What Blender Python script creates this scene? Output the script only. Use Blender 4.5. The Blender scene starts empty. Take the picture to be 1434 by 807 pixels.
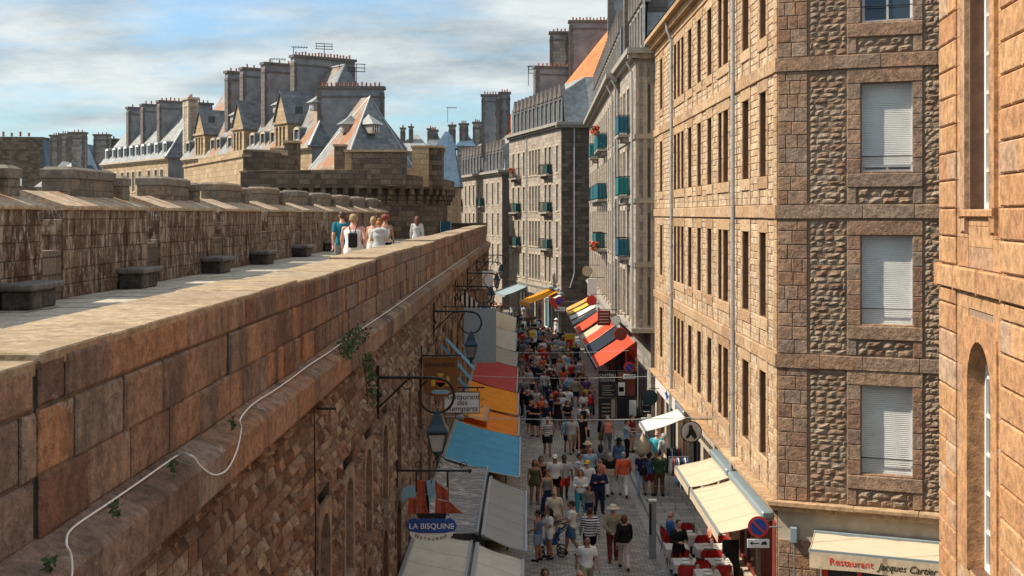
import bpy, bmesh, math, random
from mathutils import Vector, Matrix
V = Vector
R = math.radians
random.seed(7)
rnd = random.uniform
S = bpy.context.scene
COL = S.collection
F, CX, HY, CH = 1700.0, 717.0, 300.0, 11.0       # lens, street vanishing point, horizon, eye height: used to measure the place

def W(px, py, D):      # the place of a photo point at a known distance
    return V(((px-CX)*D/F, D, CH-(py-HY)*D/F))
def G(px, py, z=0.0):  # the place of a photo point on a level
    D = (CH-z)*F/(py-HY)
    return V(((px-CX)*D/F, D, z))

# ------------------------------------------------------------------ mesh builder
class MB:
    def __init__(s):
        s.v = []; s.f = []; s.t = []; s.m = []
    def face(s, pts, t=None, m=0):
        n = len(s.v); s.v.extend([tuple(p) for p in pts]); s.f.append(list(range(n, n+len(pts))))
        s.t.append(random.random() if t is None else t); s.m.append(m); return s
    def grid(s, rows, t=None, m=0, close=False):
        n = len(s.v); w = len(rows[0]); t = random.random() if t is None else t
        for r in rows: s.v.extend([tuple(p) for p in r])
        for i in range(len(rows)-1):
            for j in range(w if close else w-1):
                k = (j+1) % w
                s.f.append([n+i*w+j, n+i*w+k, n+(i+1)*w+k, n+(i+1)*w+j]); s.t.append(t); s.m.append(m)
        return s
    def frame(s, O, U, Vv, Wv, a, b, t=None, m=0, taper=0):   # box in axes U,V,W from corner a to corner b
        t = random.random() if t is None else t
        def P(x, y, z): return O + U*x + Vv*y + Wv*z
        (x0, y0, z0), (x1, y1, z1) = a, b
        q = taper
        c = [P(x0,y0,z0),P(x1,y0,z0),P(x1,y1,z0),P(x0,y1,z0),P(x0+q,y0+q,z1),P(x1-q,y0+q,z1),P(x1-q,y1-q,z1),P(x0+q,y1-q,z1)]
        n = len(s.v); s.v.extend([tuple(p) for p in c])
        for f in ((0,3,2,1),(4,5,6,7),(0,1,5,4),(1,2,6,5),(2,3,7,6),(3,0,4,7)):
            s.f.append([n+i for i in f]); s.t.append(t); s.m.append(m)
        return s
    def box(s, x0, y0, z0, x1, y1, z1, t=None, m=0, taper=0):
        return s.frame(V((0,0,0)), V((1,0,0)), V((0,1,0)), V((0,0,1)), (x0,y0,z0), (x1,y1,z1), t, m, taper)
    def bev(s, O, U, Vv, Wv, a, b, c=.02, t=None, m=0):       # box with all edges chamfered
        t = random.random() if t is None else t
        bm = bmesh.new()
        x0,y0,z0 = a; x1,y1,z1 = b
        r = bmesh.ops.create_cube(bm, size=1)
        for v in bm.verts:
            x = (x0+x1)/2+v.co.x*(x1-x0); y = (y0+y1)/2+v.co.y*(y1-y0); z = (z0+z1)/2+v.co.z*(z1-z0)
            v.co = O+U*x+Vv*y+Wv*z
        bmesh.ops.bevel(bm, geom=bm.edges[:], offset=c, segments=1, affect='EDGES')
        s.addbm(bm, t, m); return s
    def bbox(s, x0, y0, z0, x1, y1, z1, c=.02, t=None, m=0):
        return s.bev(V((0,0,0)), V((1,0,0)), V((0,1,0)), V((0,0,1)), (x0,y0,z0), (x1,y1,z1), c, t, m)
    def addbm(s, bm, t=None, m=0):
        n = len(s.v); bm.verts.index_update()
        s.v.extend([tuple(v.co) for v in bm.verts])
        for f in bm.faces:
            s.f.append([n+v.index for v in f.verts]); s.t.append(random.random() if t is None else t); s.m.append(m)
        bm.free()
    def tube(s, pts, r, n=8, t=None, m=0, cap=True):
        pts = [V(p) for p in pts]; rs = r if isinstance(r, (list, tuple)) else [r]*len(pts)
        rows = []
        up = V((0,0,1))
        d0 = (pts[1]-pts[0]).normalized()
        a = d0.cross(up)
        if a.length < .05: a = d0.cross(V((1,0,0)))
        a.normalize()
        for i, p in enumerate(pts):
            d = (pts[min(i+1, len(pts)-1)]-pts[max(i-1, 0)])
            d = d.normalized() if d.length > 1e-9 else d0
            a = (a-d*a.dot(d))
            a = a.normalized() if a.length > 1e-6 else d.orthogonal().normalized()
            b = d.cross(a)
            rows.append([p+(a*math.cos(2*math.pi*k/n)+b*math.sin(2*math.pi*k/n))*rs[i] for k in range(n)])
        t = random.random() if t is None else t
        s.grid(rows, t, m, close=True)
        if cap:
            s.face(rows[0][::-1], t, m); s.face(rows[-1], t, m)
        return s
    def lathe(s, c, prof, n=16, t=None, m=0, sx=1, sy=1, rot=0):
        c = V(c); rows = [[c+V((r*sx*math.cos(rot+2*math.pi*k/n), r*sy*math.sin(rot+2*math.pi*k/n), z)) for k in range(n)] for r, z in prof]
        t = random.random() if t is None else t
        s.grid(rows, t, m, close=True)
        if prof[0][0] > 1e-4: s.face(rows[0][::-1], t, m)
        if prof[-1][0] > 1e-4: s.face(rows[-1], t, m)
        return s
    def prism(s, poly, d, t=None, m=0):    # poly: 3D points of a flat outline, d: extrusion vector
        t = random.random() if t is None else t; d = V(d); poly = [V(p) for p in poly]
        q = [p+d for p in poly]; n = len(poly)
        nn = V((0,0,0))
        for i in range(n): nn += poly[i].cross(poly[(i+1) % n])
        if nn.dot(d) > 0: poly, q = poly[::-1], q[::-1]
        s.face(poly, t, m); s.face(q[::-1], t, m)
        for i in range(n):
            j = (i+1) % n; s.face([poly[j], poly[i], q[i], q[j]], t, m)
        return s
    def ball(s, c, r, n=10, t=None, m=0):
        c = V(c); r = (r, r, r) if isinstance(r, (int, float)) else r
        rows = []
        for i in range(1, n):
            a = math.pi*i/n
            rows.append([c+V((r[0]*math.sin(a)*math.cos(2*math.pi*k/(n+2)), r[1]*math.sin(a)*math.sin(2*math.pi*k/(n+2)), -r[2]*math.cos(a))) for k in range(n+2)])
        t = random.random() if t is None else t
        s.grid(rows, t, m, close=True); s.face(rows[0][::-1], t, m); s.face(rows[-1], t, m); return s
    def build(s, name, mats, parent=None, smooth=False, local=False):
        me = bpy.data.meshes.new(name)
        o0 = V((0,0,0)) if (parent is None or local) else wloc(parent)
        me.from_pydata([(v[0]-o0.x, v[1]-o0.y, v[2]-o0.z) for v in s.v], [], s.f)
        mats = mats if isinstance(mats, (list, tuple)) else [mats]
        for mt in mats: me.materials.append(mt)
        me.polygons.foreach_set('material_index', s.m)
        at = me.attributes.new('tint', 'FLOAT', 'FACE'); at.data.foreach_set('value', s.t)
        uv = me.uv_layers.new(name='UVMap').data
        for p in me.polygons:
            n = p.normal
            if abs(n.z) > .94: e1, e2 = V((1,0,0)), V((0,1,0))
            else:
                e1 = V((-n.y, n.x, 0)).normalized()
                e2 = e1.cross(n) if n.length > 0 else V((0,0,1))
                if e2.z < 0: e2 = -e2
            for li in p.loop_indices:
                co = s.v[me.loops[li].vertex_index]
                uv[li].uv = (co[0]*e1.x+co[1]*e1.y, co[0]*e2.x+co[1]*e2.y+co[2]*e2.z)
        if smooth: me.polygons.foreach_set('use_smooth', [True]*len(me.polygons))
        o = bpy.data.objects.new(name, me); COL.objects.link(o)
        if parent is not None: o.parent = parent
        return o

def wloc(o):
    p = V((0,0,0))
    while o is not None: p = p+o.location; o = o.parent
    return p
def tag(o, label=None, cat=None, group=None, kind=None):
    if label: o['label'] = label
    if cat: o['category'] = cat
    if group: o['group'] = group
    if kind: o['kind'] = kind
    return o
def thing(name, loc, label, cat, group=None):
    o = bpy.data.objects.new(name, None); COL.objects.link(o); o.location = loc; o.empty_display_size = .2
    return tag(o, label, cat, group)
def dup(o, parent=None):
    c = o.copy(); COL.objects.link(c); c.parent = parent
    for ch in list(o.children): dup(ch, c)
    return c

# ------------------------------------------------------------------ materials
def nt(name):
    m = bpy.data.materials.new(name); m.use_nodes = True; t = m.node_tree
    return m, t, t.nodes, t.links, t.nodes['Principled BSDF']
def N(t, typ, **kw):
    n = t.nodes.new(typ)
    for k, v in kw.items():
        if k in n.inputs: n.inputs[k].default_value = v
        else: setattr(n, k, v)
    return n
def c4(c): return (c[0], c[1], c[2], 1)
def mixc(t, fac, a, b, mode='MIX'):
    n = t.nodes.new('ShaderNodeMix'); n.data_type = 'RGBA'; n.blend_type = mode
    for s_, v in (('Factor', fac), ('A', a), ('B', b)):
        i = [k for k in n.inputs if k.name == s_ and (k.type == 'RGBA' or s_ == 'Factor')][0]
        if isinstance(v, (int, float)): i.default_value = v
        elif isinstance(v, (tuple, list)): i.default_value = c4(v)
        else: t.links.new(v, i)
    return [o for o in n.outputs if o.type == 'RGBA'][0]
def mrange(t, v, a, b, c=0., d=1.):
    n = N(t, 'ShaderNodeMapRange'); n.inputs[1].default_value = a; n.inputs[2].default_value = b; n.inputs[3].default_value = c; n.inputs[4].default_value = d
    t.links.new(v, n.inputs[0]); return n.outputs[0]
def mapped(t, src='pos', sc=(1,1,1)):
    mp = N(t, 'ShaderNodeMapping'); mp.inputs['Scale'].default_value = sc
    if src == 'pos': g = N(t, 'ShaderNodeNewGeometry'); t.links.new(g.outputs['Position'], mp.inputs[0])
    elif src == 'uv': g = N(t, 'ShaderNodeTexCoord'); t.links.new(g.outputs['UV'], mp.inputs[0])
    else: g = N(t, 'ShaderNodeTexCoord'); t.links.new(g.outputs['Object'], mp.inputs[0])
    return mp.outputs[0]
def noise(t, vec, scale, detail=4, rough=.6, out='Fac'):
    n = N(t, 'ShaderNodeTexNoise', Scale=scale, Detail=detail, Roughness=rough); t.links.new(vec, n.inputs['Vector']); return n.outputs[out]
def ramp(t, v, stops, interp='LINEAR'):
    n = N(t, 'ShaderNodeValToRGB'); cr = n.color_ramp; cr.interpolation = interp
    while len(cr.elements) < len(stops): cr.elements.new(.5)
    for e, (p, c) in zip(cr.elements, stops): e.position = p; e.color = c4(c) if not isinstance(c, (int, float)) else (c, c, c, 1)
    t.links.new(v, n.inputs[0]); return n.outputs[0]
def bump(t, h, strength, dist, prev=None):
    n = N(t, 'ShaderNodeBump', Strength=strength, Distance=dist); t.links.new(h, n.inputs['Height'])
    if prev is not None: t.links.new(prev, n.inputs['Normal'])
    return n.outputs[0]

def stone(name, cols, speck=1.0, dirt=(.10,.08,.06), dirt_amt=.35, dirt_scale=.8, lichen=None, lichen_amt=0, bmp=.5, fine=28, coarse=6, streak=1.0, moss=None, fleck=None):
    """cut stone: each block has its own tint, crystals speckle it, weather stains it"""
    m, t, nodes, L, P = nt(name)
    a = N(t, 'ShaderNodeAttribute', attribute_name='tint')
    n = len(cols)
    base = ramp(t, a.outputs['Fac'], [(i/max(1, n-1), c) for i, c in enumerate(cols)])
    pos = mapped(t, 'pos')
    sp = noise(t, pos, fine, 3, .7)
    base = mixc(t, 1.0, base, ramp(t, sp, [(.25, 1-.55*speck), (.75, 1+.0)]), 'MULTIPLY')
    c = noise(t, pos, coarse, 4, .65)
    base = mixc(t, 1.0, base, ramp(t, c, [(.3, .50), (.62, 1.0)]), 'MULTIPLY')
    pd = mapped(t, 'pos', (1, 1, 1/streak) if streak else (1,1,1))
    d = noise(t, pd, dirt_scale, 6, .7)
    base = mixc(t, mrange(t, d, .48, .72, 0, dirt_amt*2), base, dirt)
    if lichen:
        l = noise(t, pos, 2.6, 8, .75)
        base = mixc(t, mrange(t, l, .62-.25*lichen_amt, .70-.2*lichen_amt, 0, .85), base, lichen)
    if moss:
        l = noise(t, mapped(t, 'pos', (1.3,1.3,.35)), 3.4, 8, .75)
        base = mixc(t, mrange(t, l, .50, .60, 0, .8), base, moss)
    if fleck:
        l = noise(t, mapped(t, 'pos', (1.6,1.6,.7)), 7, 5, .7)
        base = mixc(t, mrange(t, l, .60, .66, 0, .8), base, fleck)
        l = noise(t, mapped(t, 'pos', (1,1,.6)), 11, 3, .6)
        base = mixc(t, mrange(t, l, .60, .68, 0, .75), base, (.045,.025,.018))
    L.new(base, P.inputs['Base Color']); P.inputs['Roughness'].default_value = .93; P.inputs['Specular IOR Level'].default_value = .2
    b = bump(t, sp, bmp, .012); b = bump(t, c, bmp, .05, b)
    L.new(b, P.inputs['Normal']); return m

def bricky(name, c1, c2, mortar, bw=.6, bh=.3, ms=.012, var=.4, bmp=.4, dirt=(.12,.1,.08), dirt_amt=.3):
    """coursed masonry for walls farther away"""
    m, t, nodes, L, P = nt(name)
    uv = mapped(t, 'uv')
    wob = N(t, 'ShaderNodeMix'); wob.data_type = 'VECTOR'; wob.inputs[0].default_value = .04
    nz = noise(t, uv, 3, 2, .5, 'Color'); t.links.new(uv, wob.inputs[4]); t.links.new(nz, wob.inputs[5])
    b = N(t, 'ShaderNodeTexBrick', Scale=1.0); b.inputs['Color1'].default_value = (0,0,0,1); b.inputs['Color2'].default_value = (1,1,1,1); b.inputs['Mortar'].default_value = (.5,.5,.5,1)
    b.inputs['Brick Width'].default_value = bw; b.inputs['Row Height'].default_value = bh; b.inputs['Mortar Size'].default_value = ms; b.inputs['Mortar Smooth'].default_value = .3
    b.offset = .5; b.squash = 1.0
    L.new(wob.outputs[1], b.inputs['Vector'])
    base = ramp(t, b.outputs['Color'], [(0, c1), (1, c2)])
    base = mixc(t, b.outputs['Fac'], base, mortar)
    pos = mapped(t, 'pos')
    n1 = noise(t, pos, 9, 5, .7)
    base = mixc(t, 1., base, ramp(t, n1, [(.3, 1-var), (.7, 1.)]), 'MULTIPLY')
    d = noise(t, mapped(t, 'pos', (1,1,.3)), .5, 6, .7)
    base = mixc(t, mrange(t, d, .48, .75, 0, dirt_amt*2), base, dirt)
    L.new(base, P.inputs['Base Color']); P.inputs['Roughness'].default_value = .92; P.inputs['Specular IOR Level'].default_value = .2
    inv = N(t, 'ShaderNodeMath', operation='SUBTRACT'); inv.inputs[0].default_value = 1; L.new(b.outputs['Fac'], inv.inputs[1])
    bb = bump(t, inv.outputs[0], bmp, .03); bb = bump(t, n1, bmp, .03, bb); L.new(bb, P.inputs['Normal'])
    return m

def slate(name, base, alt, lichen=None, amt=.0, w=.22, h=.14):
    m, t, nodes, L, P = nt(name)
    uv = mapped(t, 'uv')
    b = N(t, 'ShaderNodeTexBrick', Scale=1.0); b.inputs['Color1'].default_value = (0,0,0,1); b.inputs['Color2'].default_value = (1,1,1,1); b.inputs['Mortar'].default_value = (.1,.1,.1,1)
    b.inputs['Brick Width'].default_value = w*2; b.inputs['Row Height'].default_value = h*2; b.inputs['Mortar Size'].default_value = .012
    L.new(uv, b.inputs['Vector'])
    c = ramp(t, b.outputs['Color'], [(0, base), (1, alt)])
    pos = mapped(t, 'pos')
    n1 = noise(t, pos, .7, 7, .7)
    c = mixc(t, 1., c, ramp(t, n1, [(.3, .6), (.7, 1.0)]), 'MULTIPLY')
    if lichen:
        n2 = noise(t, mapped(t, 'pos', (1,1,.5)), .42, 8, .72)
        c = mixc(t, mrange(t, n2, .66-.3*amt, .74-.25*amt, 0, .9), c, lichen)
    L.new(c, P.inputs['Base Color']); P.inputs['Roughness'].default_value = .55; P.inputs['Specular IOR Level'].default_value = .4
    L.new(bump(t, b.outputs['Color'], .5, .03), P.inputs['Normal']); return m

def plain(name, col, rough=.6, metal=0, var=.15, scale=8, bmp=0, src='pos', spec=.4):
    m, t, nodes, L, P = nt(name)
    n1 = noise(t, mapped(t, src), scale, 4, .6)
    c = mixc(t, 1., col, ramp(t, n1, [(.3, 1-var), (.7, 1.0)]), 'MULTIPLY')
    L.new(c, P.inputs['Base Color']); P.inputs['Roughness'].default_value = rough; P.inputs['Metallic'].default_value = metal
    P.inputs['Specular IOR Level'].default_value = spec
    if bmp: L.new(bump(t, n1, bmp, .02), P.inputs['Normal'])
    return m
def cloth(name, col, col2=None, freq=0, axis=2, var=.18, crease=.5, thr=.5):
    """woven fabric; stripes run in the thing's own axes"""
    m, t, nodes, L, P = nt(name)
    ob = mapped(t, 'obj')
    c = col
    if col2:
        sx = N(t, 'ShaderNodeSeparateXYZ'); L.new(ob, sx.inputs[0])
        mu = N(t, 'ShaderNodeMath', operation='MULTIPLY'); L.new(sx.outputs[axis], mu.inputs[0]); mu.inputs[1].default_value = freq
        fr = N(t, 'ShaderNodeMath', operation='FRACT'); L.new(mu.outputs[0], fr.inputs[0])
        gt = N(t, 'ShaderNodeMath', operation='GREATER_THAN'); L.new(fr.outputs[0], gt.inputs[0]); gt.inputs[1].default_value = thr
        c = mixc(t, gt.outputs[0], col, col2)
    n1 = noise(t, ob, 7, 4, .6)
    c = mixc(t, 1., c, ramp(t, n1, [(.3, 1-var), (.7, 1.0)]), 'MULTIPLY')
    L.new(c, P.inputs['Base Color']); P.inputs['Roughness'].default_value = .85; P.inputs['Specular IOR Level'].default_value = .15
    if crease: L.new(bump(t, noise(t, ob, 11, 2, .5), crease, .02), P.inputs['Normal'])
    return m
def canvas(name, col, var=.22, translucent=.25):
    m, t, nodes, L, P = nt(name)
    pos = mapped(t, 'pos'); n1 = noise(t, mapped(t, 'pos', (1.,.5,1.)), 2.2, 8, .7); n2 = noise(t, pos, .9, 2, .5)
    c = mixc(t, 1., col, ramp(t, n1, [(.3, 1-var), (.65, 1.0)]), 'MULTIPLY')
    sx = N(t, 'ShaderNodeSeparateXYZ'); L.new(pos, sx.inputs[0]); mu = N(t, 'ShaderNodeMath', operation='MULTIPLY'); L.new(sx.outputs[1], mu.inputs[0]); mu.inputs[1].default_value = .85
    fr = N(t, 'ShaderNodeMath', operation='FRACT'); L.new(mu.outputs[0], fr.inputs[0]); c = mixc(t, mrange(t, fr.outputs[0], .955, .97, 0, .4), c, (.05,.04,.03))
    L.new(c, P.inputs['Base Color']); P.inputs['Roughness'].default_value = .8; P.inputs['Specular IOR Level'].default_value = .2
    nb = bump(t, noise(t, mapped(t, 'pos', (.5,2.2,1.)), 1.6, 3, .5), .6, .10); L.new(nb, P.inputs['Normal'])
    tr = N(t, 'ShaderNodeBsdfTranslucent'); L.new(c, tr.inputs[0])
    mx = N(t, 'ShaderNodeMixShader'); mx.inputs[0].default_value = translucent
    L.new(P.outputs[0], mx.inputs[1]); L.new(tr.outputs[0], mx.inputs[2]); L.new(mx.outputs[0], nodes['Material Output'].inputs[0])
    return m
def glassy(name, col=(.03,.045,.06), rough=.08):
    m, t, nodes, L, P = nt(name)
    n1 = noise(t, mapped(t, 'pos'), .8, 2, .5)
    c = mixc(t, 1., col, ramp(t, n1, [(.3, .5), (.7, 1.5)]), 'MULTIPLY'); L.new(c, P.inputs['Base Color'])
    P.inputs['Roughness'].default_value = rough; P.inputs['Specular IOR Level'].default_value = .7; return m

M = {}
# granite of the near buildings: warm buff and rose, grey here and there
M['ashlar_warm'] = stone('warm_granite_ashlar', [(.50,.30,.16),(.66,.43,.24),(.57,.37,.21),(.72,.50,.30),(.47,.29,.17)], speck=.6, dirt_amt=.12, bmp=.35)
M['ashlar_buff'] = stone('buff_granite_ashlar', [(.60,.40,.23),(.78,.58,.36),(.66,.47,.30),(.76,.58,.39),(.54,.34,.20),(.80,.64,.45)], speck=.55, dirt_amt=.2, bmp=.8)
M['quoin'] = stone('rose_granite_quoin', [(.38,.21,.13),(.48,.31,.20),(.42,.30,.22),(.52,.34,.22),(.36,.21,.14),(.47,.36,.27)], speck=.9, dirt_amt=.25, bmp=.9, fine=22)
M['rubble'] = stone('rock_faced_granite', [(.33,.20,.13),(.43,.29,.19),(.46,.36,.27),(.39,.26,.17),(.49,.37,.26),(.36,.21,.14)], speck=.8, dirt_amt=.25, bmp=.9, fine=20)
M['mortar'] = plain('lime_mortar', (.33,.235,.155), .95, var=.35, scale=14, bmp=.5)
M['mortar_dark'] = plain('old_dark_mortar', (.15,.115,.085), .95, var=.5, scale=9, bmp=.5)
M['orange_ashlar'] = stone('orange_sandy_ashlar', [(.60,.31,.145),(.70,.40,.20),(.64,.36,.17),(.56,.28,.14),(.62,.42,.27)], speck=.5, dirt_amt=.12, bmp=.45)
M['parapet'] = stone('parapet_red_granite', [(.24,.125,.085),(.40,.25,.16),(.27,.20,.165),(.48,.26,.14),(.34,.28,.23),(.20,.115,.085)], speck=.6, dirt=(.065,.05,.042), dirt_amt=.5, dirt_scale=1.9, bmp=1.0, lichen=(.36,.33,.29), lichen_amt=.12, streak=3.5, fine=34, coarse=9)
M['coping'] = stone('parapet_coping_stone', [(.46,.34,.21),(.52,.39,.25),(.42,.31,.20),(.48,.38,.27)], speck=.7, dirt=(.22,.16,.09), dirt_amt=.5, dirt_scale=2.2, bmp=.5)
M['rampart_rubble'] = stone('rampart_rubble_stone', [(.15,.08,.055),(.27,.16,.105),(.38,.27,.19),(.20,.11,.075),(.46,.36,.27),(.14,.085,.065)], speck=.6, dirt=(.07,.05,.04), dirt_amt=.4, dirt_scale=.5, bmp=.8, streak=1.5)
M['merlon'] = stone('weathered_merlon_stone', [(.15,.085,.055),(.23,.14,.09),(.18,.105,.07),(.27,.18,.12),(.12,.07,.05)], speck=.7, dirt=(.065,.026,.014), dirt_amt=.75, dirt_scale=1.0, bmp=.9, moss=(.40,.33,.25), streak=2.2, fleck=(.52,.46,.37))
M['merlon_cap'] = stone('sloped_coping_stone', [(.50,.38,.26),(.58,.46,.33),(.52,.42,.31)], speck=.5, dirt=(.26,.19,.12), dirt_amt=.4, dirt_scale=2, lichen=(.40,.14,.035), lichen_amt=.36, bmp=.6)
M['block_cap'] = stone('parapet_block_stone', [(.20,.175,.15),(.27,.235,.19),(.30,.22,.15)], speck=.6, dirt=(.09,.075,.06), dirt_amt=.5, lichen=(.45,.40,.12), lichen_amt=.02, bmp=.6)
M['bench'] = stone('bench_granite', [(.13,.12,.11),(.20,.17,.14)], speck=.7, dirt=(.03,.028,.026), dirt_amt=.7, bmp=.8)
M['bench_top'] = stone('bench_slab_granite', [(.22,.20,.18),(.26,.23,.20)], speck=.7, dirt=(.10,.09,.08), dirt_amt=.4, bmp=.8)
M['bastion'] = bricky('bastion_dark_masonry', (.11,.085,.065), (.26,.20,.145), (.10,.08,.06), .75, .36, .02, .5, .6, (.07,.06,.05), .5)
M['bastion_light'] = bricky('bastion_pale_sunlit_masonry', (.38,.27,.16), (.56,.42,.26), (.30,.22,.15), .8, .38, .02, .4, .5, (.25,.18,.11), .4)  # paler copy of the bastion masonry, sunlight put into its colour
M['grey_ashlar'] = bricky('grey_granite_ashlar', (.24,.22,.19), (.42,.38,.33), (.17,.16,.14), .75, .34, .016, .35, .4, (.17,.15,.13), .35)
M['tan_ashlar'] = bricky('tan_granite_ashlar', (.31,.255,.205), (.50,.425,.345), (.20,.17,.14), .7, .32, .016, .3, .4, (.22,.18,.14), .3)
M['grey_trim'] = plain('grey_stone_trim', (.36,.33,.28), .9, var=.35, scale=3, bmp=.4)
M['tan_trim'] = plain('tan_stone_trim', (.50,.42,.32), .9, var=.3, scale=3, bmp=.4)
M['warm_trim'] = plain('warm_stone_trim', (.60,.43,.27), .9, var=.3, scale=3, bmp=.5)
M['dark_stone'] = plain('dark_weathered_stone', (.16,.14,.125), .92, var=.4, scale=2, bmp=.5)
M['render'] = plain('grey_chimney_render', (.27,.27,.27), .93, var=.45, scale=.9, bmp=.3)
M['slate'] = slate('blue_grey_slate', (.11,.125,.135), (.21,.225,.235), (.42,.21,.08), .12)
M['slate_pale'] = slate('pale_slate', (.25,.26,.25), (.38,.39,.37), (.45,.26,.12), .1)
M['slate_lichen'] = slate('lichen_covered_slate', (.20,.22,.215), (.32,.33,.31), (.31,.115,.03), .58)
M['slate_blue'] = slate('deep_blue_slate', (.05,.10,.16), (.08,.14,.21))
M['tile'] = slate('orange_clay_tile', (.52,.15,.03), (.62,.20,.05), None, 0, .2, .2)
M['pot'] = plain('terracotta_pot', (.38,.13,.07), .8, var=.3)
M['zinc'] = plain('zinc_pipe', (.42,.42,.41), .5, .3, var=.25, scale=6)
M['zinc_dark'] = plain('zinc_awning_housing', (.26,.32,.34), .45, .2, var=.15)
M['iron'] = plain('black_wrought_iron', (.018,.017,.016), .55, .3, var=.3)
M['steel'] = plain('grey_painted_steel', (.30,.32,.33), .4, .4, var=.15)
M['white'] = plain('white_paint', (.80,.80,.77), .5, var=.08)
M['shutter'] = plain('white_roller_shutter', (.74,.75,.72), .45, var=.16, scale=2.5)
M['glass'] = glassy('window_glass')
M['glass_dark'] = glassy('dark_opening_glass', (.015,.016,.018), .2)
M['dark'] = plain('dark_interior', (.012,.012,.012), .9, var=.3)
M['reveal'] = plain('shaded_reveal_stone', (.17,.085,.05), .92, var=.35, scale=5, bmp=.4)  # darker than the wall stone: the shade of the recess put into the colour
M['teal'] = plain('teal_balcony_cloth', (.012,.15,.15), .75, var=.25)
M['bluegreen'] = plain('blue_balcony_cloth', (.015,.10,.14), .75, var=.25)
M['leaf'] = plain('green_leaf', (.045,.09,.02), .7, var=.5, scale=20)
M['red_flower'] = plain('red_geranium_petal', (.75,.06,.03), .7, var=.3)
M['shop_red'] = plain('maroon_shopfront', (.20,.035,.025), .6, var=.2)
M['shop_black'] = plain('black_shopfront', (.02,.02,.022), .5, var=.2)
M['shop_wood'] = plain('brown_shopfront_wood', (.22,.10,.05), .6, var=.3)
M['board_white'] = plain('enamel_white', (.75,.74,.70), .4, var=.08)
M['sign_blue'] = plain('enamel_blue', (.02,.07,.30), .35, var=.1)
M['sign_red'] = plain('enamel_red', (.62,.05,.035), .35, var=.1)
M['yellow_box'] = plain('yellow_letterbox_paint', (.85,.50,.03), .5, var=.1)

def ground_mats():
    # granite setts of the street
    m, t, nodes, L, P = nt('granite_setts')
    pos = mapped(t, 'pos')
    b = N(t, 'ShaderNodeTexBrick', Scale=1.0); b.inputs['Color1'].default_value = (0,0,0,1); b.inputs['Color2'].default_value = (1,1,1,1); b.inputs['Mortar'].default_value = (.5,.5,.5,1)
    b.inputs['Brick Width'].default_value = .22; b.inputs['Row Height'].default_value = .13; b.inputs['Mortar Size'].default_value = .012; b.inputs['Mortar Smooth'].default_value = .5
    wob = N(t, 'ShaderNodeMix'); wob.data_type = 'VECTOR'; wob.inputs[0].default_value = .07
    L.new(pos, wob.inputs[4]); L.new(noise(t, pos, 1.6, 2, .5, 'Color'), wob.inputs[5]); L.new(wob.outputs[1], b.inputs['Vector'])
    c = ramp(t, b.outputs['Color'], [(0, (.25,.235,.215)), (.5, (.35,.33,.30)), (1, (.50,.46,.41))])
    c = mixc(t, b.outputs['Fac'], c, (.075,.07,.065))
    n1 = noise(t, pos, .35, 6, .65); c = mixc(t, 1., c, ramp(t, n1, [(.3, .6), (.7, 1.0)]), 'MULTIPLY')
    L.new(c, P.inputs['Base Color']); P.inputs['Roughness'].default_value = .62; P.inputs['Specular IOR Level'].default_value = .5
    inv = N(t, 'ShaderNodeMath', operation='SUBTRACT'); inv.inputs[0].default_value = 1; L.new(b.outputs['Fac'], inv.inputs[1])
    L.new(bump(t, noise(t, pos, 12, 3, .6), .5, .01, bump(t, inv.outputs[0], .9, .02)), P.inputs['Normal'])
    M['setts'] = m
    M['pavement'] = bricky('granite_pavement_slabs', (.26,.245,.22), (.38,.355,.32), (.13,.12,.11), .9, .5, .02, .3, .3, (.2,.18,.16), .3)
    M['walk'] = stone('rampart_walk_paving', [(.58,.50,.39),(.64,.56,.44),(.53,.46,.37)], speck=.5, dirt=(.28,.25,.22), dirt_amt=.4, dirt_scale=1.2, bmp=.6)
    M['ground'] = plain('packed_earth', (.20,.17,.13), .95, var=.4, scale=.4, bmp=.3)
    M['kerb'] = plain('kerb_granite', (.36,.34,.31), .85, var=.35, scale=4, bmp=.4)
ground_mats()

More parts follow.
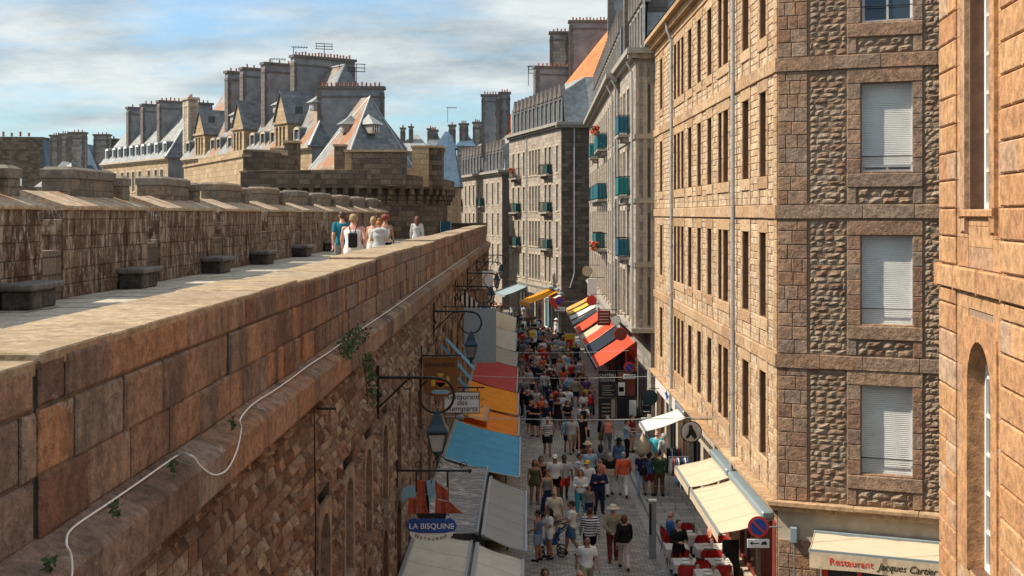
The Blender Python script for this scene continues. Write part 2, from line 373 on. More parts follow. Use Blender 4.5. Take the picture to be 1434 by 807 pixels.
# ------------------------------------------------------------------ masonry helpers
def fill(mb, O, U, Nn, u0, u1, z0, z1, ch=(.3,.3), ln=(.4,.8), gap=.012, d=(.012,.022), bv=.012, rough=0, hole=None, m=0):
    """courses of separate blocks laid on a wall plane; O = plane point, U along, Nn outwards"""
    if u1-u0 < .03 or z1-z0 < .03: return
    Z = V((0,0,1)); z = z0; par = 0
    while z < z1-1e-4:
        h = rnd(*ch); zt = z+h
        if z1-zt < ch[0]*.55: zt = z1
        u = u0; first = True
        while u < u1-1e-4:
            l = rnd(*ln)
            if first: l *= rnd(.45, 1.); first = False
            ut = u+l
            if u1-ut < ln[0]*.5: ut = u1
            g = gap/2
            a, b, c, e = u+g, ut-g, z+g, zt-g
            if not (hole and any(a < hx[1]-.002 and b > hx[0]+.002 and c < hx[3]-.002 and e > hx[2]+.002 for hx in hole)):
                dd = rnd(*d); t = random.random(); bq = min(bv, (b-a)*.3, (e-c)*.3)
                if rough:
                    n_ = max(2, min(5, int((b-a)/.09))); k_ = 3
                    rows = []
                    for i in range(k_+1):
                        row = []
                        for j in range(n_+1):
                            edge = i in (0, k_) or j in (0, n_)
                            uu = a+(b-a)*j/n_; zz = c+(e-c)*i/k_
                            if edge: q = dd*.15
                            else: q = dd+rnd(-rough, rough); uu += rnd(-.02, .02); zz += rnd(-.01, .01)
                            row.append(O+U*uu+Z*zz+Nn*q)
                        rows.append(row)
                    mb.grid(rows, t, m)
                    p = [O+U*x+Z*y for x, y in ((a,c),(b,c),(b,e),(a,e))]
                    q = [x+Nn*(dd*.15) for x in p]
                    for i in range(4):
                        j = (i+1) % 4; mb.face([p[i], p[j], q[j], q[i]], t, m)
                else:
                    p = [O+U*x+Z*y for x, y in ((a,c),(b,c),(b,e),(a,e))]
                    q = [x+Nn*(dd-bq*.8) for x in p]
                    r_ = [O+U*x+Z*y+Nn*dd for x, y in ((a+bq,c+bq),(b-bq,c+bq),(b-bq,e-bq),(a+bq,e-bq))]
                    for i in range(4):
                        j = (i+1) % 4
                        mb.face([p[i], p[j], q[j], q[i]], t, m); mb.face([q[i], q[j], r_[j], r_[i]], t, m)
                    mb.face(r_, t, m)
            u = ut
        z = zt

def wall(mb, O, U, Nn, u0, u1, z0, z1, openings=(), rev=.25, m=0, mr=None, back=True):
    """a wall plane with real openings and their reveals; openings (ua,ub,za,zb)"""
    Z = V((0,0,1)); mr = m if mr is None else mr
    us = sorted({u0, u1, *[min(max(x, u0), u1) for o in openings for x in o[:2]]}); zs = sorted({z0, z1, *[min(max(x, z0), z1) for o in openings for x in o[2:4]]})
    # merge cells row by row
    for zi in range(len(zs)-1):
        za, zb = zs[zi], zs[zi+1]; start = None
        for ui in range(len(us)):
            solid = False
            if ui < len(us)-1:
                uc = (us[ui]+us[ui+1])/2; zc = (za+zb)/2
                solid = not any(o[0] < uc < o[1] and o[2] < zc < o[3] for o in openings)
            if solid and start is None: start = us[ui]
            if not solid and start is not None:
                e = us[ui]; mb.face([O+U*start+Z*za, O+U*e+Z*za, O+U*e+Z*zb, O+U*start+Z*zb], m=m); start = None
    for a, b, c, d in [o[:4] for o in openings]:
        i = -Nn*rev
        P = lambda x, y: O+U*x+Z*y
        mb.face([P(a,c), P(a,c)+i, P(a,d)+i, P(a,d)], m=mr); mb.face([P(b,c), P(b,d), P(b,d)+i, P(b,c)+i], m=mr)
        mb.face([P(a,d), P(a,d)+i, P(b,d)+i, P(b,d)], m=mr); mb.face([P(a,c), P(b,c), P(b,c)+i, P(a,c)+i], m=mr)

def window(par, O, U, Nn, a, b, c, d, rev=.22, panes=(2,3), fr=None, gl=None, w=.06, detail=True, name='window', sur=None, tw=.16):
    """a window part: frame bars on a glass pane (sub-part)"""
    Z = V((0,0,1)); fr = fr or M['white']; gl = gl or M['glass']
    mb = MB(); o = O-Nn*rev
    def bar(x0, x1, y0, y1, t=.05): mb.frame(o, U, Z, Nn, (x0,y0,-.02), (x1,y1,t-.02))
    bar(a, a+w, c, d); bar(b-w, b, c, d); bar(a+w, b-w, c, c+w); bar(a+w, b-w, d-w, d)
    if detail:
        for i in range(1, panes[0]): x = a+(b-a)*i/panes[0]; bar(x-w*.4, x+w*.4, c+w, d-w, .045)
        for i in range(1, panes[1]): y = c+(d-c)*i/panes[1]; bar(a+w, b-w, y-w*.25, y+w*.25, .035)
    if sur is not None:
        mb.frame(O, U, Z, Nn, (a-tw, c-.13, -.02), (b+tw, c-.003, .07), m=1); mb.frame(O, U, Z, Nn, (a-tw, d+.003, -.02), (b+tw, d+.2, .03), m=1)
        mb.frame(O, U, Z, Nn, (a-tw, c, -.02), (a-.003, d, .03), m=1); mb.frame(O, U, Z, Nn, (b+.003, c, -.02), (b+tw, d, .03), m=1)
    f = mb.build(name, [fr, sur] if sur is not None else fr, par)
    g = MB(); g.frame(o, U, Z, Nn, (a+w*.5,c+w*.5,-.03), (b-w*.5,d-w*.5,-.022)); g.build('pane', gl, f)
    return f

def text(s, size, font_mat, loc, right, up, parent, ext=.006, name='lettering', align='CENTER', xs=1.0, shear=0):
    cu = bpy.data.curves.new(name, 'FONT'); cu.body = s; cu.size = size; cu.extrude = ext; cu.align_x = align; cu.align_y = 'CENTER'; cu.shear = shear
    tmp = bpy.data.objects.new('tmp', cu); COL.objects.link(tmp)
    dg = bpy.context.evaluated_depsgraph_get(); me = bpy.data.meshes.new_from_object(tmp.evaluated_get(dg))
    bpy.data.objects.remove(tmp); bpy.data.curves.remove(cu)
    right = V(right).normalized(); up = V(up).normalized(); n = right.cross(up)
    o0 = wloc(parent) if parent else V((0,0,0)); loc = V(loc)
    for v in me.vertices:
        p = loc+right*(v.co.x*xs)+up*v.co.y+n*v.co.z-o0; v.co = p
    me.materials.clear(); me.materials.append(font_mat)
    o = bpy.data.objects.new(name, me); COL.objects.link(o); o.parent = parent; return o
# ================================================================== camera, sun, sky
cam = bpy.data.cameras.new('camera'); co = bpy.data.objects.new('camera', cam); COL.objects.link(co); S.camera = co
co.location = (0, 0, CH); co.rotation_euler = (R(90), 0, 0); cam.lens = 1700/1434*36; cam.sensor_width = 36; cam.shift_y = -103.5/1434; cam.clip_end = 5000; cam.clip_start = .1
SUN_E = 47
sl = bpy.data.lights.new('sun', 'SUN'); sl.energy = 5.0; sl.angle = R(.5); sl.color = (1.0, .90, .76)
so = bpy.data.objects.new('sun', sl); COL.objects.link(so)
sd = V((-math.cos(R(SUN_E)), -.03, math.sin(R(SUN_E))))
so.rotation_euler = sd.to_track_quat('Z', 'Y').to_euler(); so.location = (-30, 0, 60)
w = bpy.data.worlds.new('World'); S.world = w; w.use_nodes = True; t = w.node_tree
for n_ in list(t.nodes): t.nodes.remove(n_)
sky = N(t, 'ShaderNodeTexSky', sky_type='NISHITA', sun_disc=False, sun_elevation=R(SUN_E), sun_rotation=R(270), altitude=0, air_density=1.2, dust_density=.6, ozone_density=1.6)
tc = N(t, 'ShaderNodeTexCoord'); sp = N(t, 'ShaderNodeSeparateXYZ'); t.links.new(tc.outputs['Generated'], sp.inputs[0])
def mth(op, a, b=None, clamp=False):
    n = N(t, 'ShaderNodeMath', operation=op); n.use_clamp = clamp
    for i, v in enumerate((a, b)):
        if v is None: continue
        if isinstance(v, (int, float)): n.inputs[i].default_value = v
        else: t.links.new(v, n.inputs[i])
    return n.outputs[0]
zz = mth('ADD', mth('MAXIMUM', sp.outputs[2], 0.0), .22)
cx = N(t, 'ShaderNodeCombineXYZ'); t.links.new(mth('DIVIDE', sp.outputs[0], zz), cx.inputs[0]); t.links.new(mth('DIVIDE', sp.outputs[1], zz), cx.inputs[1])
mp = N(t, 'ShaderNodeMapping'); mp.inputs['Scale'].default_value = (1.1, 1.55, 1); mp.inputs['Location'].default_value = (2.3, 5.2, 0); t.links.new(cx.outputs[0], mp.inputs[0])
c1 = noise(t, mp.outputs[0], .9, 9, .56); c2 = noise(t, mp.outputs[0], 3.2, 6, .6)
cov = mth('ADD', mth('MULTIPLY', c1, .8), mth('MULTIPLY', c2, .2))
fac = mrange(t, cov, .40, .545, .05, .95)
shade = ramp(t, noise(t, mp.outputs[0], 2.0, 6, .6), [(.33, (.34,.41,.45)), (.62, (.74,.78,.77))])
tint = mixc(t, 1.0, sky.outputs[0], (.58,.80,1.0), 'MULTIPLY')
b1 = N(t, 'ShaderNodeBackground'); t.links.new(tint, b1.inputs[0]); b1.inputs[1].default_value = .125
b2 = N(t, 'ShaderNodeBackground'); t.links.new(shade, b2.inputs[0]); t.links.new(mrange(t, sp.outputs[2], .2, .7, .82, 1.35), b2.inputs[1])  # cloud strength raised overhead, out of view, to lift the shaded street
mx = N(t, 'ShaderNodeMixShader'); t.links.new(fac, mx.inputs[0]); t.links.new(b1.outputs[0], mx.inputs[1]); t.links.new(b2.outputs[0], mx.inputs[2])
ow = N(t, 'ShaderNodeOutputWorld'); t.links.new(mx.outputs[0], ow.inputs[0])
S.view_settings.view_transform = 'Standard'; S.view_settings.look = 'None'; S.view_settings.gamma = 1; S.view_settings.use_curve_mapping = False
S.view_settings.exposure = .46
S.cycles.max_bounces = 6; S.cycles.diffuse_bounces = 4; S.cycles.use_denoising = True

# ================================================================== ground, street, pavement
def sheet(name, x0, y0, x1, y1, z, m):
    o = MB().face([(x0,y0,z),(x1,y0,z),(x1,y1,z),(x0,y1,z)]).build(name, m); return tag(o, kind='structure')
sheet('ground', -1500, -300, 1500, 3000, -.02, M['ground'])
street = MB().face([(-3.2,-5,0),(6.2,-5,0),(6.2,70,0),(7.2,104,0),(30,112,0),(30,122,0),(4,122,0),(-2,140,0),(-8,190,0),(-16,190,0),(-9,120,0),(-2.4,90,0)]).build('street', M['setts']); tag(street, kind='structure')
KX = 4.95
pm = MB(); pm.box(KX+.16, 8, -.01, 6.95, 64.5, .12); pv = pm.build('pavement', M['pavement']); tag(pv, kind='structure')
km = MB(); y = 8
while y < 64.4:
    km.bbox(KX, y+.004, 0, KX+.158, min(64.5, y+1)-.004, .126, .015); y += 1
kb = km.build('kerb', M['kerb']); tag(kb, kind='structure')
gm = MB(); gm.box(KX-.28, 8, .001, KX-.01, 64.5, .006); tag(gm.build('gutter', M['kerb']), kind='structure')

# ================================================================== the rampart
RU = V((.01235, 1, 0)).normalized(); RN = V((1, -.01235, 0)).normalized(); ZV = V((0,0,1))
def RO(x0): return V((x0, 0, 0))
ramp_t = thing('rampart_wall', (-6, 8, 0), 'long red brown granite rampart wall rising over the left side of the market street', 'rampart')
arches = []
for y in (16.3, 18.6, 20.9, 23.4, 25.9, 28.3, 31.2, 34.0, 37.0, 40.2, 44, 48, 52, 56): arches.append(y)
holes = []
for y in arches: holes += [(y-.12, y+.92, 5.25, 7.25), (y-.12, y+.92, 2.2, 4.95)]
mb = MB(); wall(mb, RO(-2.80), RU, RN, 2, 88, 0, 8.6, [(h[0]+.02, h[1]-.02, h[2]+.02, h[3]-.02) for h in holes], .5)
fill(mb, RO(-2.80), RU, RN, 5.5, 24, 3.6, 8.60, (.08,.20), (.09,.36), .022, (.02,.075), .02, rough=.03, hole=holes, m=1)
fill(mb, RO(-2.80), RU, RN, 24, 36, 2.0, 8.60, (.10,.24), (.12,.5), .026, (.02,.075), .02, rough=.03, hole=holes, m=1)
fill(mb, RO(-2.80), RU, RN, 36, 87.9, 2.0, 8.60, (.18,.34), (.25,.8), .03, (.01,.07), .02, hole=holes, m=1)
mb.build('rubble_face', [M['mortar_dark'], M['rampart_rubble']], ramp_t)
# arched niches
def arch(mb, O, U, Nn, a, b, c, top, bd, pr, dep, n=10, m=0):
    """dressed surround of an arched opening: a..b wide, c..top high, border bd, proud pr, deep dep"""
    r = (b-a)/2; sp_ = top-r; cu = (a+b)/2
    inn = [(a, c)]+[(cu-r*math.cos(math.pi*k/n), sp_+r*math.sin(math.pi*k/n)) for k in range(n+1)]+[(b, c)]
    out = [(a-bd, c)]+[(max(a-bd, min(b+bd, cu-(r+bd)*1.25*math.cos(math.pi*k/n))), min(top+bd, sp_+(r+bd)*1.25*math.sin(math.pi*k/n))) for k in range(n+1)]+[(b+bd, c)]
    P = lambda p, q: O+U*p[0]+ZV*p[1]+Nn*q
    mb.grid([[P(p, -.02) for p in out], [P(p, pr) for p in out], [P(p, pr) for p in inn], [P(p, -dep) for p in inn]], m=m)
for y in arches:
    for (z0, z1) in ((5.35, 6.88), (2.3, 4.8)):
        am = MB(); arch(am, RO(-2.80), RU, RN, y, y+.8, z0, z1, .16, .03, .45); am.frame(RO(-2.80), RU, ZV, RN, (y-.1, z0-.12, -.3), (y+.9, z0, .06))
        f = am.build('arched_window', M['rampart_rubble'], ramp_t)
        gm = MB(); gm.frame(RO(-2.80), RU, ZV, RN, (y-.05, z0, -.46), (y+.85, z1+.1, -.42)); gm.build('pane', M['glass_dark'], f)
# string course (sloped ledge) and parapet in stepped sections
lm = MB(); y = 3
while y < 87.5:
    l = rnd(.7, 1.5); e = min(87.8, y+l); tt = random.random()
    P = lambda u, x, z: RO(x)+RU*u+ZV*z
    prof = [(-3.0, 8.58), (-2.66, 8.60), (-2.63, 8.64), (-2.63, 8.93), (-2.66, 8.97), (-2.92, 9.07), (-3.0, 9.07)]
    lm.grid([[P(y+.004, a, b) for a, b in prof], [P(e-.004, a, b) for a, b in prof]], tt); lm.face([P(y+.004, a, b) for a, b in prof], tt); lm.face([P(e-.004, a, b) for a, b in prof][::-1], tt)
    y = e
lm.build('string_course', M['parapet'], ramp_t)
secs = [-1, 7.2, 15.3, 23.4, 31.5, 38.2, 45.5, 53.5, 61.5, 69.5, 78, 87.6]
pm = MB(); cm = MB()
for i in range(len(secs)-1):
    a, b = secs[i], secs[i+1]; dx = (.0, .025, .0, .03, .01, .03, .0, .03, .01, .02, 0)[i]; dz = (.0, .035, .0, .05, .02, .06, .03, .06, .05, .08, .07)[i]
    O = RO(-2.93+dx)
    mbw = pm
    pm.frame(RO(0), RU, ZV, RN, (a, 9.02, -3.82), (b, 10.02+dz, -2.935+dx))
    for z0, z1 in ((9.05, 9.43), (9.43, 9.83)): fill(pm, O, RU, RN, a+.01, b-.01, z0, z1+dz*.5, (1,1), (.35,1.15), .018, (.0,.04), .022, m=1)
    fill(pm, O, RU, RN, a+.01, b-.01, 9.83+dz*.5, 10.10+dz, (1,1), (.4,1.2), .016, (.008,.03), .02, m=1)
    fill(pm, RO(-3.81), RU, -RN, a, b, 9.2, 10.02+dz, (.3,.42), (.5,1.1), .014, (.01,.03), .018, m=1)
    # coping: cross slabs
    u = a
    while u < b-.05:
        e = min(b, u+rnd(.7, 1.4)); 
        if b-e < .3: e = b
        h = rnd(-.006, .012)
        cm.bev(RO(0), RU, ZV, RN, (u+.004, 10.03+dz, -3.84), (e-.004, 10.125+dz+h, -2.93+.008+dx), .012)
        u = e
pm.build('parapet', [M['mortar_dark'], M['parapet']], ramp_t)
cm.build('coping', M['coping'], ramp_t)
# far end of the parapet and the seaward side of the wall
em = MB(); em.frame(RO(0), RU, ZV, RN, (-1, 0, -11.2), (87.6, 8.9, -10.9)); em.frame(RO(0), RU, ZV, RN, (87.6, 0, -11), (88, 9.0, -2.8)); em.build('outer_face', M['bastion'], ramp_t)
wk = MB(); fl = []
u = -1
while u < 100:
    e = u+rnd(.5, .8); x = -11.0
    xe = -3.7 if u < 87 else (-5 if u < 90 else -7)
    while x < xe:
        x2 = min(xe, x+rnd(.5, 1.1)); z = 9.2+rnd(-.006, .006)
        P = lambda uu, xx, z: RO(xx)+RU*uu+ZV*z
        tt = random.random()
        wk.face([P(u+.006, x+.006, z), P(e-.006, x+.006, z), P(e-.006, x2-.006, z), P(u+.006, x2-.006, z)][::-1], tt, 1)
        x = x2
    u = e
wk.face([RO(-11)+RU*-1+ZV*9.185, RO(-11)+RU*101+ZV*9.185, RO(-6.5)+RU*101+ZV*9.185, RO(-3.7)+RU*88+ZV*9.185, RO(-3.7)+RU*-1+ZV*9.185])
tag(wk.build('rampart_walkway', [M['mortar'], M['walk']]), kind='structure')

# merlons along the seaward side, one period = 7 m
def make_merlon(y0, y1, label, blk=True):
    o = RO(-9.85)+RU*y0; t_ = thing('merlon', (o.x, o.y, 9.2), label, 'merlon', 'merlons along the rampart walk')
    O = RO(-9.85); Nn = RN
    b = MB(); b.frame(O, RU, ZV, Nn, (y0, 9.18, -.95), (y1, 11.08, -.01))
    fill(b, O, RU, Nn, y0, y1, 9.2, 11.1, (.27,.42), (.4,1.1), .010, (.0,.03), .015, m=1)
    fill(b, O+RU*y0, -Nn, -RU, 0, .95, 9.2, 11.1, (.26,.36), (.3,.5), .012, (.005,.02), .015, m=1)
    fill(b, O+RU*y1, -Nn, RU, 0, .95, 9.2, 11.1, (.26,.36), (.3,.5), .012, (.005,.02), .015, m=1)
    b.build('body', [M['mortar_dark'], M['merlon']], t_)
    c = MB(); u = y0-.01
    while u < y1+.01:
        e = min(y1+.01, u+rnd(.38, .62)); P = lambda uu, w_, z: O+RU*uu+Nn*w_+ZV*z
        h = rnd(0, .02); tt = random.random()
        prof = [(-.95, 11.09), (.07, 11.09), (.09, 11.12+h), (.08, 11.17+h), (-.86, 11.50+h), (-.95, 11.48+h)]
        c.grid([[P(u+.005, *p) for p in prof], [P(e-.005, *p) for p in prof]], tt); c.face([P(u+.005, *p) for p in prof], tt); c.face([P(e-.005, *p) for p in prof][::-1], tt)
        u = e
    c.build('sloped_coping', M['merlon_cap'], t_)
    if blk:
        k = MB(); ya, yb = y0+2.0, y0+4.85
        def blkbox(ua, ub, wa, wb, z0, z1):
            k.frame(O, RU, ZV, Nn, (ua, z0, wa+.02), (ub, z1, wb-.02))
            fill(k, O+Nn*(wb-.02), RU, Nn, ua, ub, z0, z1, (.28,.36), (.5,1.), .012, (.01,.025), .015)
            fill(k, O+RU*ua, -Nn, -RU, -wb+.02, -wa, z0, z1, (.28,.36), (.4,.8), .012, (.01,.025), .015)
            # chamfered cap
            cc = .1
            P = lambda uu, w_, z: O+RU*uu+Nn*w_+ZV*z
            a = [(ua-.035, wa-.03), (ub+.035, wa-.03), (ub+.035, wb+.03), (ua-.035, wb+.03)]
            lo = [P(*p, z1) for p in a]; mi = [P(*p, z1+.19) for p in a]; mid = ((ua+ub)/2, (wa+wb)/2)
            hi = [P(p[0]+(.11 if p[0] < mid[0] else -.11), p[1]+(.11 if p[1] < mid[1] else -.11), z1+.26) for p in a]
            k.grid([lo, mi, hi], m=0, close=True); k.face(hi); k.face(lo[::-1])
        blkbox(ya, yb, -1.25, -.55, 10.9, 11.83)
        blkbox(yb+.22, yb+.80, -1.15, -.42, 10.9, 11.72)
        k.build('parapet_block', M['block_cap'], t_)
    return t_
mn = ['nearest merlon, cut by the left edge of the photo', 'second merlon along the rampart walk, its face streaked pale and dark rust', 'third merlon, orange lichen on its sloped coping', 'fourth merlon along the walk, behind the fourth stone bench', 'fifth merlon of the rampart walk, rust stained face', 'sixth merlon of the rampart walk', 'seventh merlon, left of the walkers in the distance', 'last but two merlon before the bastion', 'last but one merlon before the bastion', 'last merlon, touching the machicolated bastion']
ys = [18.95+6.78*i for i in range(10)]
bw = MB(); bw.frame(RO(-9.85), RU, ZV, RN, (4, 9.1, -.9), (88, 10.24, -.02))
prev = 4
bo = bw.build('embrasure_wall', M['bastion'], ramp_t)
# near piece out of frame on the left keeps the wall going
for i, y in enumerate(ys): make_merlon(y, y+5.7, mn[i])
make_merlon(12.1, 17.8, 'merlon beside the viewer, outside the left edge')
for i, y in enumerate(ys[:9]):   # sill stones in the gaps
    pass
bn = ['nearest stone bench against the second merlon, front edge worn black', 'second stone bench along the rampart walk', 'third stone bench along the rampart walk', 'fourth stone bench along the rampart walk', 'fifth stone bench, just left of the walkers', 'sixth stone bench, farthest one beside the walkers']
for i, s_ in enumerate((75.5, 58.5, 46.5, 39.5, 33.5, 29)):
    D = F/s_; o = RO(-9.85)+RU*D
    t_ = thing('stone_bench', (o.x+.35, o.y, 9.2), bn[i], 'bench', 'stone benches on the rampart walk')
    O = RO(-9.85)
    b = MB(); b.bev(O, RU, ZV, RN, (D+.10, 9.2, .04), (D+.62, 9.56, .62), .03, m=0); b.bev(O, RU, ZV, RN, (D+.66, 9.2, .04), (D+1.35, 9.56, .60), .03, m=0); b.build('base', M['bench'], t_)
    s = MB(); s.bev(O, RU, ZV, RN, (D-.05, 9.563, .03), (D+1.5, 9.70, .72), .035); s.build('seat', M['bench_top'], t_)

# ================================================================== corner building A
ALAB = 'buff granite corner building with tall narrow windows, two drainpipes and three closed white roller shutters'
A = thing('corner_building', (8, 31.5, 0), ALAB, 'building')
AO = V((6.9, 31.5, 0)); AU = V((0,1,0)); AN = V((-1,0,0)); BU = V((.934,-.358,0)).normalized(); BN = V((BU.y, -BU.x, 0))
lev = [3.6, 7.39, 11.24, 15.04]; TOPZ = 18.85
win_px = [(925,928.5),(944.7,948),(949.5,953.2),(954.8,958.6),(964.4,969.6),(977.5,982.7),(991.6,997.6),(1006.9,1011.9),(1013.8,1021),(1040.8,1049.7),(1065,1074)]
wins = []
for a, b in win_px:
    yb, ya = 11730/(a-717), 11730/(b-717); wins.append((ya-31.5, yb-31.5))
wins.sort()
op = [(a, b, z+.79, z+3.09) for z in lev for a, b in wins]
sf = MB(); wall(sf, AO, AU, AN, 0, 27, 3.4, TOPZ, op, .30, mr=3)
for z in lev:
    zt = z+3.45
    # group windows that nearly touch
    groups = []
    for a, b in wins:
        if groups and a-groups[-1][1] < .9: groups[-1][1] = b; groups[-1][2].append((a, b))
        else: groups.append([a, b, [(a, b)]])
    edges = []
    for a, b, ws in groups:
        j = .24
        for zz0, zz1 in ((z+.79, z+3.09),):
            fill(sf, AO, AU, AN, a-j, a, zz0, zz1, (.36,.42), (9,9), .012, (.035,.04), .014, m=2)
            fill(sf, AO, AU, AN, b, b+j, zz0, zz1, (.36,.42), (9,9), .012, (.035,.04), .014, m=2)
            for k in range(len(ws)-1): fill(sf, AO, AU, AN, ws[k][1], ws[k+1][0], zz0, zz1, (.7,.8), (9,9), .012, (.035,.04), .014, m=2)
        sf.bev(AO, AU, ZV, AN, (a-j, z+3.095, -.02), (b+j, zt-.003, .042), .012, m=2)
        sf.bev(AO, AU, ZV, AN, (a-j, z+.45, -.02), (b+j, z+.785, .055), .015, m=2)
        fill(sf, AO, AU, AN, a-j, a-j+.18, z+.02, z+.45, (.42,.43), (9,9), .012, (.035,.04), .012, m=2)
        fill(sf, AO, AU, AN, b+j-.18, b+j, z+.02, z+.45, (.42,.43), (9,9), .012, (.035,.04), .012, m=2)
        fill(sf, AO, AU, AN, a-j+.2, b+j-.2, z+.02, z+.42, (.19,.22), (.3,.5), .014, (.012,.02), .012, m=1)
        edges.append((a-j, b+j))
    u = .42
    for a, b in edges+[(26.4, 27)]:
        if a-u > .12: fill(sf, AO, AU, AN, u+.02, a-.03, z+.02, zt, (.185,.205), (.26,.5), .016, (.012,.034), .014, m=1)
        u = b
    fill(sf, AO, AU, AN, 26.4, 27, z+.02, zt, (.36,.42), (.3,.6), .012, (.03,.035), .014, m=2)
fill(sf, AO, AU, AN, 0, .4, 3.62, TOPZ, (.345,.365), (.4,.4), .012, (.035,.04), .014, m=2)
sf.build('street_facade', [M['mortar'], M['ashlar_buff'], M['ashlar_warm'], M['reveal']], A)
# front facade, rough quoins and rock-faced panels
ff = MB(); fw = [(2.08, 3.32), (6.1, 7.34)]
fop = [(a, b, z+.79, z+3.09) for z in lev for a, b in fw]
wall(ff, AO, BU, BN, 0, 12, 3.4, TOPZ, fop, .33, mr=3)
for z in lev:
    zt = z+3.45
    fill(ff, AO, BU, BN, 0, .76, z+.01, zt, (.34,.37), (.24,.56), .014, (.045,.055), .015, m=1)
    for k, (a, b) in enumerate(fw):
        ls = .80 if k == 0 else 3.66; rs = 5.7 if k == 0 else 12
        fill(ff, AO, BU, BN, ls, a-.36, z+.02, zt, (.12,.19), (.16,.42), .018, (.025,.05), .01, rough=.022, m=2)
        if k == 0: fill(ff, AO, BU, BN, b+.27, rs-.1, z+.02, zt, (.12,.19), (.16,.42), .018, (.025,.05), .01, rough=.022, m=2)
        else: fill(ff, AO, BU, BN, b+.3, rs, z+.02, zt, (.12,.19), (.16,.42), .018, (.025,.05), .01, rough=.022, m=2)
        fill(ff, AO, BU, BN, a-.34, a, z+.79, z+3.07, (.36,.40), (9,9), .012, (.045,.055), .015, m=1)
        fill(ff, AO, BU, BN, b, b+.25, z+.79, z+3.07, (.36,.40), (9,9), .012, (.045,.055), .015, m=1)
        ff.bev(AO, BU, ZV, BN, (a-.34, z+3.075, -.02), (b+.25, zt-.004, .06), .015, m=1)
        ff.bev(AO, BU, ZV, BN, (a-.34, z+.44, -.3), (b+.25, z+.785, .075), .018, m=1)
        ff.bev(AO, BU, ZV, BN, (a-.02, z+.775, -.32), (b+.02, z+.83, .03), .01, m=1)
        fill(ff, AO, BU, BN, a-.34, a-.10, z+.02, z+.44, (.42,.43), (9,9), .012, (.045,.05), .015, m=1)
        fill(ff, AO, BU, BN, b+.02, b+.25, z+.02, z+.44, (.42,.43), (9,9), .012, (.045,.05), .015, m=1)
        fill(ff, AO, BU, BN, a-.08, b, z+.02, z+.42, (.17,.2), (.25,.45), .02, (.035,.07), .01, rough=.025, m=2)
ff.build('front_facade', [M['mortar'], M['quoin'], M['rubble'], M['reveal']], A)
# floor bands, mitred round the corner
def band(name, z0, z1, pr, mat, bl=(.9,1.4), cham=.015):
    b = MB()
    corner = V((0,0,0))
    k = (AN+BN).normalized(); k = k*(1/ k.dot(AN))
    for O, U, Nn, L, mm in ((AO, AU, AN, 27, 0), (AO, BU, BN, 12, 1)):
        u = 0; i = 0
        while u < L:
            e = min(L, u+rnd(*bl)); g = .004
            if i == 0:
                s0 = O+k*pr; s1 = O+U*(e-g)+Nn*pr; tt = random.random()
                q = [O-Nn*.05, s0, s1, O+U*(e-g)-Nn*.05]
                lo = [p+ZV*z0 for p in q]; hi = [p+ZV*z1 for p in q]
                b.grid([lo, hi], tt, mm, close=True); b.face(hi, tt, mm); b.face(lo[::-1], tt, mm)
            else: b.bev(O, U, ZV, Nn, (u+g, z0, -.05), (e-g, z1, pr), cham, m=mm)
            u = e; i += 1
    return b.build(name, mat, A)
for z in lev[1:]: band('string_course', z-.35, z+.0, .085, [M['ashlar_warm'], M['quoin']])
band('ledge', 3.50, 3.60, .30, [M['ashlar_warm'], M['ashlar_warm']], (1.4, 2.2)); band('ledge_moulding', 3.36, 3.50, .20, [M['ashlar_warm'], M['ashlar_warm']], (1.4, 2.2))
band('frieze', TOPZ-.32, TOPZ, .06, [M['ashlar_warm'], M['quoin']])
band('cornice', TOPZ, TOPZ+.28, .28, [M['ashlar_warm'], M['ashlar_warm']]); band('eaves_gutter', TOPZ+.28, TOPZ+.50, .52, [M['ashlar_warm'], M['ashlar_warm']], (3, 4))
# roof and hidden sides
C0 = V((6.4, 31.2, TOPZ+.5)); r = MB()
pts = [V((6.35,58.6,TOPZ+.5)), V((6.35,31.2,TOPZ+.5)), V((6.9+.934*12,31.5-.358*12-.5,TOPZ+.5)), V((24,58.6,TOPZ+.5))]
top = [V((10.5,58.6,TOPZ+5)), V((10.5,35,TOPZ+5)), V((17,32,TOPZ+5)), V((20,58.6,TOPZ+5))]
r.grid([pts, top], m=0, close=True); r.face(top); r.build('roof', M['slate'], A)
hb = MB(); e_ = AO+BU*12
hb.face([(6.9,58.5,0),(24,58.5,0),(24,58.5,TOPZ+.4),(6.9,58.5,TOPZ+.4)]); hb.face([(e_.x,e_.y,0),(24,58.5,0),(24,58.5,TOPZ+.4),(e_.x,e_.y,TOPZ+.4)])
hb.build('rear_wall', M['tan_ashlar'], A)
# street windows: dark casements deep in the reveals
for z in lev:
    for a, b in wins: window(A, AO, AU, AN, a, b, z+.79, z+3.09, .28, (1,3), w=.05, detail=False)
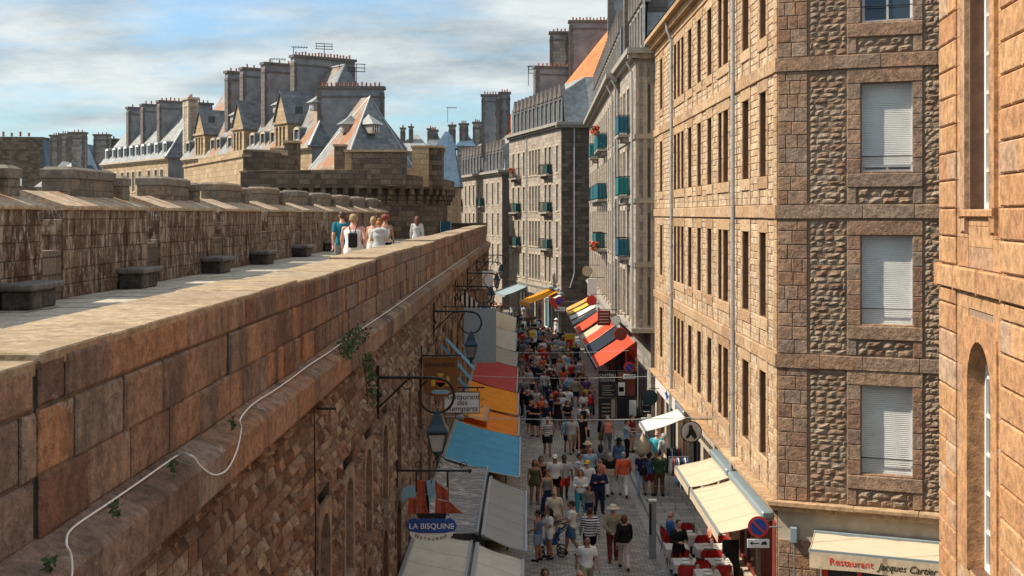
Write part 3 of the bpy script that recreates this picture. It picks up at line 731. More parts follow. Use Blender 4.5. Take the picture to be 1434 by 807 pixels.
# front windows: roller shutters, the top one open
for zi, z in enumerate(lev):
    for k, (a, b) in enumerate(fw):
        f = window(A, AO, BU, BN, a, b, z+.82, z+3.09, .26, (2,3), w=.07)
        if not (zi == 3):
            s = MB(); zt = z+3.07; n_ = 44; zb = z+1.0 if zi == 2 else z+.86
            h = (zt-zb)/n_
            for q in range(n_):
                zz = zb+h*q
                P = lambda u, zz_, w_: AO+BU*u+ZV*zz_+BN*w_
                s.grid([[P(a+.03, zz, -.215), P(a+.03, zz+h*.3, -.195), P(a+.03, zz+h*.8, -.195), P(a+.03, zz+h, -.215)], [P(b-.03, zz, -.215), P(b-.03, zz+h*.3, -.195), P(b-.03, zz+h*.8, -.195), P(b-.03, zz+h, -.215)]])
            s.frame(AO, BU, ZV, BN, (a+.03, zb-.05, -.225), (b-.03, zb, -.185))
            s.frame(AO, BU, ZV, BN, (a, z+.83, -.22), (a+.035, z+3.09, -.17)); s.frame(AO, BU, ZV, BN, (b-.035, z+.83, -.22), (b, z+3.09, -.17))
            s.build('roller_shutter', M['shutter'], f)
        g = MB(); g.tube([AO+BU*(a-.02)+ZV*(z+1.22)-BN*.10, AO+BU*(b+.02)+ZV*(z+1.22)-BN*.10], .014, 6); g.build('guard_bar', M['iron'], f)
# drainpipes
for px in (940.5, 1026.8):
    y = 11500/(px-717); p = MB(); x = 6.9-.15
    p.tube([(x-.2,y,TOPZ+.25),(x-.17,y,TOPZ-.05),(x,y,TOPZ-.5),(x,y,TOPZ-.8),(x,y,3.62)], .065, 10)
    for z in (5.5, 7.6, 9.6, 11.5, 13.4, 15.3, 17.2): p.lathe((x,y,z), [(.078,0),(.078,.09)], 10)
    p.tube([(x,y,3.62),(x-.05,y,3.3),(x-.05,y,2.4)], .06, 8)
    p.build('drainpipe', M['zinc'], A)
# ground floor: shopfronts to the street
gf = MB(); shops = [(0.5,2.6),(2.9,6.3),(6.7,8.9),(9.3,12.3),(12.9,15.9),(16.5,19.0),(19.6,22.8),(23.4,26.4)]
wall(gf, AO, AU, AN, 0, 27, 0, 3.38, [(a, b, .35, 2.95) for a, b in shops], .35, mr=0); wall(gf, AO, BU, BN, 0, 12, 0, 3.38, [(1.1, 4.8, .3, 2.35)], .4)
fill(gf, AO, BU, BN, 0, 1.0, .05, 2.6, (.34,.37), (.3,.6), .014, (.03,.045), .015, m=1)
fill(gf, AO, AU, AN, 0, .45, .05, 3.3, (.36,.4), (.4,.45), .014, (.03,.04), .015, m=1)
gf.build('ground_floor_wall', [M['tan_trim'], M['quoin']], A)
for i, (a, b) in enumerate(shops):
    mt = (M['shop_red'], M['shop_red'], M['shop_red'], M['shop_wood'], M['shop_black'], M['shop_wood'], M['shop_black'], M['shop_wood'])[i]
    window(A, AO, AU, AN, a, b, .35, 2.95, .22, (3,1), fr=mt, gl=M['glass_dark'], w=.12, name='shopfront')
window(A, AO, BU, BN, 1.1, 4.8, .3, 2.35, .2, (4,1), fr=M['sign_red'], gl=M['glass_dark'], w=.14, name='shopfront')
pan = MB()
for i in range(3): pan.bev(AO, AU, ZV, AN, (.05+i*.62, .14, .0), (.6+i*.62, 3.0, .07), .02)
pan.build('maroon_panelling', M['shop_red'], A)
lb = MB(); lb.bev(AO, BU, ZV, BN, (.33, 2.55, 0), (.52, 2.95, .2), .02); lb.tube([AO+BU*.42+ZV*2.55+BN*.03, AO+BU*.42+ZV*1.2+BN*.03], .015, 6); lb.build('wall_lamp', M['zinc_dark'], A)

# ================================================================== nearest building F at the right edge
FB = thing('rusticated_building', (7, 18, 0), 'nearest orange sandstone coloured building with rusticated quoins, filling the right edge', 'building')
FO = V((4.5, 0, 0)); FU = V((.134, 1, 0)); fl_ = FU.length; FU.normalize(); FN = V((-FU.y, FU.x, 0))
def fy(y): return y*fl_
fb = MB()
W1 = (fy(17.1), fy(18.5), 11.07, 14.6); W2 = (fy(17.1), fy(18.5), 5.6, 9.12); W3 = (fy(11.1), fy(12.5), 11.07, 14.6); W4 = (fy(11.1), fy(12.5), 5.6, 9.12)
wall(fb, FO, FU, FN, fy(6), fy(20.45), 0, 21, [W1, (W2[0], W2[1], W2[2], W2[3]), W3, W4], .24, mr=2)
for a, b in ((19.28, 20.45), (13.4, 16.62), (6, 10.2)):
    for z0, z1 in ((.1, 9.80), (10.19, 20.9)):
        fill(fb, FO, FU, FN, fy(a), fy(b), z0, z1, (.449,.451), (.7,1.25), .022, (.05,.053), .022, m=1)
for a, b in ((18.52, 19.24), (16.66, 17.08), (12.54, 13.36), (10.24, 11.06)):
    for z0, z1 in ((.1, 9.80), (10.19, 20.9)): fill(fb, FO, FU, FN, fy(a), fy(b), z0, z1, (.449,.451), (1,1.5), .006, (.018,.02), .004, m=1)
for a, b, c, d in (W1, W2, W3, W4):
    fill(fb, FO, FU, FN, a, b, d+.45 if d < 10 else d+.02, 9.8 if d < 10 else 20.9, (.449,.451), (1.5,1.5), .006, (.018,.02), .004, m=1)
    fill(fb, FO, FU, FN, a, b, .1 if d < 10 else 10.19, c-.02, (.30,.35), (1.5,1.5), .006, (.018,.02), .004, m=1)
for a, b, c, d in (W2, W4):
    arch(fb, FO, FU, FN, a+.02, b-.02, c, d, .34, .05, .24, 14, m=1)
for a, b, c, d in (W1, W3):
    fb.bev(FO, FU, ZV, FN, (b+.02, c-.35, 0), (b+.3, d, .06), .02, m=1); fb.bev(FO, FU, ZV, FN, (a-.3, c-.35, 0), (a-.02, d, .06), .02, m=1); fb.bev(FO, FU, ZV, FN, (a-.3, c-.12, -.1), (b+.3, c, .09), .02, m=1)
fb.build('facade', [M['mortar'], M['orange_ashlar'], M['reveal']], FB)
bd = MB(); u = fy(6)
while u < fy(20.44): e = min(fy(20.45)+.05, u+rnd(1.1,1.5)); bd.bev(FO, FU, ZV, FN, (u+.003, 9.82, -.05), (e-.003, 10.17, .10), .02); u = e
bd.build('string_course', M['orange_ashlar'], FB)
for a, b, c, d in (W1, W2, W3, W4): window(FB, FO, FU, FN, a, b, c, d, .24, (2,6), w=.09)
sd_ = MB(); p = FO+FU*fy(20.45); q = FO+FU*fy(6)
sd_.face([p, p+V((9,-1.2,0)), p+V((9,-1.2,21)), p+V((0,0,21))]); sd_.face([q, q+V((9,-1.2,0)), q+V((9,-1.2,21)), q+V((0,0,21))]); sd_.face([p+V((9,-1.2,0)), q+V((9,-1.2,0)), q+V((9,-1.2,21)), p+V((9,-1.2,21))]); sd_.build('side_wall', M['tan_ashlar'], FB)
rf = MB(); rf.face([p+V((0,0,21)), q+V((0,0,21)), q+V((9,-1.2,21)), p+V((9,-1.2,21))]); rf.build('roof', M['slate'], FB)
# ================================================================== farther buildings
def facade(par, O, U, Nn, L, z0, z1, cols, floors, mat, trim, rev=.22, wname='window', panes=(2,3), detail=False, rail=False, tw=.16, fr=None):
    ops = [(a, b, c, d) for c, d in floors for a, b in cols]
    mb = MB(); wall(mb, O, U, Nn, 0, L, z0, z1, ops, rev); mb.build('wall', mat, par)
    for a, b, c, d in ops: window(par, O, U, Nn, a, b, c, d, rev*.8, panes, w=.06, detail=detail, fr=fr, sur=trim, tw=tw)
def cornice(par, O, U, Nn, L, z, mat, h=.3, pr=.35, name='cornice', e=0):
    b = MB(); b.frame(O, U, ZV, Nn, (-e, z, -.1), (L+e, z+h*.45, pr*.5)); b.frame(O, U, ZV, Nn, (-e, z+h*.45, -.1), (L+e, z+h, pr)); return b.build(name, mat, par)
def pots(par, O, U, Nn, u0, u1, z, n, mat=None, r=.085, h=.38):
    for i in range(n):
        p = O+U*(u0+(u1-u0)*(i+.5)/n)+ZV*z+Nn*rnd(-.05,.05); hh = h*rnd(.75,1.1)
        b = MB(); b.lathe(p, [(r*1.1,0),(r*.85,hh*.8),(r*1.1,hh*.82),(r*1.05,hh),(r*.6,hh),(r*.6,hh-.1)], 8); b.build('chimney_pot', mat or M['pot'], par)
def slab(par, O, U, Nn, a, b, c, d, z0, z1, mat=None, trim=None, n=8, coping=.22):
    """chimney wall: box a..b along U, c..d along Nn, with dressed edges, a coping and its pots"""
    k = MB(); k.frame(O, U, Nn, ZV, (a, c, z0), (b, d, z1)); 
    o = k.build('chimney_wall', mat or M['render'], par)
    t_ = MB()
    e = .03; z = z0
    while z < z1-.5:                                   # toothed corner stones
        w_ = rnd(.25,.5)
        for (x0, x1) in ((a-e, a+w_), (b-w_, b+e)) if (b-a) > (d-c) else ((a-e, b+e),):
            for (y0, y1) in (((c-e, c+w_*.7), (d-w_*.7, d+e)) if (d-c) > .9 else ((c-e, d+e),)):
                t_.frame(O, U, Nn, ZV, (x0, y0, z+.01), (x1, y1, min(z1-.3, z+.42)))
        z += .43
    t_.frame(O, U, Nn, ZV, (a-.06, c-.06, z1-.75), (b+.06, d+.06, z1-.62)); t_.frame(O, U, Nn, ZV, (a-.14, c-.14, z1-.02), (b+.14, d+.14, z1+coping))
    t_.build('dressed_stone', trim or M['dark_stone'], o)
    if d-c > b-a: pots(o, O+U*((a+b)/2), Nn, U, c+.2, d-.2, z1+coping, n)
    else: pots(o, O+Nn*((c+d)/2), U, Nn, a+.2, b-.2, z1+coping, n)
    return o
def head_row(par, O, U, Nn, cols, z0, z1, gap=.5):
    """attic windows with pointed stone heads"""
    b = MB()
    for a, c in cols:
        m_ = (a+c)/2; w_ = (c-a)/2+.16
        P = lambda u, z, q: O+U*u+ZV*z+Nn*q
        b.prism([P(m_-w_, z0, .12), P(m_+w_, z0, .12), P(m_+w_*.8, z0+.35, .12), P(m_+.1, z1, .12), P(m_-.1, z1, .12), P(m_-w_*.8, z0+.35, .12)], -Nn*.5)
    return b.build('dormer_head', M['dark_stone'], par)
def balcony(par, O, U, Nn, a, b, z, cl=None, pr=.62, side=True):
    m_ = MB(); m_.frame(O, U, ZV, Nn, (a, z-.16, 0), (b, z-.02, pr)); m_.frame(O, U, ZV, Nn, (a+.15, z-.4, 0), (a+.35, z-.17, pr*.6)); m_.frame(O, U, ZV, Nn, (b-.35, z-.4, 0), (b-.15, z-.17, pr*.6))
    o = m_.build('balcony', M['grey_trim'], par)
    r = MB(); P = lambda u, q, zz: O+U*u+Nn*q+ZV*zz
    path = [P(a+.04,0,z+.95), P(a+.04,pr-.05,z+.95), P(b-.04,pr-.05,z+.95), P(b-.04,0,z+.95)]
    r.tube(path, .022, 5); r.tube([p-ZV*.87 for p in path], .016, 4)
    n = int((b-a)/.14)
    for i in range(n+1): u = a+.04+(b-a-.08)*i/n; r.tube([P(u,pr-.05,z-.02), P(u,pr-.05,z+.95)], .011, 4)
    for i in range(4):
        for u in (a+.04, b-.04): r.tube([P(u,pr*i/4,z-.02), P(u,pr*i/4,z+.95)], .011, 4)
    r.build('railing', M['iron'], o)
    if cl:
        c = MB(); far = cl == M.get('deep_teal'); be = a+(b-a)*.42 if far else b-.02; n_ = 14; c.grid([[O+U*(a+.02+(be-a-.02)*i/n_)+Nn*(pr-.02+.014*math.sin(i*1.9))+ZV*zz for i in range(n_+1)] for zz in (z+.05, z+.5, z+.90+.0)]); c.grid([[O+U*a+Nn*(.05+(pr-.08)*i/8)+ZV*zz+U*.012*math.sin(i*2.1) for i in range(9)] for zz in (z+.05, z+.90)]); c.build('privacy_screen', cl, o)
    return o
def awning(par_or_none, name, label, O, U, Nn, a, b, zw, zf, pr, mat, thick=.03, valance=.16, housing=None, seg=8, group=None, wallo=0.02, valmat=None, arms=True, sag=.03, scallop=False):
    """folding arm awning hung on a wall: cloth, valance, front bar, housing, arms"""
    o_ = O+U*((a+b)/2)+Nn*(wallo+.1)
    t_ = thing(name, (o_.x, o_.y, zw), label, 'awning', group)
    P = lambda u, q, z: O+U*u+Nn*q+ZV*z
    c = MB(); rows = []
    n = 10
    for i in range(seg+1):
        f = i/seg; rows.append([P(a+(b-a)*j/n, wallo+pr*f, zw+(zf-zw)*f-sag*math.sin(math.pi*f)*(1-.6*math.sin(math.pi*j/n))+.012*math.sin(j*2.1+i)) for j in range(n+1)])
    c.grid(rows)
    for e_ in (0, -1): rim = MB(); rim.tube([rows[i][e_]+ZV*.006 for i in range(seg+1)], .014, 4); rim.build('hem', valmat or mat, t_)
    c.build('cloth', mat, t_, smooth=True)
    v = MB(); e = wallo+pr+.01; m_ = max(6, int((b-a)/.25))
    v.grid([[P(a+(b-a)*j/m_, e+.004*math.sin(j*1.7), zf+.0) for j in range(m_+1)], [P(a+(b-a)*j/m_, e+.006*math.sin(j*2.3), zf-valance-(.05*(j % 2) if scallop else .01*math.sin(j))) for j in range(m_+1)]])
    v.build('valance', valmat or mat, t_)
    f = MB(); f.frame(O, U, ZV, Nn, (a-.03, zf-.03, wallo+pr-.05), (b+.03, zf+.05, wallo+pr)); f.build('front_bar', housing or M['zinc_dark'], t_)
    h = MB(); hs = (.3, .22) if wallo < .5 and b-a < 5.2 and pr > 1.2 else (.08, .05); h.bev(O, U, ZV, Nn, (a-.03, zw-.03 if hs[0] < .1 else zw+.005, wallo-.02), (b+.03, zw+hs[1], wallo+hs[0]), .01 if hs[0] < .1 else .04); h.build('housing', housing or M['zinc_dark'], t_)
    if arms:
        for u in (a+.35, b-.35):
            m2 = MB(); m2.tube([P(u,wallo,zw-.15), P(u+(.25 if u < (a+b)/2 else -.25),wallo+pr*.5,(zw+zf)/2-.12), P(u,wallo+pr-.05,zf-.02)], .025, 6); m2.build('arm', M['steel'], t_)
    return t_

# ---- building B: two adjoining grey granite houses with balconies
lvB = [5.75, 8.85, 11.95, 15.05]
B1 = thing('grey_granite_house', (7, 60, 0), 'grey granite house with a projecting pier and balconies, adjoining the buff corner building', 'building')
O1 = V((5.97, 58.6, 0)); cols = [(1.2,2.0),(3.0,4.2),(5.3,6.3),(7.2,7.9)]
facade(B1, O1, V((0,1,0)), V((-1,0,0)), 8.7, 5.3, 18.5, cols, [(z, z+2.35) for z in lvB], M['tan_ashlar'], M['tan_trim'])
fr_ = MB(); fr_.face([(5.97,58.6,5.3),(6.7,58.6,5.3),(6.7,58.6,0),(16,58.6,0),(16,58.6,18.5),(5.97,58.6,18.5)]); fr_.build('pier_face', M['grey_ashlar'], B1)
tr = MB()
for z in (8.45, 11.55, 14.65): tr.frame(O1, V((1,0,0)), ZV, V((0,-1,0)), (-.06, z-.02, -.05), (2, z+.22, .09)); tr.frame(O1, V((0,1,0)), ZV, V((-1,0,0)), (0, z-.02, -.05), (8.7, z+.22, .07))
tr.frame(O1, V((0,1,0)), ZV, V((-1,0,0)), (0, 5.27, -.05), (8.7, 5.5, .20)); tr.frame(O1, V((1,0,0)), ZV, V((0,-1,0)), (-.2, 5.275, -.05), (2, 5.505, .18))
# pilaster strips on the pier
for x0, x1 in ((0,.16),(.36,.56),(.72,.93)):
    for z0, z1 in ((5.5,8.43),(8.68,11.53),(11.78,14.63),(14.88,18.3)): tr.frame(O1, V((1,0,0)), ZV, V((0,-1,0)), (x0, z0, -.02), (x1, z1, .05))
tr.build('stone_bands', M['grey_trim'], B1)
pw = MB()
for z in lvB: pw.frame(O1, V((1,0,0)), ZV, V((0,-1,0)), (.60, z-.1, -.0), (.70, z+2.2, .03))
pw.build('slit_window', M['glass_dark'], B1)
cornice(B1, O1, V((0,1,0)), V((-1,0,0)), 8.7, 18.5, M['grey_trim'], .5, .45, e=.3); cornice(B1, O1+V((-.4,0,0)), V((1,0,0)), V((0,-1,0)), 6, 18.5, M['grey_trim'], .498, .45, name='pier_cornice')
at = MB(); ac = [(1.0,1.7),(2.4,3.1),(3.8,4.5),(5.2,5.9),(6.6,7.3)]
facade(B1, O1+V((.45,0,0)), V((0,1,0)), V((-1,0,0)), 8.7, 19.0, 21.6, [(a,b) for a,b in ac], [(19.3,21.2)], M['slate'], M['grey_trim'])
head_row(B1, O1+V((.45,0,0)), V((0,1,0)), V((-1,0,0)), ac, 21.4, 22.6)
rf = MB(); rf.face([(6.5,58.7,19),(14,58.7,19),(14,61,24),(6.9,61,24)]); rf.face([(6.9,61,24),(14,61,24),(14,67.3,24),(6.9,67.3,24)]); rf.face([(6.5,58.7,19),(6.9,61,24),(6.9,67.3,24),(6.5,67.3,21)]); rf.build('roof', M['slate_pale'], B1)
ch = MB(); slab(B1, V((6.6,59.6,0)), V((1,0,0)), V((0,1,0)), .1, 1.0, 0, .9, 19, 28, M['grey_ashlar'], n=3)
slab(B1, V((6.2,66.6,0)), V((1,0,0)), V((0,1,0)), 0, 6, 0, .7, 19, 27.5, M['dark_stone'], n=8)
dp = MB(); dp.tube([(5.55,58.9,18.4),(5.8,58.9,17.9),(5.85,58.9,5.5)], .055, 8); dp.build('drainpipe', M['zinc'], B1); dp = MB(); dp.tube([(5.5,66.9,18.4),(5.8,66.9,17.8),(5.85,66.9,5.5)], .055, 8); dp.build('drainpipe', M['zinc'], B1)
for (a, b, z, c) in ((2.7,4.5,15.05,'bluegreen'),(2.7,4.5,11.95,'teal'),(2.7,4.5,8.85,'bluegreen')): balcony(B1, O1, V((0,1,0)), V((-1,0,0)), a, b, z, M[c])
B2 = thing('balconied_granite_house', (6.5, 80, 0), 'tan granite house with turquoise screened balconies, between the grey pier and the far block', 'building')
O2 = V((5.70, 67.3, 0)); U2 = V((.8, 34.7, 0)).normalized(); N2 = V((-U2.y, U2.x, 0))
cols = [(1.2,2.1),(3.2,4.0),(5.6,6.4),(8,8.9),(10.6,11.4),(13.2,14),(16,16.9),(19,19.9),(22,22.9),(25,25.9),(28,28.9),(31.5,32.4)]
facade(B2, O2, U2, N2, 34.7, 5.3, 18.3, cols, [(z, z+2.35) for z in lvB], M['tan_ashlar'], M['tan_trim'])
f2 = MB(); f2.face([(5.70,67.28,5.25),(6.1,67.28,5.25),(6.1,67.28,18.3),(5.70,67.28,18.3)]); f2.build('near_side_wall', M['grey_ashlar'], B2); f2 = MB(); pe = O2+U2*34.7; f2.face([pe, pe+V((10,1,0)), pe+V((10,1,18.3)), pe+V((0,0,18.3))]); f2.build('side_wall', M['grey_ashlar'], B2)
cornice(B2, O2, U2, N2, 34.7, 18.3, M['grey_trim'], .5, .5, e=.3)
cornice(B2, O2, U2, N2, 34.7, 5.25, M['grey_trim'], .25, .3, name='string_course')
a2 = [(1+i*1.55, 1.7+i*1.55) for i in range(21)]
facade(B2, O2-N2*.35, U2, N2, 34.7, 18.8, 21.4, a2, [(19.0,21.0)], M['slate'], M['grey_trim'], fr=M['white'])
head_row(B2, O2-N2*.35, U2, N2, a2, 21.2, 22.5)
rf = MB(); P = lambda u, q, z: O2+U2*u+N2*q+ZV*z
rf.face([P(0,-.4,21.4),P(34.7,-.4,21.4),P(34.7,-4,25),P(0,-4,25)]); rf.face([P(0,-4,25),P(34.7,-4,25),P(34.7,-10,25),P(0,-10,25)]); rf.face([P(0,-.4,18.8),P(0,-.4,21.4),P(0,-4,25),P(0,-10,25),P(0,-10,18.8)]); rf.build('roof', M['slate'], B2)
slab(B2, P(17,0,0), -N2, U2, .6, 7, 0, .7, 20, 27.5, M['render'], n=9)
for (a, b, z, c) in ((7.5,9.5,15.05,'bluegreen'),(10.1,12.0,15.05,'teal'),(7.5,9.5,11.95,'bluegreen'),(10.1,12.0,11.95,'teal'),(12.7,14.6,11.95,'bluegreen'),(15.5,17.4,11.95,'teal'),(7.5,9.5,8.85,None),(10.1,12.0,8.85,'teal'),(12.7,14.6,8.85,'bluegreen'),(18.6,20.4,15.05,'teal'),(18.6,20.4,11.95,None)):
    balcony(B2, O2, U2, N2, a, b, z, M[c] if c else None)
dp = MB(); dp.tube([P(.4,.45,18.2),P(.4,.15,17.6),P(.4,.12,5.5)], .055, 8); dp.build('drainpipe', M['zinc'], B2)
def flowers(loc, w_, label, name='flower_box'):
    t_ = thing(name, loc, label, 'flower box'); b = MB(); x, y, z = loc
    b.bbox(x-.12, y-w_/2, z, x+.12, y+w_/2, z+.2, .02); b.build('box', M['pot'], t_)
    f = MB(); l = MB()
    for i in range(90):
        p = V((x+rnd(-.25,.22), y+rnd(-w_/2,w_/2), z+rnd(.12,.55))); (f if i % 2 else l).ball(p, rnd(.04,.08), 5)
    f.build('blossom', M['red_flower'], t_); l.build('foliage', M['leaf'], t_)
flowers(tuple(P(8.5,.75,8.7)), 1.9, 'box of red geraniums on a low balcony of the tan house'); flowers(tuple(P(7.9,.72,15.9)), .9, 'small box of rusty red flowers on the highest left balcony of the tan house')

M['deep_teal'] = plain('dark_green_balcony_cloth', (.008,.06,.06), .75, var=.3)
# ---- building C: tall grey block where the street bends
def bend_block(name, label, cor, far, zc, levels, cols, fw, acols, mat, fmat, fr_n=(1,.1)):
    t_ = thing(name, (cor[0]+2, cor[1]+4, 0), label, 'building')
    O = V((cor[0], cor[1], 0)); d = V((far[0]-cor[0], far[1]-cor[1], 0)); L = d.length; U = d.normalized(); Nn = V((-abs(U.y), -abs(U.x), 0)); Nn = V((-U.y, U.x, 0))
    facade(t_, O, U, Nn, L, 0, zc, cols, levels, mat, M['tan_trim'])
    FU_ = V((fr_n[0], fr_n[1], 0)).normalized(); FN_ = V((FU_.y, -FU_.x, 0))
    f = MB(); wall(f, O, FU_, FN_, 0, fw, 0, zc, [(fw*.72, fw*.72+.9, c, d_) for c, d_ in levels] if fw > 3 else [], .2); f.build('side_wall', fmat, t_)
    if fw > 3:
        for c, d_ in levels: window(t_, O, FU_, FN_, fw*.72, fw*.72+.9, c, d_, .15, (2,2))
    cornice(t_, O, U, Nn, L, zc, M['grey_trim'], .5, .5, e=.0); cornice(t_, O-FU_*.5, FU_, FN_, fw+.5, zc, M['grey_trim'], .497, .5, name='side_cornice')
    for z in [l[0]-.75 for l in levels[:1]]: cornice(t_, O, U, Nn, L, z, M['grey_trim'], .25, .12, name='string_course')
    facade(t_, O-Nn*.3+U*.6, U, Nn, L-.6, zc+.5, zc+3.3, acols, [(zc+.7, zc+2.7)], M['slate'], M['dark_stone'])
    head_row(t_, O-Nn*.3+U*.6, U, Nn, acols, zc+2.95, zc+4.1)
    r = MB(); P = lambda u, q, z: O+U*u-Nn*q+ZV*z; e = zc+.5
    r.face([P(.1,.35,e), P(.1,9,e)+FU_*0, P(2.2,9,zc+5), P(2.2,3,zc+5)]); r.face([P(.1,.35,e), P(2.2,3,zc+5), P(2.2,.35,zc+3.3), P(.6,.35,zc+3.3)]); r.face([P(.6,.35,zc+3.3), P(L,.35,zc+3.3), P(L,3,zc+5), P(2.2,3,zc+5)]); r.face([P(2.2,3,zc+5), P(L,3,zc+5), P(L,9,zc+5), P(2.2,9,zc+5)]); r.build('roof', M['slate_pale'], t_)
    return t_, O, U, Nn, L
cols = [(.9,1.7),(3.4,4.3),(5.0,5.8),(7.5,8.2),(8.7,9.4),(9.9,10.6),(11.1,11.8),(13.6,14.4),(15.8,16.6),(18.2,19)]
CB, CO_, CU, CN, CL = bend_block('grey_corner_block', 'tall grey block with dark balconies at the bend of the street, yellow awning below', (4.54,112), (-.3,132), 19.0, [(z, z+2.5) for z in (4.5, 7.8, 11.3, 14.9)], cols, 9, [(.3+i*1.62, 1.1+i*1.62) for i in range(12)], M['tan_ashlar'], M['bastion'])  # side wall in darker masonry than the front: its shade put into the colour
for z in (7.7, 11.2, 14.8):
    balcony(CB, CO_, CU, CN, 3.0, 6.2, z, M['deep_teal']); balcony(CB, CO_, CU, CN, 15.2, 18.4, z, M['deep_teal'] if z != 14.8 else None)
dp = MB(); dp.tube([CO_+CN*.1+CU*12.6+ZV*18.9, CO_+CN*.1+CU*12.6+ZV*4], .06, 6); dp.build('drainpipe', M['zinc'], CB); dp = MB(); dp.tube([CO_+V((1.2,-.1,18.9)), CO_+V((1.2,-.1,5.5)), CO_+V((.8,-.1,4.2))], .06, 6); dp.build('drainpipe', M['zinc'], CB)
flowers(tuple(CO_+CU*16.8+CN*.7+ZV*15.3), 2.4, 'green planter box on the highest far balcony of the grey block', 'planter_box')
slab(CB, CO_-CN*1.5+CU*15, -CN, CU, 0, 4.5, 0, .8, 20, 26.3, n=9)
DB, DO_, DU, DN, DL = bend_block('far_tan_block', 'farther tan block with pointed dormer heads, left of the tall grey block', (-1.15,140), (-7.4,166), 15.6, [(z, z+2.6) for z in (4.9, 8.5, 12.1)], [(1.5,2.4),(4.4,5.3),(7.6,8.5),(10.2,11.1),(12.6,13.5),(15.6,16.5),(18.2,19.1),(20.8,21.7),(24,24.9)], 1.4, [(.5+i*1.9, 1.4+i*1.9) for i in range(13)], M['tan_ashlar'], M['dark_stone'])
for u in (9.4, 23.2): balcony(DB, DO_, DU, DN, u, u+2.6, 12.0, M['deep_teal'])
slab(DB, V((-3.75,150,0)), V((1,0,0)), V((0,1,0)), 0, 2.1, 0, .9, 18, 25.6, n=5); slab(DB, V((-1.6,152,0)), V((1,0,0)), V((0,1,0)), 0, 1.35, 0, .9, 18, 26.1, n=3)
orf = MB(); orf.face([W(690,190,158), W(716,190,150), W(716,160,160), W(704,158,160)]); orf.prism([W(690,190,158), W(716,190,150), W(716,160,160), W(704,158,160)], (0,4,0)); orf.build('clay_roof', M['tile'], DB)
# ---- orange roofed house behind C
OB = thing('orange_roofed_house', (10, 124, 0), 'house with a steep bright orange tiled roof and two huge grey chimney walls', 'building')
a_, b_, c_, d_ = W(786,124,125), W(880,124,114), W(880,20,124), W(852,42,125)
o = MB(); o.prism([a_, b_, c_, d_], (1.2,6,0)); o.build('roof', M['tile'], OB)
o = MB(); o.box(5.2,126,0,16,140,22); o.build('wall', M['grey_ashlar'], OB)
slab(OB, V((3.75,129,0)), V((1,0,0)), V((0,1,0)), .3, 2.3, 0, 1, 18, 30.2, M['grey_ashlar'], n=4); slab(OB, V((6.0,126.5,0)), V((1,0,0)), V((0,1,0)), 0, 5.8, 0, 1, 18, 31.0, n=15)
sh = MB(); sh.frame(V((3.75,128.9,0)), V((1,0,0)), V((0,1,0)), ZV, (-.3,0,18), (.35,1.1,26)); sh.build('chimney_shoulder', M['grey_ashlar'], OB)

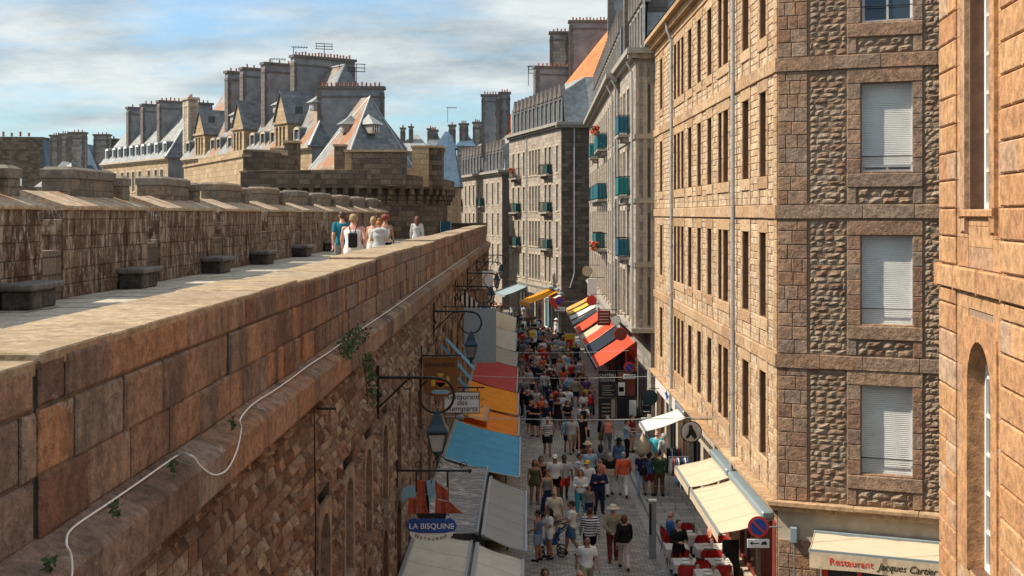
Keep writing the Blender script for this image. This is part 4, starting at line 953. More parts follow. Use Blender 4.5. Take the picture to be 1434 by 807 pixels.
# ================================================================== roofs to the left
def upx(O, U, px):   # where along O+U*u a photo column falls
    k = (px-CX)/F; return (k*O.y-O.x)/(U.x-k*U.y)
def mansard(name, label, p0, p1, ze, zr, dep, slabs, zs, dormers, floors, cols, roofm, lich=None, hip=3.0, gables=()):
    t_ = thing(name, ((p0[0]+p1[0])/2+3, (p0[1]+p1[1])/2+3, 0), label, 'building')
    O = V((p0[0], p0[1], 0)); d = V((p1[0]-p0[0], p1[1]-p0[1], 0)); L = d.length; U = d.normalized(); Nn = V((U.y, -U.x, 0)); I = -Nn
    facade(t_, O, U, Nn, L, 6, ze-.35, cols, floors, M['bastion_light'], M['tan_trim'], detail=False)
    cornice(t_, O, U, Nn, L, ze-.35, M['tan_trim'], .35, .4)
    s = MB(); P = lambda u, v, z: O+U*u+I*v+ZV*z
    s.face([P(L,0,6), P(L,dep,6), P(L,dep,ze), P(L,0,ze)]); s.build('side_wall', M['render'], t_); s = MB(); s.face([P(0,0,6), P(0,dep,6), P(0,dep,ze), P(0,0,ze)]); s.build('side_wall', M['render'], t_)
    r = MB(); h = dep*.5
    r.face([P(0,-.35,ze-.05), P(L+.2,-.35,ze-.05), P(L-hip,h,zr), P(0,h,zr)], m=0); r.face([P(0,dep,ze), P(L,dep,ze), P(L-hip,h,zr), P(0,h,zr)], m=0)
    r.face([P(L+.2,-.35,ze-.05), P(L+.2,dep,ze), P(L-hip,h,zr)], m=1); r.face([P(0,-.35,ze), P(0,dep,ze), P(0,h,zr)], m=1); r.build('roof', [roofm, M['slate']], t_)  # hip and gable ends take darker slate, their shade put into the colour
    rt = MB(); rt.tube([P(L+.2,-.35,ze), P(L-hip,h,zr+.05), P(0,h,zr+.05)], .13, 6); rt.build('ridge_roll', M['zinc'], t_)
    for px, v0, v1, n in slabs:
        u = upx(O+I*v0, U, px); slab(t_, O+U*u, U, I, 0, .75, v0, v1, ze+1, zs, n=n)
    sl_ = (zr-ze)/h
    for px, big in dormers:
        u = upx(O, U, px); w_ = .62; b = MB(); zt = ze+1.55
        # frame, cheeks and curved cap
        b.frame(O, U, ZV, Nn, (u-w_, ze-.05, -.32), (u-w_+.16, zt, -.05)); b.frame(O, U, ZV, Nn, (u+w_-.16, ze-.05, -.32), (u+w_, zt, -.05)); b.frame(O, U, ZV, Nn, (u-w_+.16, ze-.05, -.32), (u+w_-.16, ze+.12, -.05))
        n_ = 6; arcp = [(u-w_*math.cos(math.pi*k/n_), zt+.28*math.sin(math.pi*k/n_)) for k in range(n_+1)]
        q = [O+U*x+ZV*z-Nn*.03 for x, z in arcp]
        b.prism(q, -Nn*.25)
        D_ = b.build('dormer', M['white'] if not big else M['tan_trim'], t_)
        c = MB(); c.grid([[O+U*x+ZV*(z+.02)-Nn*.0 for x, z in [(u-w_-.02, ze)]+arcp+[(u+w_+.02, ze)]], [O+U*x+ZV*(z+.02)+I*((z-ze)/sl_+.4) for x, z in [(u-w_-.02, ze)]+arcp+[(u+w_+.02, ze)]]]); c.build('cheeks', M['slate'], D_)
        g = MB(); g.frame(O, U, ZV, Nn, (u-w_+.16, ze+.12, -.30), (u+w_-.16, zt, -.2)); g.build('pane', M['glass'], D_)
    for px, zp in gables:
        u = upx(O, U, px); w_ = 1.35; zb = ze+2.3; b = MB()
        wall(b, O+Nn*.25, U, Nn, u-w_, u+w_, ze-.4, zb, [(u-w_+.3+k*.72, u-w_+.72+k*.72, ze+.1, zb-.35) for k in range(3)], .3)
        Q = lambda x, z, q: O+U*x+ZV*z+Nn*q
        b.prism([Q(u-w_,zb,.25), Q(u+w_,zb,.25), Q(u,zp,.25)], -Nn*.4); b.frame(O, U, ZV, Nn, (u-w_-.1, zb-.12, .2), (u+w_+.1, zb+.08, .4))
        b.face([Q(u-w_,ze-.4,.25), Q(u-w_,ze-.4,-3), Q(u-w_,zb,-3), Q(u-w_,zb,.25)]); b.face([Q(u+w_,ze-.4,.25), Q(u+w_,ze-.4,-3), Q(u+w_,zb,-3), Q(u+w_,zb,.25)])
        g = b.build('gable_dormer', M['bastion_light'], t_)
        p = MB(); p.frame(O, U, ZV, Nn, (u-w_+.3, ze+.1, -.07), (u+w_-.4, zb-.35, -.05)); p.build('pane', M['glass'], g)
        c = MB(); dv = h*(zp-ze)/(zr-ze)
        for s_ in (-1, 1):
            c.prism([Q(u+s_*(w_+.15),zb-.15,.4), Q(u,zp+.08,.4), Q(u,zp+.08,-dv-1), Q(u+s_*(w_+.15),zb-.15,-dv*.45-1)], V((0,0,.1)))
        c.build('gable_roof', M['slate'], g)
    return t_, O, U, Nn, P
M1 = mansard('long_mansard_house', 'long lit house with a row of small arched dormers, left of the gabled slate roofs', (-50.6,150), (-37.4,132), 17.2, 23.3, 9, [(177,1.2,5.2,4),(197,1.2,5.4,6),(220,1.2,7.5,12)], 23.7, [(x,0) for x in (149,159,166.5,174.5,183,191,199,207.5,218,230)], [(13.6,15.9),(10,12.4)], [(a, a+.9) for a in (2,4.5,7,9,10.8,13,16,18.2,20)], M['slate_pale'])
slab(M1[0], V((-35.5,131,0)), V((.6,-.8,0)), V((.8,.6,0)), 0, 1.5, 0, 1.1, 17, 23.3, M['tan_ashlar'], M['tan_trim'], 3)
M2 = mansard('gabled_mansard_house', 'tall steep slate roofed house with pointed gables, lichen patches and high grey chimney walls', (-34.6,128), (-17.2,104.3), 16.87, 24.4, 9.5, [(315,1.3,4.0,4),(336,1.3,5.5,5),(366,1.3,6.6,5),(407,1.2,7.4,18)], 25.2, [(x,1) for x in (262,297,305,321,352.5,367,381,414.5)], [(13.4,15.7),(9.8,12.2)], [(a, a+.8) for a in (2,4,7,9.5,12,14,17,20,23,26)], M['slate_lichen'], gables=((283,21.5),(337,21.7),(397,21.9)))
# little peaked dormers high on the roof
def lucarne(par, c, U, Nn, s_=.5):
    b = MB(); O = V(c); b.frame(O, U, ZV, Nn, (-s_,0,-1.2), (s_,s_*1.7,0)); f = b.build('roof_dormer', M['grey_trim'], par)
    r = MB(); P = lambda x, y, q: O+U*x+ZV*y+Nn*q
    e = s_*1.35; b0 = [P(-e,s_*1.65,.25), P(e,s_*1.65,.25), P(e,s_*1.65,-1.4), P(-e,s_*1.65,-1.4)]; ap = P(0,s_*3.6,-.9)
    for i in range(4): r.face([b0[i], b0[(i+1)%4], ap])
    r.face(b0[::-1]); r.build('dormer_roof', M['slate_pale'], f)
    g = MB(); g.frame(O, U, ZV, Nn, (-s_*.6,s_*.25,.0), (s_*.6,s_*1.4,.02)); g.build('pane', M['glass'], f)
    h = MB(); g = h; w_ = .06
    for x in (-s_*.6, -.03, s_*.6-w_): g.frame(O, U, ZV, Nn, (x, s_*.25, .02), (x+w_, s_*1.4, .05))
    g.frame(O, U, ZV, Nn, (-s_*.6, s_*.8, .02), (s_*.6, s_*.86, .045)); g.build('casement', M['white'], f)
for px, py, D in ((325,172,118.2),(385,158,113.2),(436,155,105.6)): lucarne(M2[0], W(px,py,D), M2[2], M2[3], .42)
# ---- pavilion with its own chimney wall
M3 = thing('pyramid_roofed_pavilion', (-12, 101, 0), 'pavilion with a steep pyramid slate roof, small dormer and broad chimney wall, behind the bastion', 'building')
lc, nc, rc, bc = V((-17.2,102.8,14.8)), V((-13.1,95.1,14.8)), V((-8.2,101.3,14.8)), V((-12.4,109,14.8)); ap = V((-12.0,102.4,20.9)); ap2 = V((-12.9,103.8,20.9))
r = MB(); r.face([lc, nc, ap], m=0); r.face([lc, ap, ap2], m=0); r.face([nc, rc, ap], m=1); r.face([rc, bc, ap2, ap], m=1); r.face([bc, lc, ap2], m=1); r.build('roof', [M['slate_lichen'], M['slate']], M3)  # slopes turned from the sun in darker slate, shade put into the colour
b = MB(); q = [lc, nc, rc, bc]
for i in range(4): a_, c_ = q[i], q[(i+1)%4]; b.face([V((a_.x,a_.y,6)), V((c_.x,c_.y,6)), c_, a_])
b.build('wall', M['bastion_light'], M3)
r = MB(); r.tube([nc, ap, rc], .1, 6); r.tube([ap, lc], .08, 6); r.build('hip_roll', M['zinc'], M3)
slab(M3, V((-16.9,105.5,0)), V((1,0,0)), V((0,1,0)), .0, 5.7, 0, 1, 14, 21.9, n=14)
fl = MB(); fl.frame(V((-17.2,105.4,0)), V((1,0,0)), V((0,1,0)), ZV, (-.2,.1,14), (.4,1,17)); fl.build('chimney_foot', M['dark_stone'], M3)
un = (rc-nc); un.z = 0; un.normalize(); nn = V((un.y,-un.x,0)); lucarne(M3, W(527,187,99.3), un, nn, .45)
un2 = (nc-lc); un2.z = 0; un2.normalize(); nn2 = V((un2.y,-un2.x,0)); lucarne(M3, W(478,186,101.0), un2, nn2, .42)
# skylights
for (px,py,D,par) in ((419,155,107,M2[0]),(297,168,122,M2[0])):
    c = W(px,py,D); b = MB(); b.box(c.x-.35,c.y-.05,c.z-.3,c.x+.35,c.y+.05,c.z+.35); b.build('skylight', M['glass_dark'], par)

# ---- far left houses
FL = thing('windowless_gable_house', (-80,200,0), 'large grey stone gable wall with small white window at the far left', 'building')
b = MB(); b.prism([W(-40,300,200), W(60,300,200), W(60,192,200), W(-40,191,200)], (0,8,0)); b.build('wall', M['bastion'], FL)
b = MB(); b.prism([W(60,300,199), W(72,300,199), W(72,212,204), W(60,196,199)], (0,3,0)); b.build('roof', M['slate_blue'], FL)
b = MB(); c = W(27.5,254,199.9); b.box(c.x-.4,c.y-.08,c.z-.75,c.x+.4,c.y,c.z+.75); b.build('window', M['white'], FL)
pots(FL, W(0,191,202), V((1,0,0)), V((0,1,0)), -3, 5.5, 0, 6, r=.2, h=.7)
FM = thing('tall_chimneyed_house', (-68,180,0), 'far house with grouped stone chimneys and a deep blue slate roof', 'building')
for px0, px1, py, D, mt in ((70,83,191,178,'grey_ashlar'),(83,96,189,176,'grey_ashlar'),(97,118,187,172,'grey_ashlar'),(131,152,190,180,'grey_ashlar'),(152,163,196,184,'bastion')):
    a_, c_ = W(px0,py,D), W(px1,py,D); slab(FM, V((a_.x,D,0)), V((1,0,0)), V((0,1,0)), 0, c_.x-a_.x, 0, 1.2, 8, a_.z, M[mt], n=3)
b = MB(); b.prism([W(118,262,178), W(148,262,178), W(122,202,181)], (0,8,0)); b.build('blue_roof', M['slate_blue'], FM)
b = MB(); b.prism([W(50,262,170), W(100,258,166), W(100,228,172), W(88,226,172)], (0,5,0)); b.build('roof', M['slate_pale'], FM)
b = MB(); b.box(-72,184,0,-50,196,18.2); b.build('wall', M['bastion'], FM)
# ---- far roofs in the centre gap
def small_house(px0, px1, pw_, pr_, D, roofm, label, wallm='grey_ashlar', dep=9, wall0=0, chim=()):
    a_, c_ = W(px0,pw_,D), W(px1,pw_,D); zt = W(0,pr_,D).z
    t_ = thing('slate_roofed_house', ((a_.x+c_.x)/2, D, 0), label, 'building', 'far houses behind the bastion')
    b = MB(); b.box(a_.x, D, wall0, c_.x, D+dep, a_.z); 
    b.build('wall', M[wallm], t_)
    r = MB(); ov = .3; A_, B_, C_, E_ = V((a_.x-ov,D-ov,a_.z)), V((c_.x+ov,D-ov,a_.z)), V((c_.x+ov,D+dep,a_.z)), V((a_.x-ov,D+dep,a_.z)); hx = min(2.5,(c_.x-a_.x)*.4)
    t1, t2 = V((a_.x+hx,D+dep/2,zt)), V((c_.x-hx,D+dep/2,zt))
    r.face([A_,B_,t2,t1]); r.face([B_,C_,t2]); r.face([C_,E_,t1,t2]); r.face([E_,A_,t1]); r.build('roof', M[roofm], t_)
    for cx0, cx1, cy in chim:
        p, q = W(cx0,cy,D+1), W(cx1,cy,D+1); slab(t_, V((p.x,D+2,0)), V((1,0,0)), V((0,1,0)), 0, q.x-p.x, 0, 1, a_.z-1, p.z, M['grey_ashlar'], n=3)
    return t_
small_house(556,600,212,186,190,'slate_pale','pale slate roof just right of the pyramid roof, behind the bastion', chim=((560,566,180),(572,577,178),(598,606,181)))
small_house(598,616,206,182,170,'slate','dark slate roof with zinc ridge left of the pointed blue turret roof', chim=((602,612,183),))
small_house(612,637,208,183,150,'slate_blue','small deep blue pyramid roof in the gap above the bastion', dep=4)
small_house(640,664,205,186,165,'slate_blue','blue slate roof between the bastion and the far tan block', chim=((628,637,176),(643,655,174),(662,674,172)))
small_house(616,641,262,186,128,'slate_blue','narrow house with a steep blue roof squeezed right behind the bastion corner','bastion_light', dep=8)
small_house(660,700,200,168,185,'slate','slate roof behind the far tan block', chim=((676,684,160),))
for i, (x0, x1, yw, yr, D) in enumerate(((-20,60,235,215,260),(60,150,240,205,250),(140,200,240,215,255))):
    small_house(x0, x1, yw, yr, D, 'slate', ('distant slate roof behind the windowless gable wall', 'distant slate roof behind the grouped chimneys', 'distant slate roof behind the long dormered house')[i])
lo_ = small_house(52,76,262,236,160,'slate_pale','low pale roof above the merlons at the foot of the stone gable wall','bastion_light')

# ================================================================== bastion with machicolations
BT = thing('bastion', (-14, 90, 0), 'dark stone bastion with corbelled machicolations at the end of the rampart walk', 'tower')
plan = [(-19.2,93),(-18.5,85),(-14,86),(-10.5,87),(-8.2,88),(-6.6,89.2),(-5.5,91),(-5.0,93.5),(-5.2,98)]
def strip(pl, z0, z1, off=0):
    pts = []
    for i, p in enumerate(pl):
        a_ = V((*pl[max(0,i-1)],0)); b_ = V((*pl[min(len(pl)-1,i+1)],0)); d = (b_-a_).normalized(); n_ = V((d.y,-d.x,0)); pts.append(V((*p,0))+n_*off)
    return pts
lower = strip(plan, 0, 0, 0); upper = strip(plan, 0, 0, .55)
b = MB()
for i in range(len(lower)-1): b.face([lower[i], lower[i+1], lower[i+1]+ZV*12.9, lower[i]+ZV*12.9])
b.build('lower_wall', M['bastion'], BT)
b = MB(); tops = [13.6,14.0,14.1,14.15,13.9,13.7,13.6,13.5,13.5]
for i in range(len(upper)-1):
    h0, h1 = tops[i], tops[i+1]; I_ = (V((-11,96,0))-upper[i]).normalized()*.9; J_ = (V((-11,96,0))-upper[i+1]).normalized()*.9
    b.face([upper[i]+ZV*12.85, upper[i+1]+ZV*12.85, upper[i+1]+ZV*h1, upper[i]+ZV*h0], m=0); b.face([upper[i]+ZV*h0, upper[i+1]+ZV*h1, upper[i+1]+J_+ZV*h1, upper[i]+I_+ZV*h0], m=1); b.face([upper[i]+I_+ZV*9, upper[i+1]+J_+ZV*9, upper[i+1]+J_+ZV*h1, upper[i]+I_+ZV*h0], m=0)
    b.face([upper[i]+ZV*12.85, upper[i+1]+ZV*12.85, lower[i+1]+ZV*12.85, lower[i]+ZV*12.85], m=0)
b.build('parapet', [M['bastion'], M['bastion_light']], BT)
def along(pl, s_):
    for i in range(len(pl)-1):
        l = (pl[i+1]-pl[i]).length
        if s_ <= l: d = (pl[i+1]-pl[i]).normalized(); return pl[i]+d*s_, d
        s_ -= l
    return None, None
s_ = 6.0; 
while True:
    p, d = along(lower, s_)
    if p is None: break
    n_ = V((d.y,-d.x,0)); b = MB()
    for k, (h0, h1, q) in enumerate(((11.75,12.05,.2),(12.05,12.4,.36),(12.4,12.86,.56))): b.bev(p, d, ZV, n_, (-.17,h0,-.05), (.17,h1,q), .05)
    b.build('corbel', M['bastion'], BT); s_ += .80
# shadowed slots between the corbels are the real overhang; raised blocks on top
def upblock(px0, px1, py, D, dep, z0=12.9, m_='bastion', cap=True, name='raised_block', sk=0):
    a_, c_ = W(px0,py,D), W(px1,py,D); b = MB(); b.prism([V((a_.x,D,z0)), V((c_.x,D+sk,z0)), V((c_.x+.0,D+sk+dep,z0)), V((a_.x,D+dep,z0))], V((0,0,a_.z-z0)), m=0)
    if cap: z = a_.z; b.frame(V((0,0,0)), V((1,0,0)), V((0,1,0)), ZV, (a_.x-.08,D-.1,z), (c_.x+.08,D+dep+.1,z+.16), m=1)
    b.build(name, [M[m_], M['bastion_light']], BT)
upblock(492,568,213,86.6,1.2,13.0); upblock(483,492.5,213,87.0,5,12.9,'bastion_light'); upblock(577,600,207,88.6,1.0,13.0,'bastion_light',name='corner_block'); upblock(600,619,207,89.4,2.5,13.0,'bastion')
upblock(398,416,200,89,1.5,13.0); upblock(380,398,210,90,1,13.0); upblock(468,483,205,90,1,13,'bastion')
b = MB(); b.prism([V((-10.5,91,13.3)), V((-19,90,13.3)), V((-19,84.6,13.9)), V((-10.5,87,14.1))], V((0,0,.12))); b.build('wall_walk', M['bastion_light'], BT)
# sunlit angled flank on the left, its sunlight also put into the paler masonry
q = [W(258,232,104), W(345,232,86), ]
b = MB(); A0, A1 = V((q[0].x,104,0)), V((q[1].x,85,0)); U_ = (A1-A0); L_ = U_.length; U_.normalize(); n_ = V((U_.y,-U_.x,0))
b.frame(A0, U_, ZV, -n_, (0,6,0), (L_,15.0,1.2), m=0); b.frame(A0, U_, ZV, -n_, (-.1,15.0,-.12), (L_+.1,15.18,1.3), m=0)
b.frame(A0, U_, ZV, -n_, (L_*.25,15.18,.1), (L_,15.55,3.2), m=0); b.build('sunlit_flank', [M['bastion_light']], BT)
b = MB(); p = A0+U_*L_; b.prism([p+V((0,-.05,6)), p+V((2.4,.8,6)), p+V((2.4,.8,15.3)), p+V((0,-.05,15.5))], (.5,3,0)); b.build('flank_end', M['bastion'], BT)
lw = MB(); lw.box(-5.2,93,0,-2.0,94,10.2); lw.box(-5.1,92.9,10.2,-1.9,94.1,10.32); lw.build('low_wall', M['bastion'], BT)
sf_ = MB(); sf_.box(-30,88,0,-5.5,100,9.1); sf_.build('tower_base', M['bastion'], BT)
bar = thing('blue_hoarding', (-5.0, 91.5, 9.2), 'blue hoarding panel standing at the far end of the walk beside the bastion', 'hoarding')
b = MB(); b.bbox(-5.35,91.2,9.2,-4.6,91.28,10.45,.02); b.build('panel', M['bluegreen'], bar); b = MB(); b.box(-5.4,91.15,9.2,-5.34,91.35,10.5); b.box(-4.62,91.15,9.2,-4.56,91.35,10.5); b.build('post', M['steel'], bar)

# ---- antennas on the roofs
def antenna(px, py, D, h, label, kind=0):
    c = W(px,py,D); t_ = thing('antenna', tuple(c), label, 'antenna'); b = MB(); r = .035
    b.tube([c, c+ZV*h], r, 5)
    d = V((1,.3,0)).normalized()
    if kind == 0:
        b.tube([c+ZV*h*.95-d*.2, c+ZV*h*.95+d*1.3], r, 5)
        for i in range(5): q = c+ZV*h*.95+d*(.2+i*.25); b.tube([q+V((-.1,.3,-.1)), q+V((.1,-.3,.1))], .02, 4)
    else:
        for k in (1.0,.8,.6): b.tube([c+ZV*h*k-d*.8, c+ZV*h*k+d*.8], r, 5)
        b.tube([c+ZV*h*.6-d*.7, c+ZV*h-d*.7], .02, 4); b.tube([c+ZV*h*.6+d*.7, c+ZV*h+d*.7], .02, 4)
    b.build('mast', M['iron'], t_)
antenna(411,79,112,.9,'small antenna on the left end of the highest left chimney wall'); antenna(454,80,110,1.2,'tall ladder antenna on the highest left chimney wall',1); antenna(499,116,104,1.6,'antenna on the pavilion chimney wall, between the two rows of pots',1); antenna(381,91,115,.6,'low antenna on the third chimney wall of the gabled roof')
antenna(740,120,135,2.2,'fishbone antenna left of the tall grey block roof'); antenna(749,118,135,2.0,'second antenna beside the fishbone antenna over the grey block',1); antenna(627,172,168,2.2,'thin antenna above the far roofs in the centre gap')
# ================================================================== awnings
def cv(n, c, var=.2, tr=.25): M[n] = canvas(n, c, var, tr); return M[n]
cream = cv('cream_canvas', (.74,.60,.42), .12); greycream = cv('grey_cream_canvas', (.66,.62,.53)); taupe = cv('taupe_canvas', (.48,.43,.36)); gcan = cv('grey_canvas', (.36,.36,.35), .1)
blue = cv('sky_blue_canvas', (.10,.42,.68)); yel = cv('saffron_canvas', (.90,.33,.02)); org = cv('orange_canvas', (.86,.42,.12)); redc = cv('brick_red_canvas', (.52,.07,.06)); verm = cv('vermilion_canvas', (.80,.10,.045), .12)
white_c = cv('white_canvas', (.78,.76,.70), .1); navy = cv('navy_canvas', (.03,.04,.06)); tanc = cv('tan_canvas', (.70,.56,.38)); ygold = cv('gold_canvas', (.85,.55,.10)); bluegrey = cv('blue_grey_canvas', (.33,.42,.45))
def marbled():
    m, t, nodes, L, P = nt('weathered_dark_tarp'); pos = mapped(t, 'pos', (1,2.2,1)); n1 = noise(t, pos, 1.6, 9, .75)
    n1.node.inputs['Distortion'].default_value = 1.5
    L.new(ramp(t, n1, [(.35,(.10,.10,.10)),(.52,(.22,.22,.22)),(.62,(.62,.60,.55)),(.7,(.2,.2,.2))]), P.inputs['Base Color']); P.inputs['Roughness'].default_value = .6; L.new(bump(t, n1, .8, .08), P.inputs['Normal']); return m
M['tarp'] = marbled()
LO = RO(-2.74); gl_ = 'awnings along the foot of the rampart'
def lawn(lab, a, b, mat, zw=3.2, zf=2.55, x0=None, x1=.3, **k):
    w0 = 0.02 if x0 is None else x0+2.74-.01235*(a+b)/2
    pr = x1+2.74-.01235*(a+b)/2-w0
    return awning(None, 'awning', lab, LO, RU, RN, a, b, zw, zf, pr, mat, wallo=w0, group=gl_, housing=k.pop('housing', M['steel']), **k)
lawn('grey cream ribbed awning against the rampart below the ship sign', 22, 29.6, greycream, 3.3, 3.0, None, -1.0, seg=12, sag=.03)
lawn('pale cream awning over the street edge at the bottom of the photo', 22, 29.6, greycream, 2.95, 2.55, -.92, .25)
lawn('weathered dark grey tarp with pale streaks, against the rampart', 30.5, 38.4, M['tarp'], 3.25, 2.98, None, -.80, sag=.1)
lawn('smooth plain grey awning over the street edge beside the dark tarp', 30.5, 37.2, gcan, 2.93, 2.5, -.72, .42)
lawn('sky blue awning with white edges', 38.9, 45.9, blue, sag=.05, valmat=white_c)
be = MB(); be.frame(LO, RU, ZV, RN, (45.95, 3.22, .0), (46.25, 3.30, 1.0))
e = MB(); rows = []
tb = lawn('saffron yellow awning touching the brick red one', 50.9, 57, yel, sag=.04); M['deep_orange_canvas'] = canvas('deep_orange_canvas', (.86,.27,.03)); lawn('deep orange awning between the blue and the saffron ones', 46.4, 50.6, M['deep_orange_canvas'], 3.1, 2.5, sag=.04)
lawn('light orange small awning panel under the white restaurant board', 46.6, 50.4, org, 3.42, 3.02, None, -.95)
lawn('brick red awning beyond the saffron yellow one', 57.3, 66.5, redc)
lawn('taupe awning beyond the brick red one', 67, 74, taupe); lawn('pale taupe awning with a white panel, farther along the rampart', 74.6, 86, greycream, valmat=white_c); lawn('tan awning at the far end of the rampart wall', 86.6, 99, tanc)
RO_ = V((6.65, 0, 0)); gr_ = 'awnings of the right hand shops'
def rawn(lab, a, b, mat, zw=4.15, zf=2.72, pr=2.1, **k): return awning(None, 'awning', lab, RO_, V((0,1,0)), V((-1,0,0)), a, b, zw, zf, pr, mat, group=gr_, housing=k.pop('housing', M['zinc']), **k)
rawn('nearest vermilion red awning, over the black menu panels', 65, 70.3, verm, valmat=navy); rawn('dark navy awning between two vermilion ones', 71, 75.5, navy); rawn('second vermilion awning, beyond the navy one', 76, 79.3, verm, valmat=white_c)
rawn('narrow cream striped awning beside the second vermilion one', 79.6, 82.2, tanc); rawn('farthest and smallest vermilion awning', 84, 88.6, verm); rawn('pale grey awning beyond the vermilion ones', 90, 92.6, gcan, zw=3.9, zf=2.8); rawn('white awning near the end of the right hand shops', 93, 95.8, white_c, zw=4, zf=2.9)
rawn('yellow awning near the end of the right hand shops', 96.2, 98.8, ygold, zw=4.1, zf=3); rawn('orange brown awning, last of the right hand shops', 99.2, 101.8, org, zw=4.2, zf=3.1)
awning(None, 'awning', 'far cream terrace awning on the buff building', AO, AU, AN, 5.7, 8.8, 2.98, 2.6, 1.44, cream, group='cream terrace awnings', valance=.22, wallo=.05)
awning(None, 'awning', 'near cream terrace awning over the red restaurant chairs', AO, AU, AN, .35, 5.35, 2.98, 2.6, 1.44, cream, group='cream terrace awnings', valance=.22, wallo=.05)
awning(None, 'awning', 'small bright white awning over the clothes stall', AO, AU, AN, 15.3, 17.5, 3.2, 2.6, 1.75, white_c, valance=.12, housing=M['steel'])
JA = awning(None, 'awning', 'cream awning lettered Restaurant at the bottom right corner', AO, BU, BN, .95, 5.0, 2.86, 2.66, 1.15, cream, valance=.40, wallo=.05, sag=.02)
bv = BN*1.217+AO
text('Restaurant', .24, M['sign_red'], bv+BU*1.95+ZV*2.46, BU, ZV, JA, ext=.004); text('Jacques Cartier', .24, M['dark'], bv+BU*3.25+ZV*2.45, BU, ZV, JA, ext=.004, shear=.4, xs=.9)
YA = awning(None, 'awning', 'deep yellow awning at the foot of the grey block where the street bends', CO_, CU, CN, .3, 4.3, 3.9, 2.75, 2.9, yel, valance=.3)
awning(None, 'awning', 'narrow white awning beside the deep yellow one at the street corner', CO_, CU, CN, -.9, .2, 3.6, 3.0, 1.5, white_c)
awning(None, 'awning', 'blue grey awning far down the street, left of the yellow one', CO_, CU, CN, 12.5, 18, 3.6, 2.7, 2.4, bluegrey)

# ground floor of B, set back under the upper storeys
g = MB(); g.face([(6.7,58.6,0),(6.7,102,0),(6.7,102,5.28),(6.7,58.6,5.28)]); g.face([(5.99,58.6,5.28),(6.7,58.6,5.28),(6.7,101.9,5.28),(6.52,101.9,5.28),(5.74,67.4,5.28),(5.99,67.3,5.28)]); g.build('ground_floor_wall', M['grey_ashlar'], B1)
for i in range(9):
    a = 60.2+i*4.6; window(B1 if a < 66 else B2, V((6.65,0,0)), V((0,1,0)), V((-1,0,0)), a, a+3.6, .25, 3.3, .0, (3,1), fr=(M['shop_black'], M['shop_wood'], M['shop_red'])[i % 3], gl=M['glass_dark'], w=.14, name='shopfront')
for i, (a, b, m_) in enumerate(((.5,2.6,'white'),(3.0,5.4,'white'),(6.2,9,'shop_wood'),(9.8,12.2,'shop_black'),(13,16,'shop_black'))): window(CB, CO_+CN*.06, CU, CN, a, b, .1, 3.1, -.02, (2,1), fr=M[m_], gl=M['bluegreen'] if i == 1 else M['glass_dark'], w=.13, name='shopfront')

# ================================================================== street lamps on brackets
lamp_gl = glassy('lantern_glass', (.30,.31,.30), .2)
M['lamp_paint'] = plain('dark_teal_lantern_paint', (.02,.045,.06), .4, .3, var=.15)
def lantern(y, z, reach, label, s_=1.0):
    p = RO(-2.76)+RU*y; t_ = thing('street_lamp', (p.x, p.y, z), label, 'street lamp', 'bracket street lamps on the rampart wall')
    P = lambda q, zz: p+RN*q+ZV*(z+zz)
    b = MB(); b.frame(p, RU, ZV, RN, (-.03, z-.75, .0), (.03, z+.22, .05)); b.tube([P(.02,0), P(reach-.15,0), P(reach+.05,-.03)], .028, 8); b.tube([P(.04,-.55), P(reach*.5,-.05)], .02, 6); b.ball(P(.05,-.32), .06, 6)
    rr = .32; cx_ = reach-.02
    b.tube([P(cx_+rr*math.sin(a_)*1.0, -.33+rr*math.cos(a_)) for a_ in [math.pi*2*k/28*.92-.05 for k in range(29)]], [.028-.0004*k for k in range(29)], 8)
    b.tube([P(reach*.5+.1*math.sin(k*.7), -.12+.1*math.cos(k*.7)) for k in range(8)], .012, 5)
    b.build('bracket', M['iron'], t_)
    c = P(reach, 0); z0 = z-.63; s_ *= .8
    h = MB(); w1, w2 = .235*s_, .15*s_; Q4 = math.pi/4
    h.lathe((c.x,c.y,z0-.40*s_), [(.02,.42*s_+.06),(.04,.40*s_),(.05,.36*s_),(w1*.6,.34*s_),(w1*1.0,.12*s_),(w1*1.45,.0),(w1*1.5,-.03),(w1*1.3,-.05),(w1*1.3,-.06)][::-1], 4, rot=Q4)
    h.build('lamp_roof', M['lamp_paint'], t_)
    zt = z0-.49*s_; zb = zt-.42*s_
    r_ = MB()
    for k in range(4):
        a_ = math.pi/2*k+Q4; u1 = V((c.x+w1*1.25*math.cos(a_), c.y+w1*1.25*math.sin(a_), zt)); u2 = V((c.x+w2*1.1*math.cos(a_), c.y+w2*1.1*math.sin(a_), zb)); r_.tube([u1,u2], .018*s_, 4)
        a2 = a_+math.pi/2; u3 = V((c.x+w2*1.1*math.cos(a2), c.y+w2*1.1*math.sin(a2), zb)); r_.tube([u2,u3], .02*s_, 4)
    r_.lathe((c.x,c.y,zb), [(.02,-.22*s_),(.05,-.18*s_),(.03,-.13*s_),(.09*s_,-.06*s_),(w2*1.0,0)], 8); r_.build('lamp_frame', M['lamp_paint'], t_)
    gq = MB(); gq.lathe((c.x,c.y,0), [(w2*1.02,zb+.01),(w1*1.18,zt-.01)], 4, rot=Q4); gq.build('lamp_glass', lamp_gl, t_)
    bq = MB(); bq.lathe((c.x,c.y,zb+.05), [(.03,0),(.05,.08),(.06,.16),(.03,.24)], 8); bq.build('bulb', M['white'], t_)
for y, z, lab in ((22.3,8.0,'nearest bracket lamp, hanging over the ship sign'),(35.7,8.14,'second bracket lamp, above the red awning'),(46.3,8.25,'third bracket lamp along the rampart wall'),(55.6,8.3,'fourth bracket lamp along the rampart wall'),(66,8.4,'fifth bracket lamp along the rampart wall'),(77,8.4,'farthest bracket lamp on the rampart wall')): lantern(y, z, 1.12, lab)

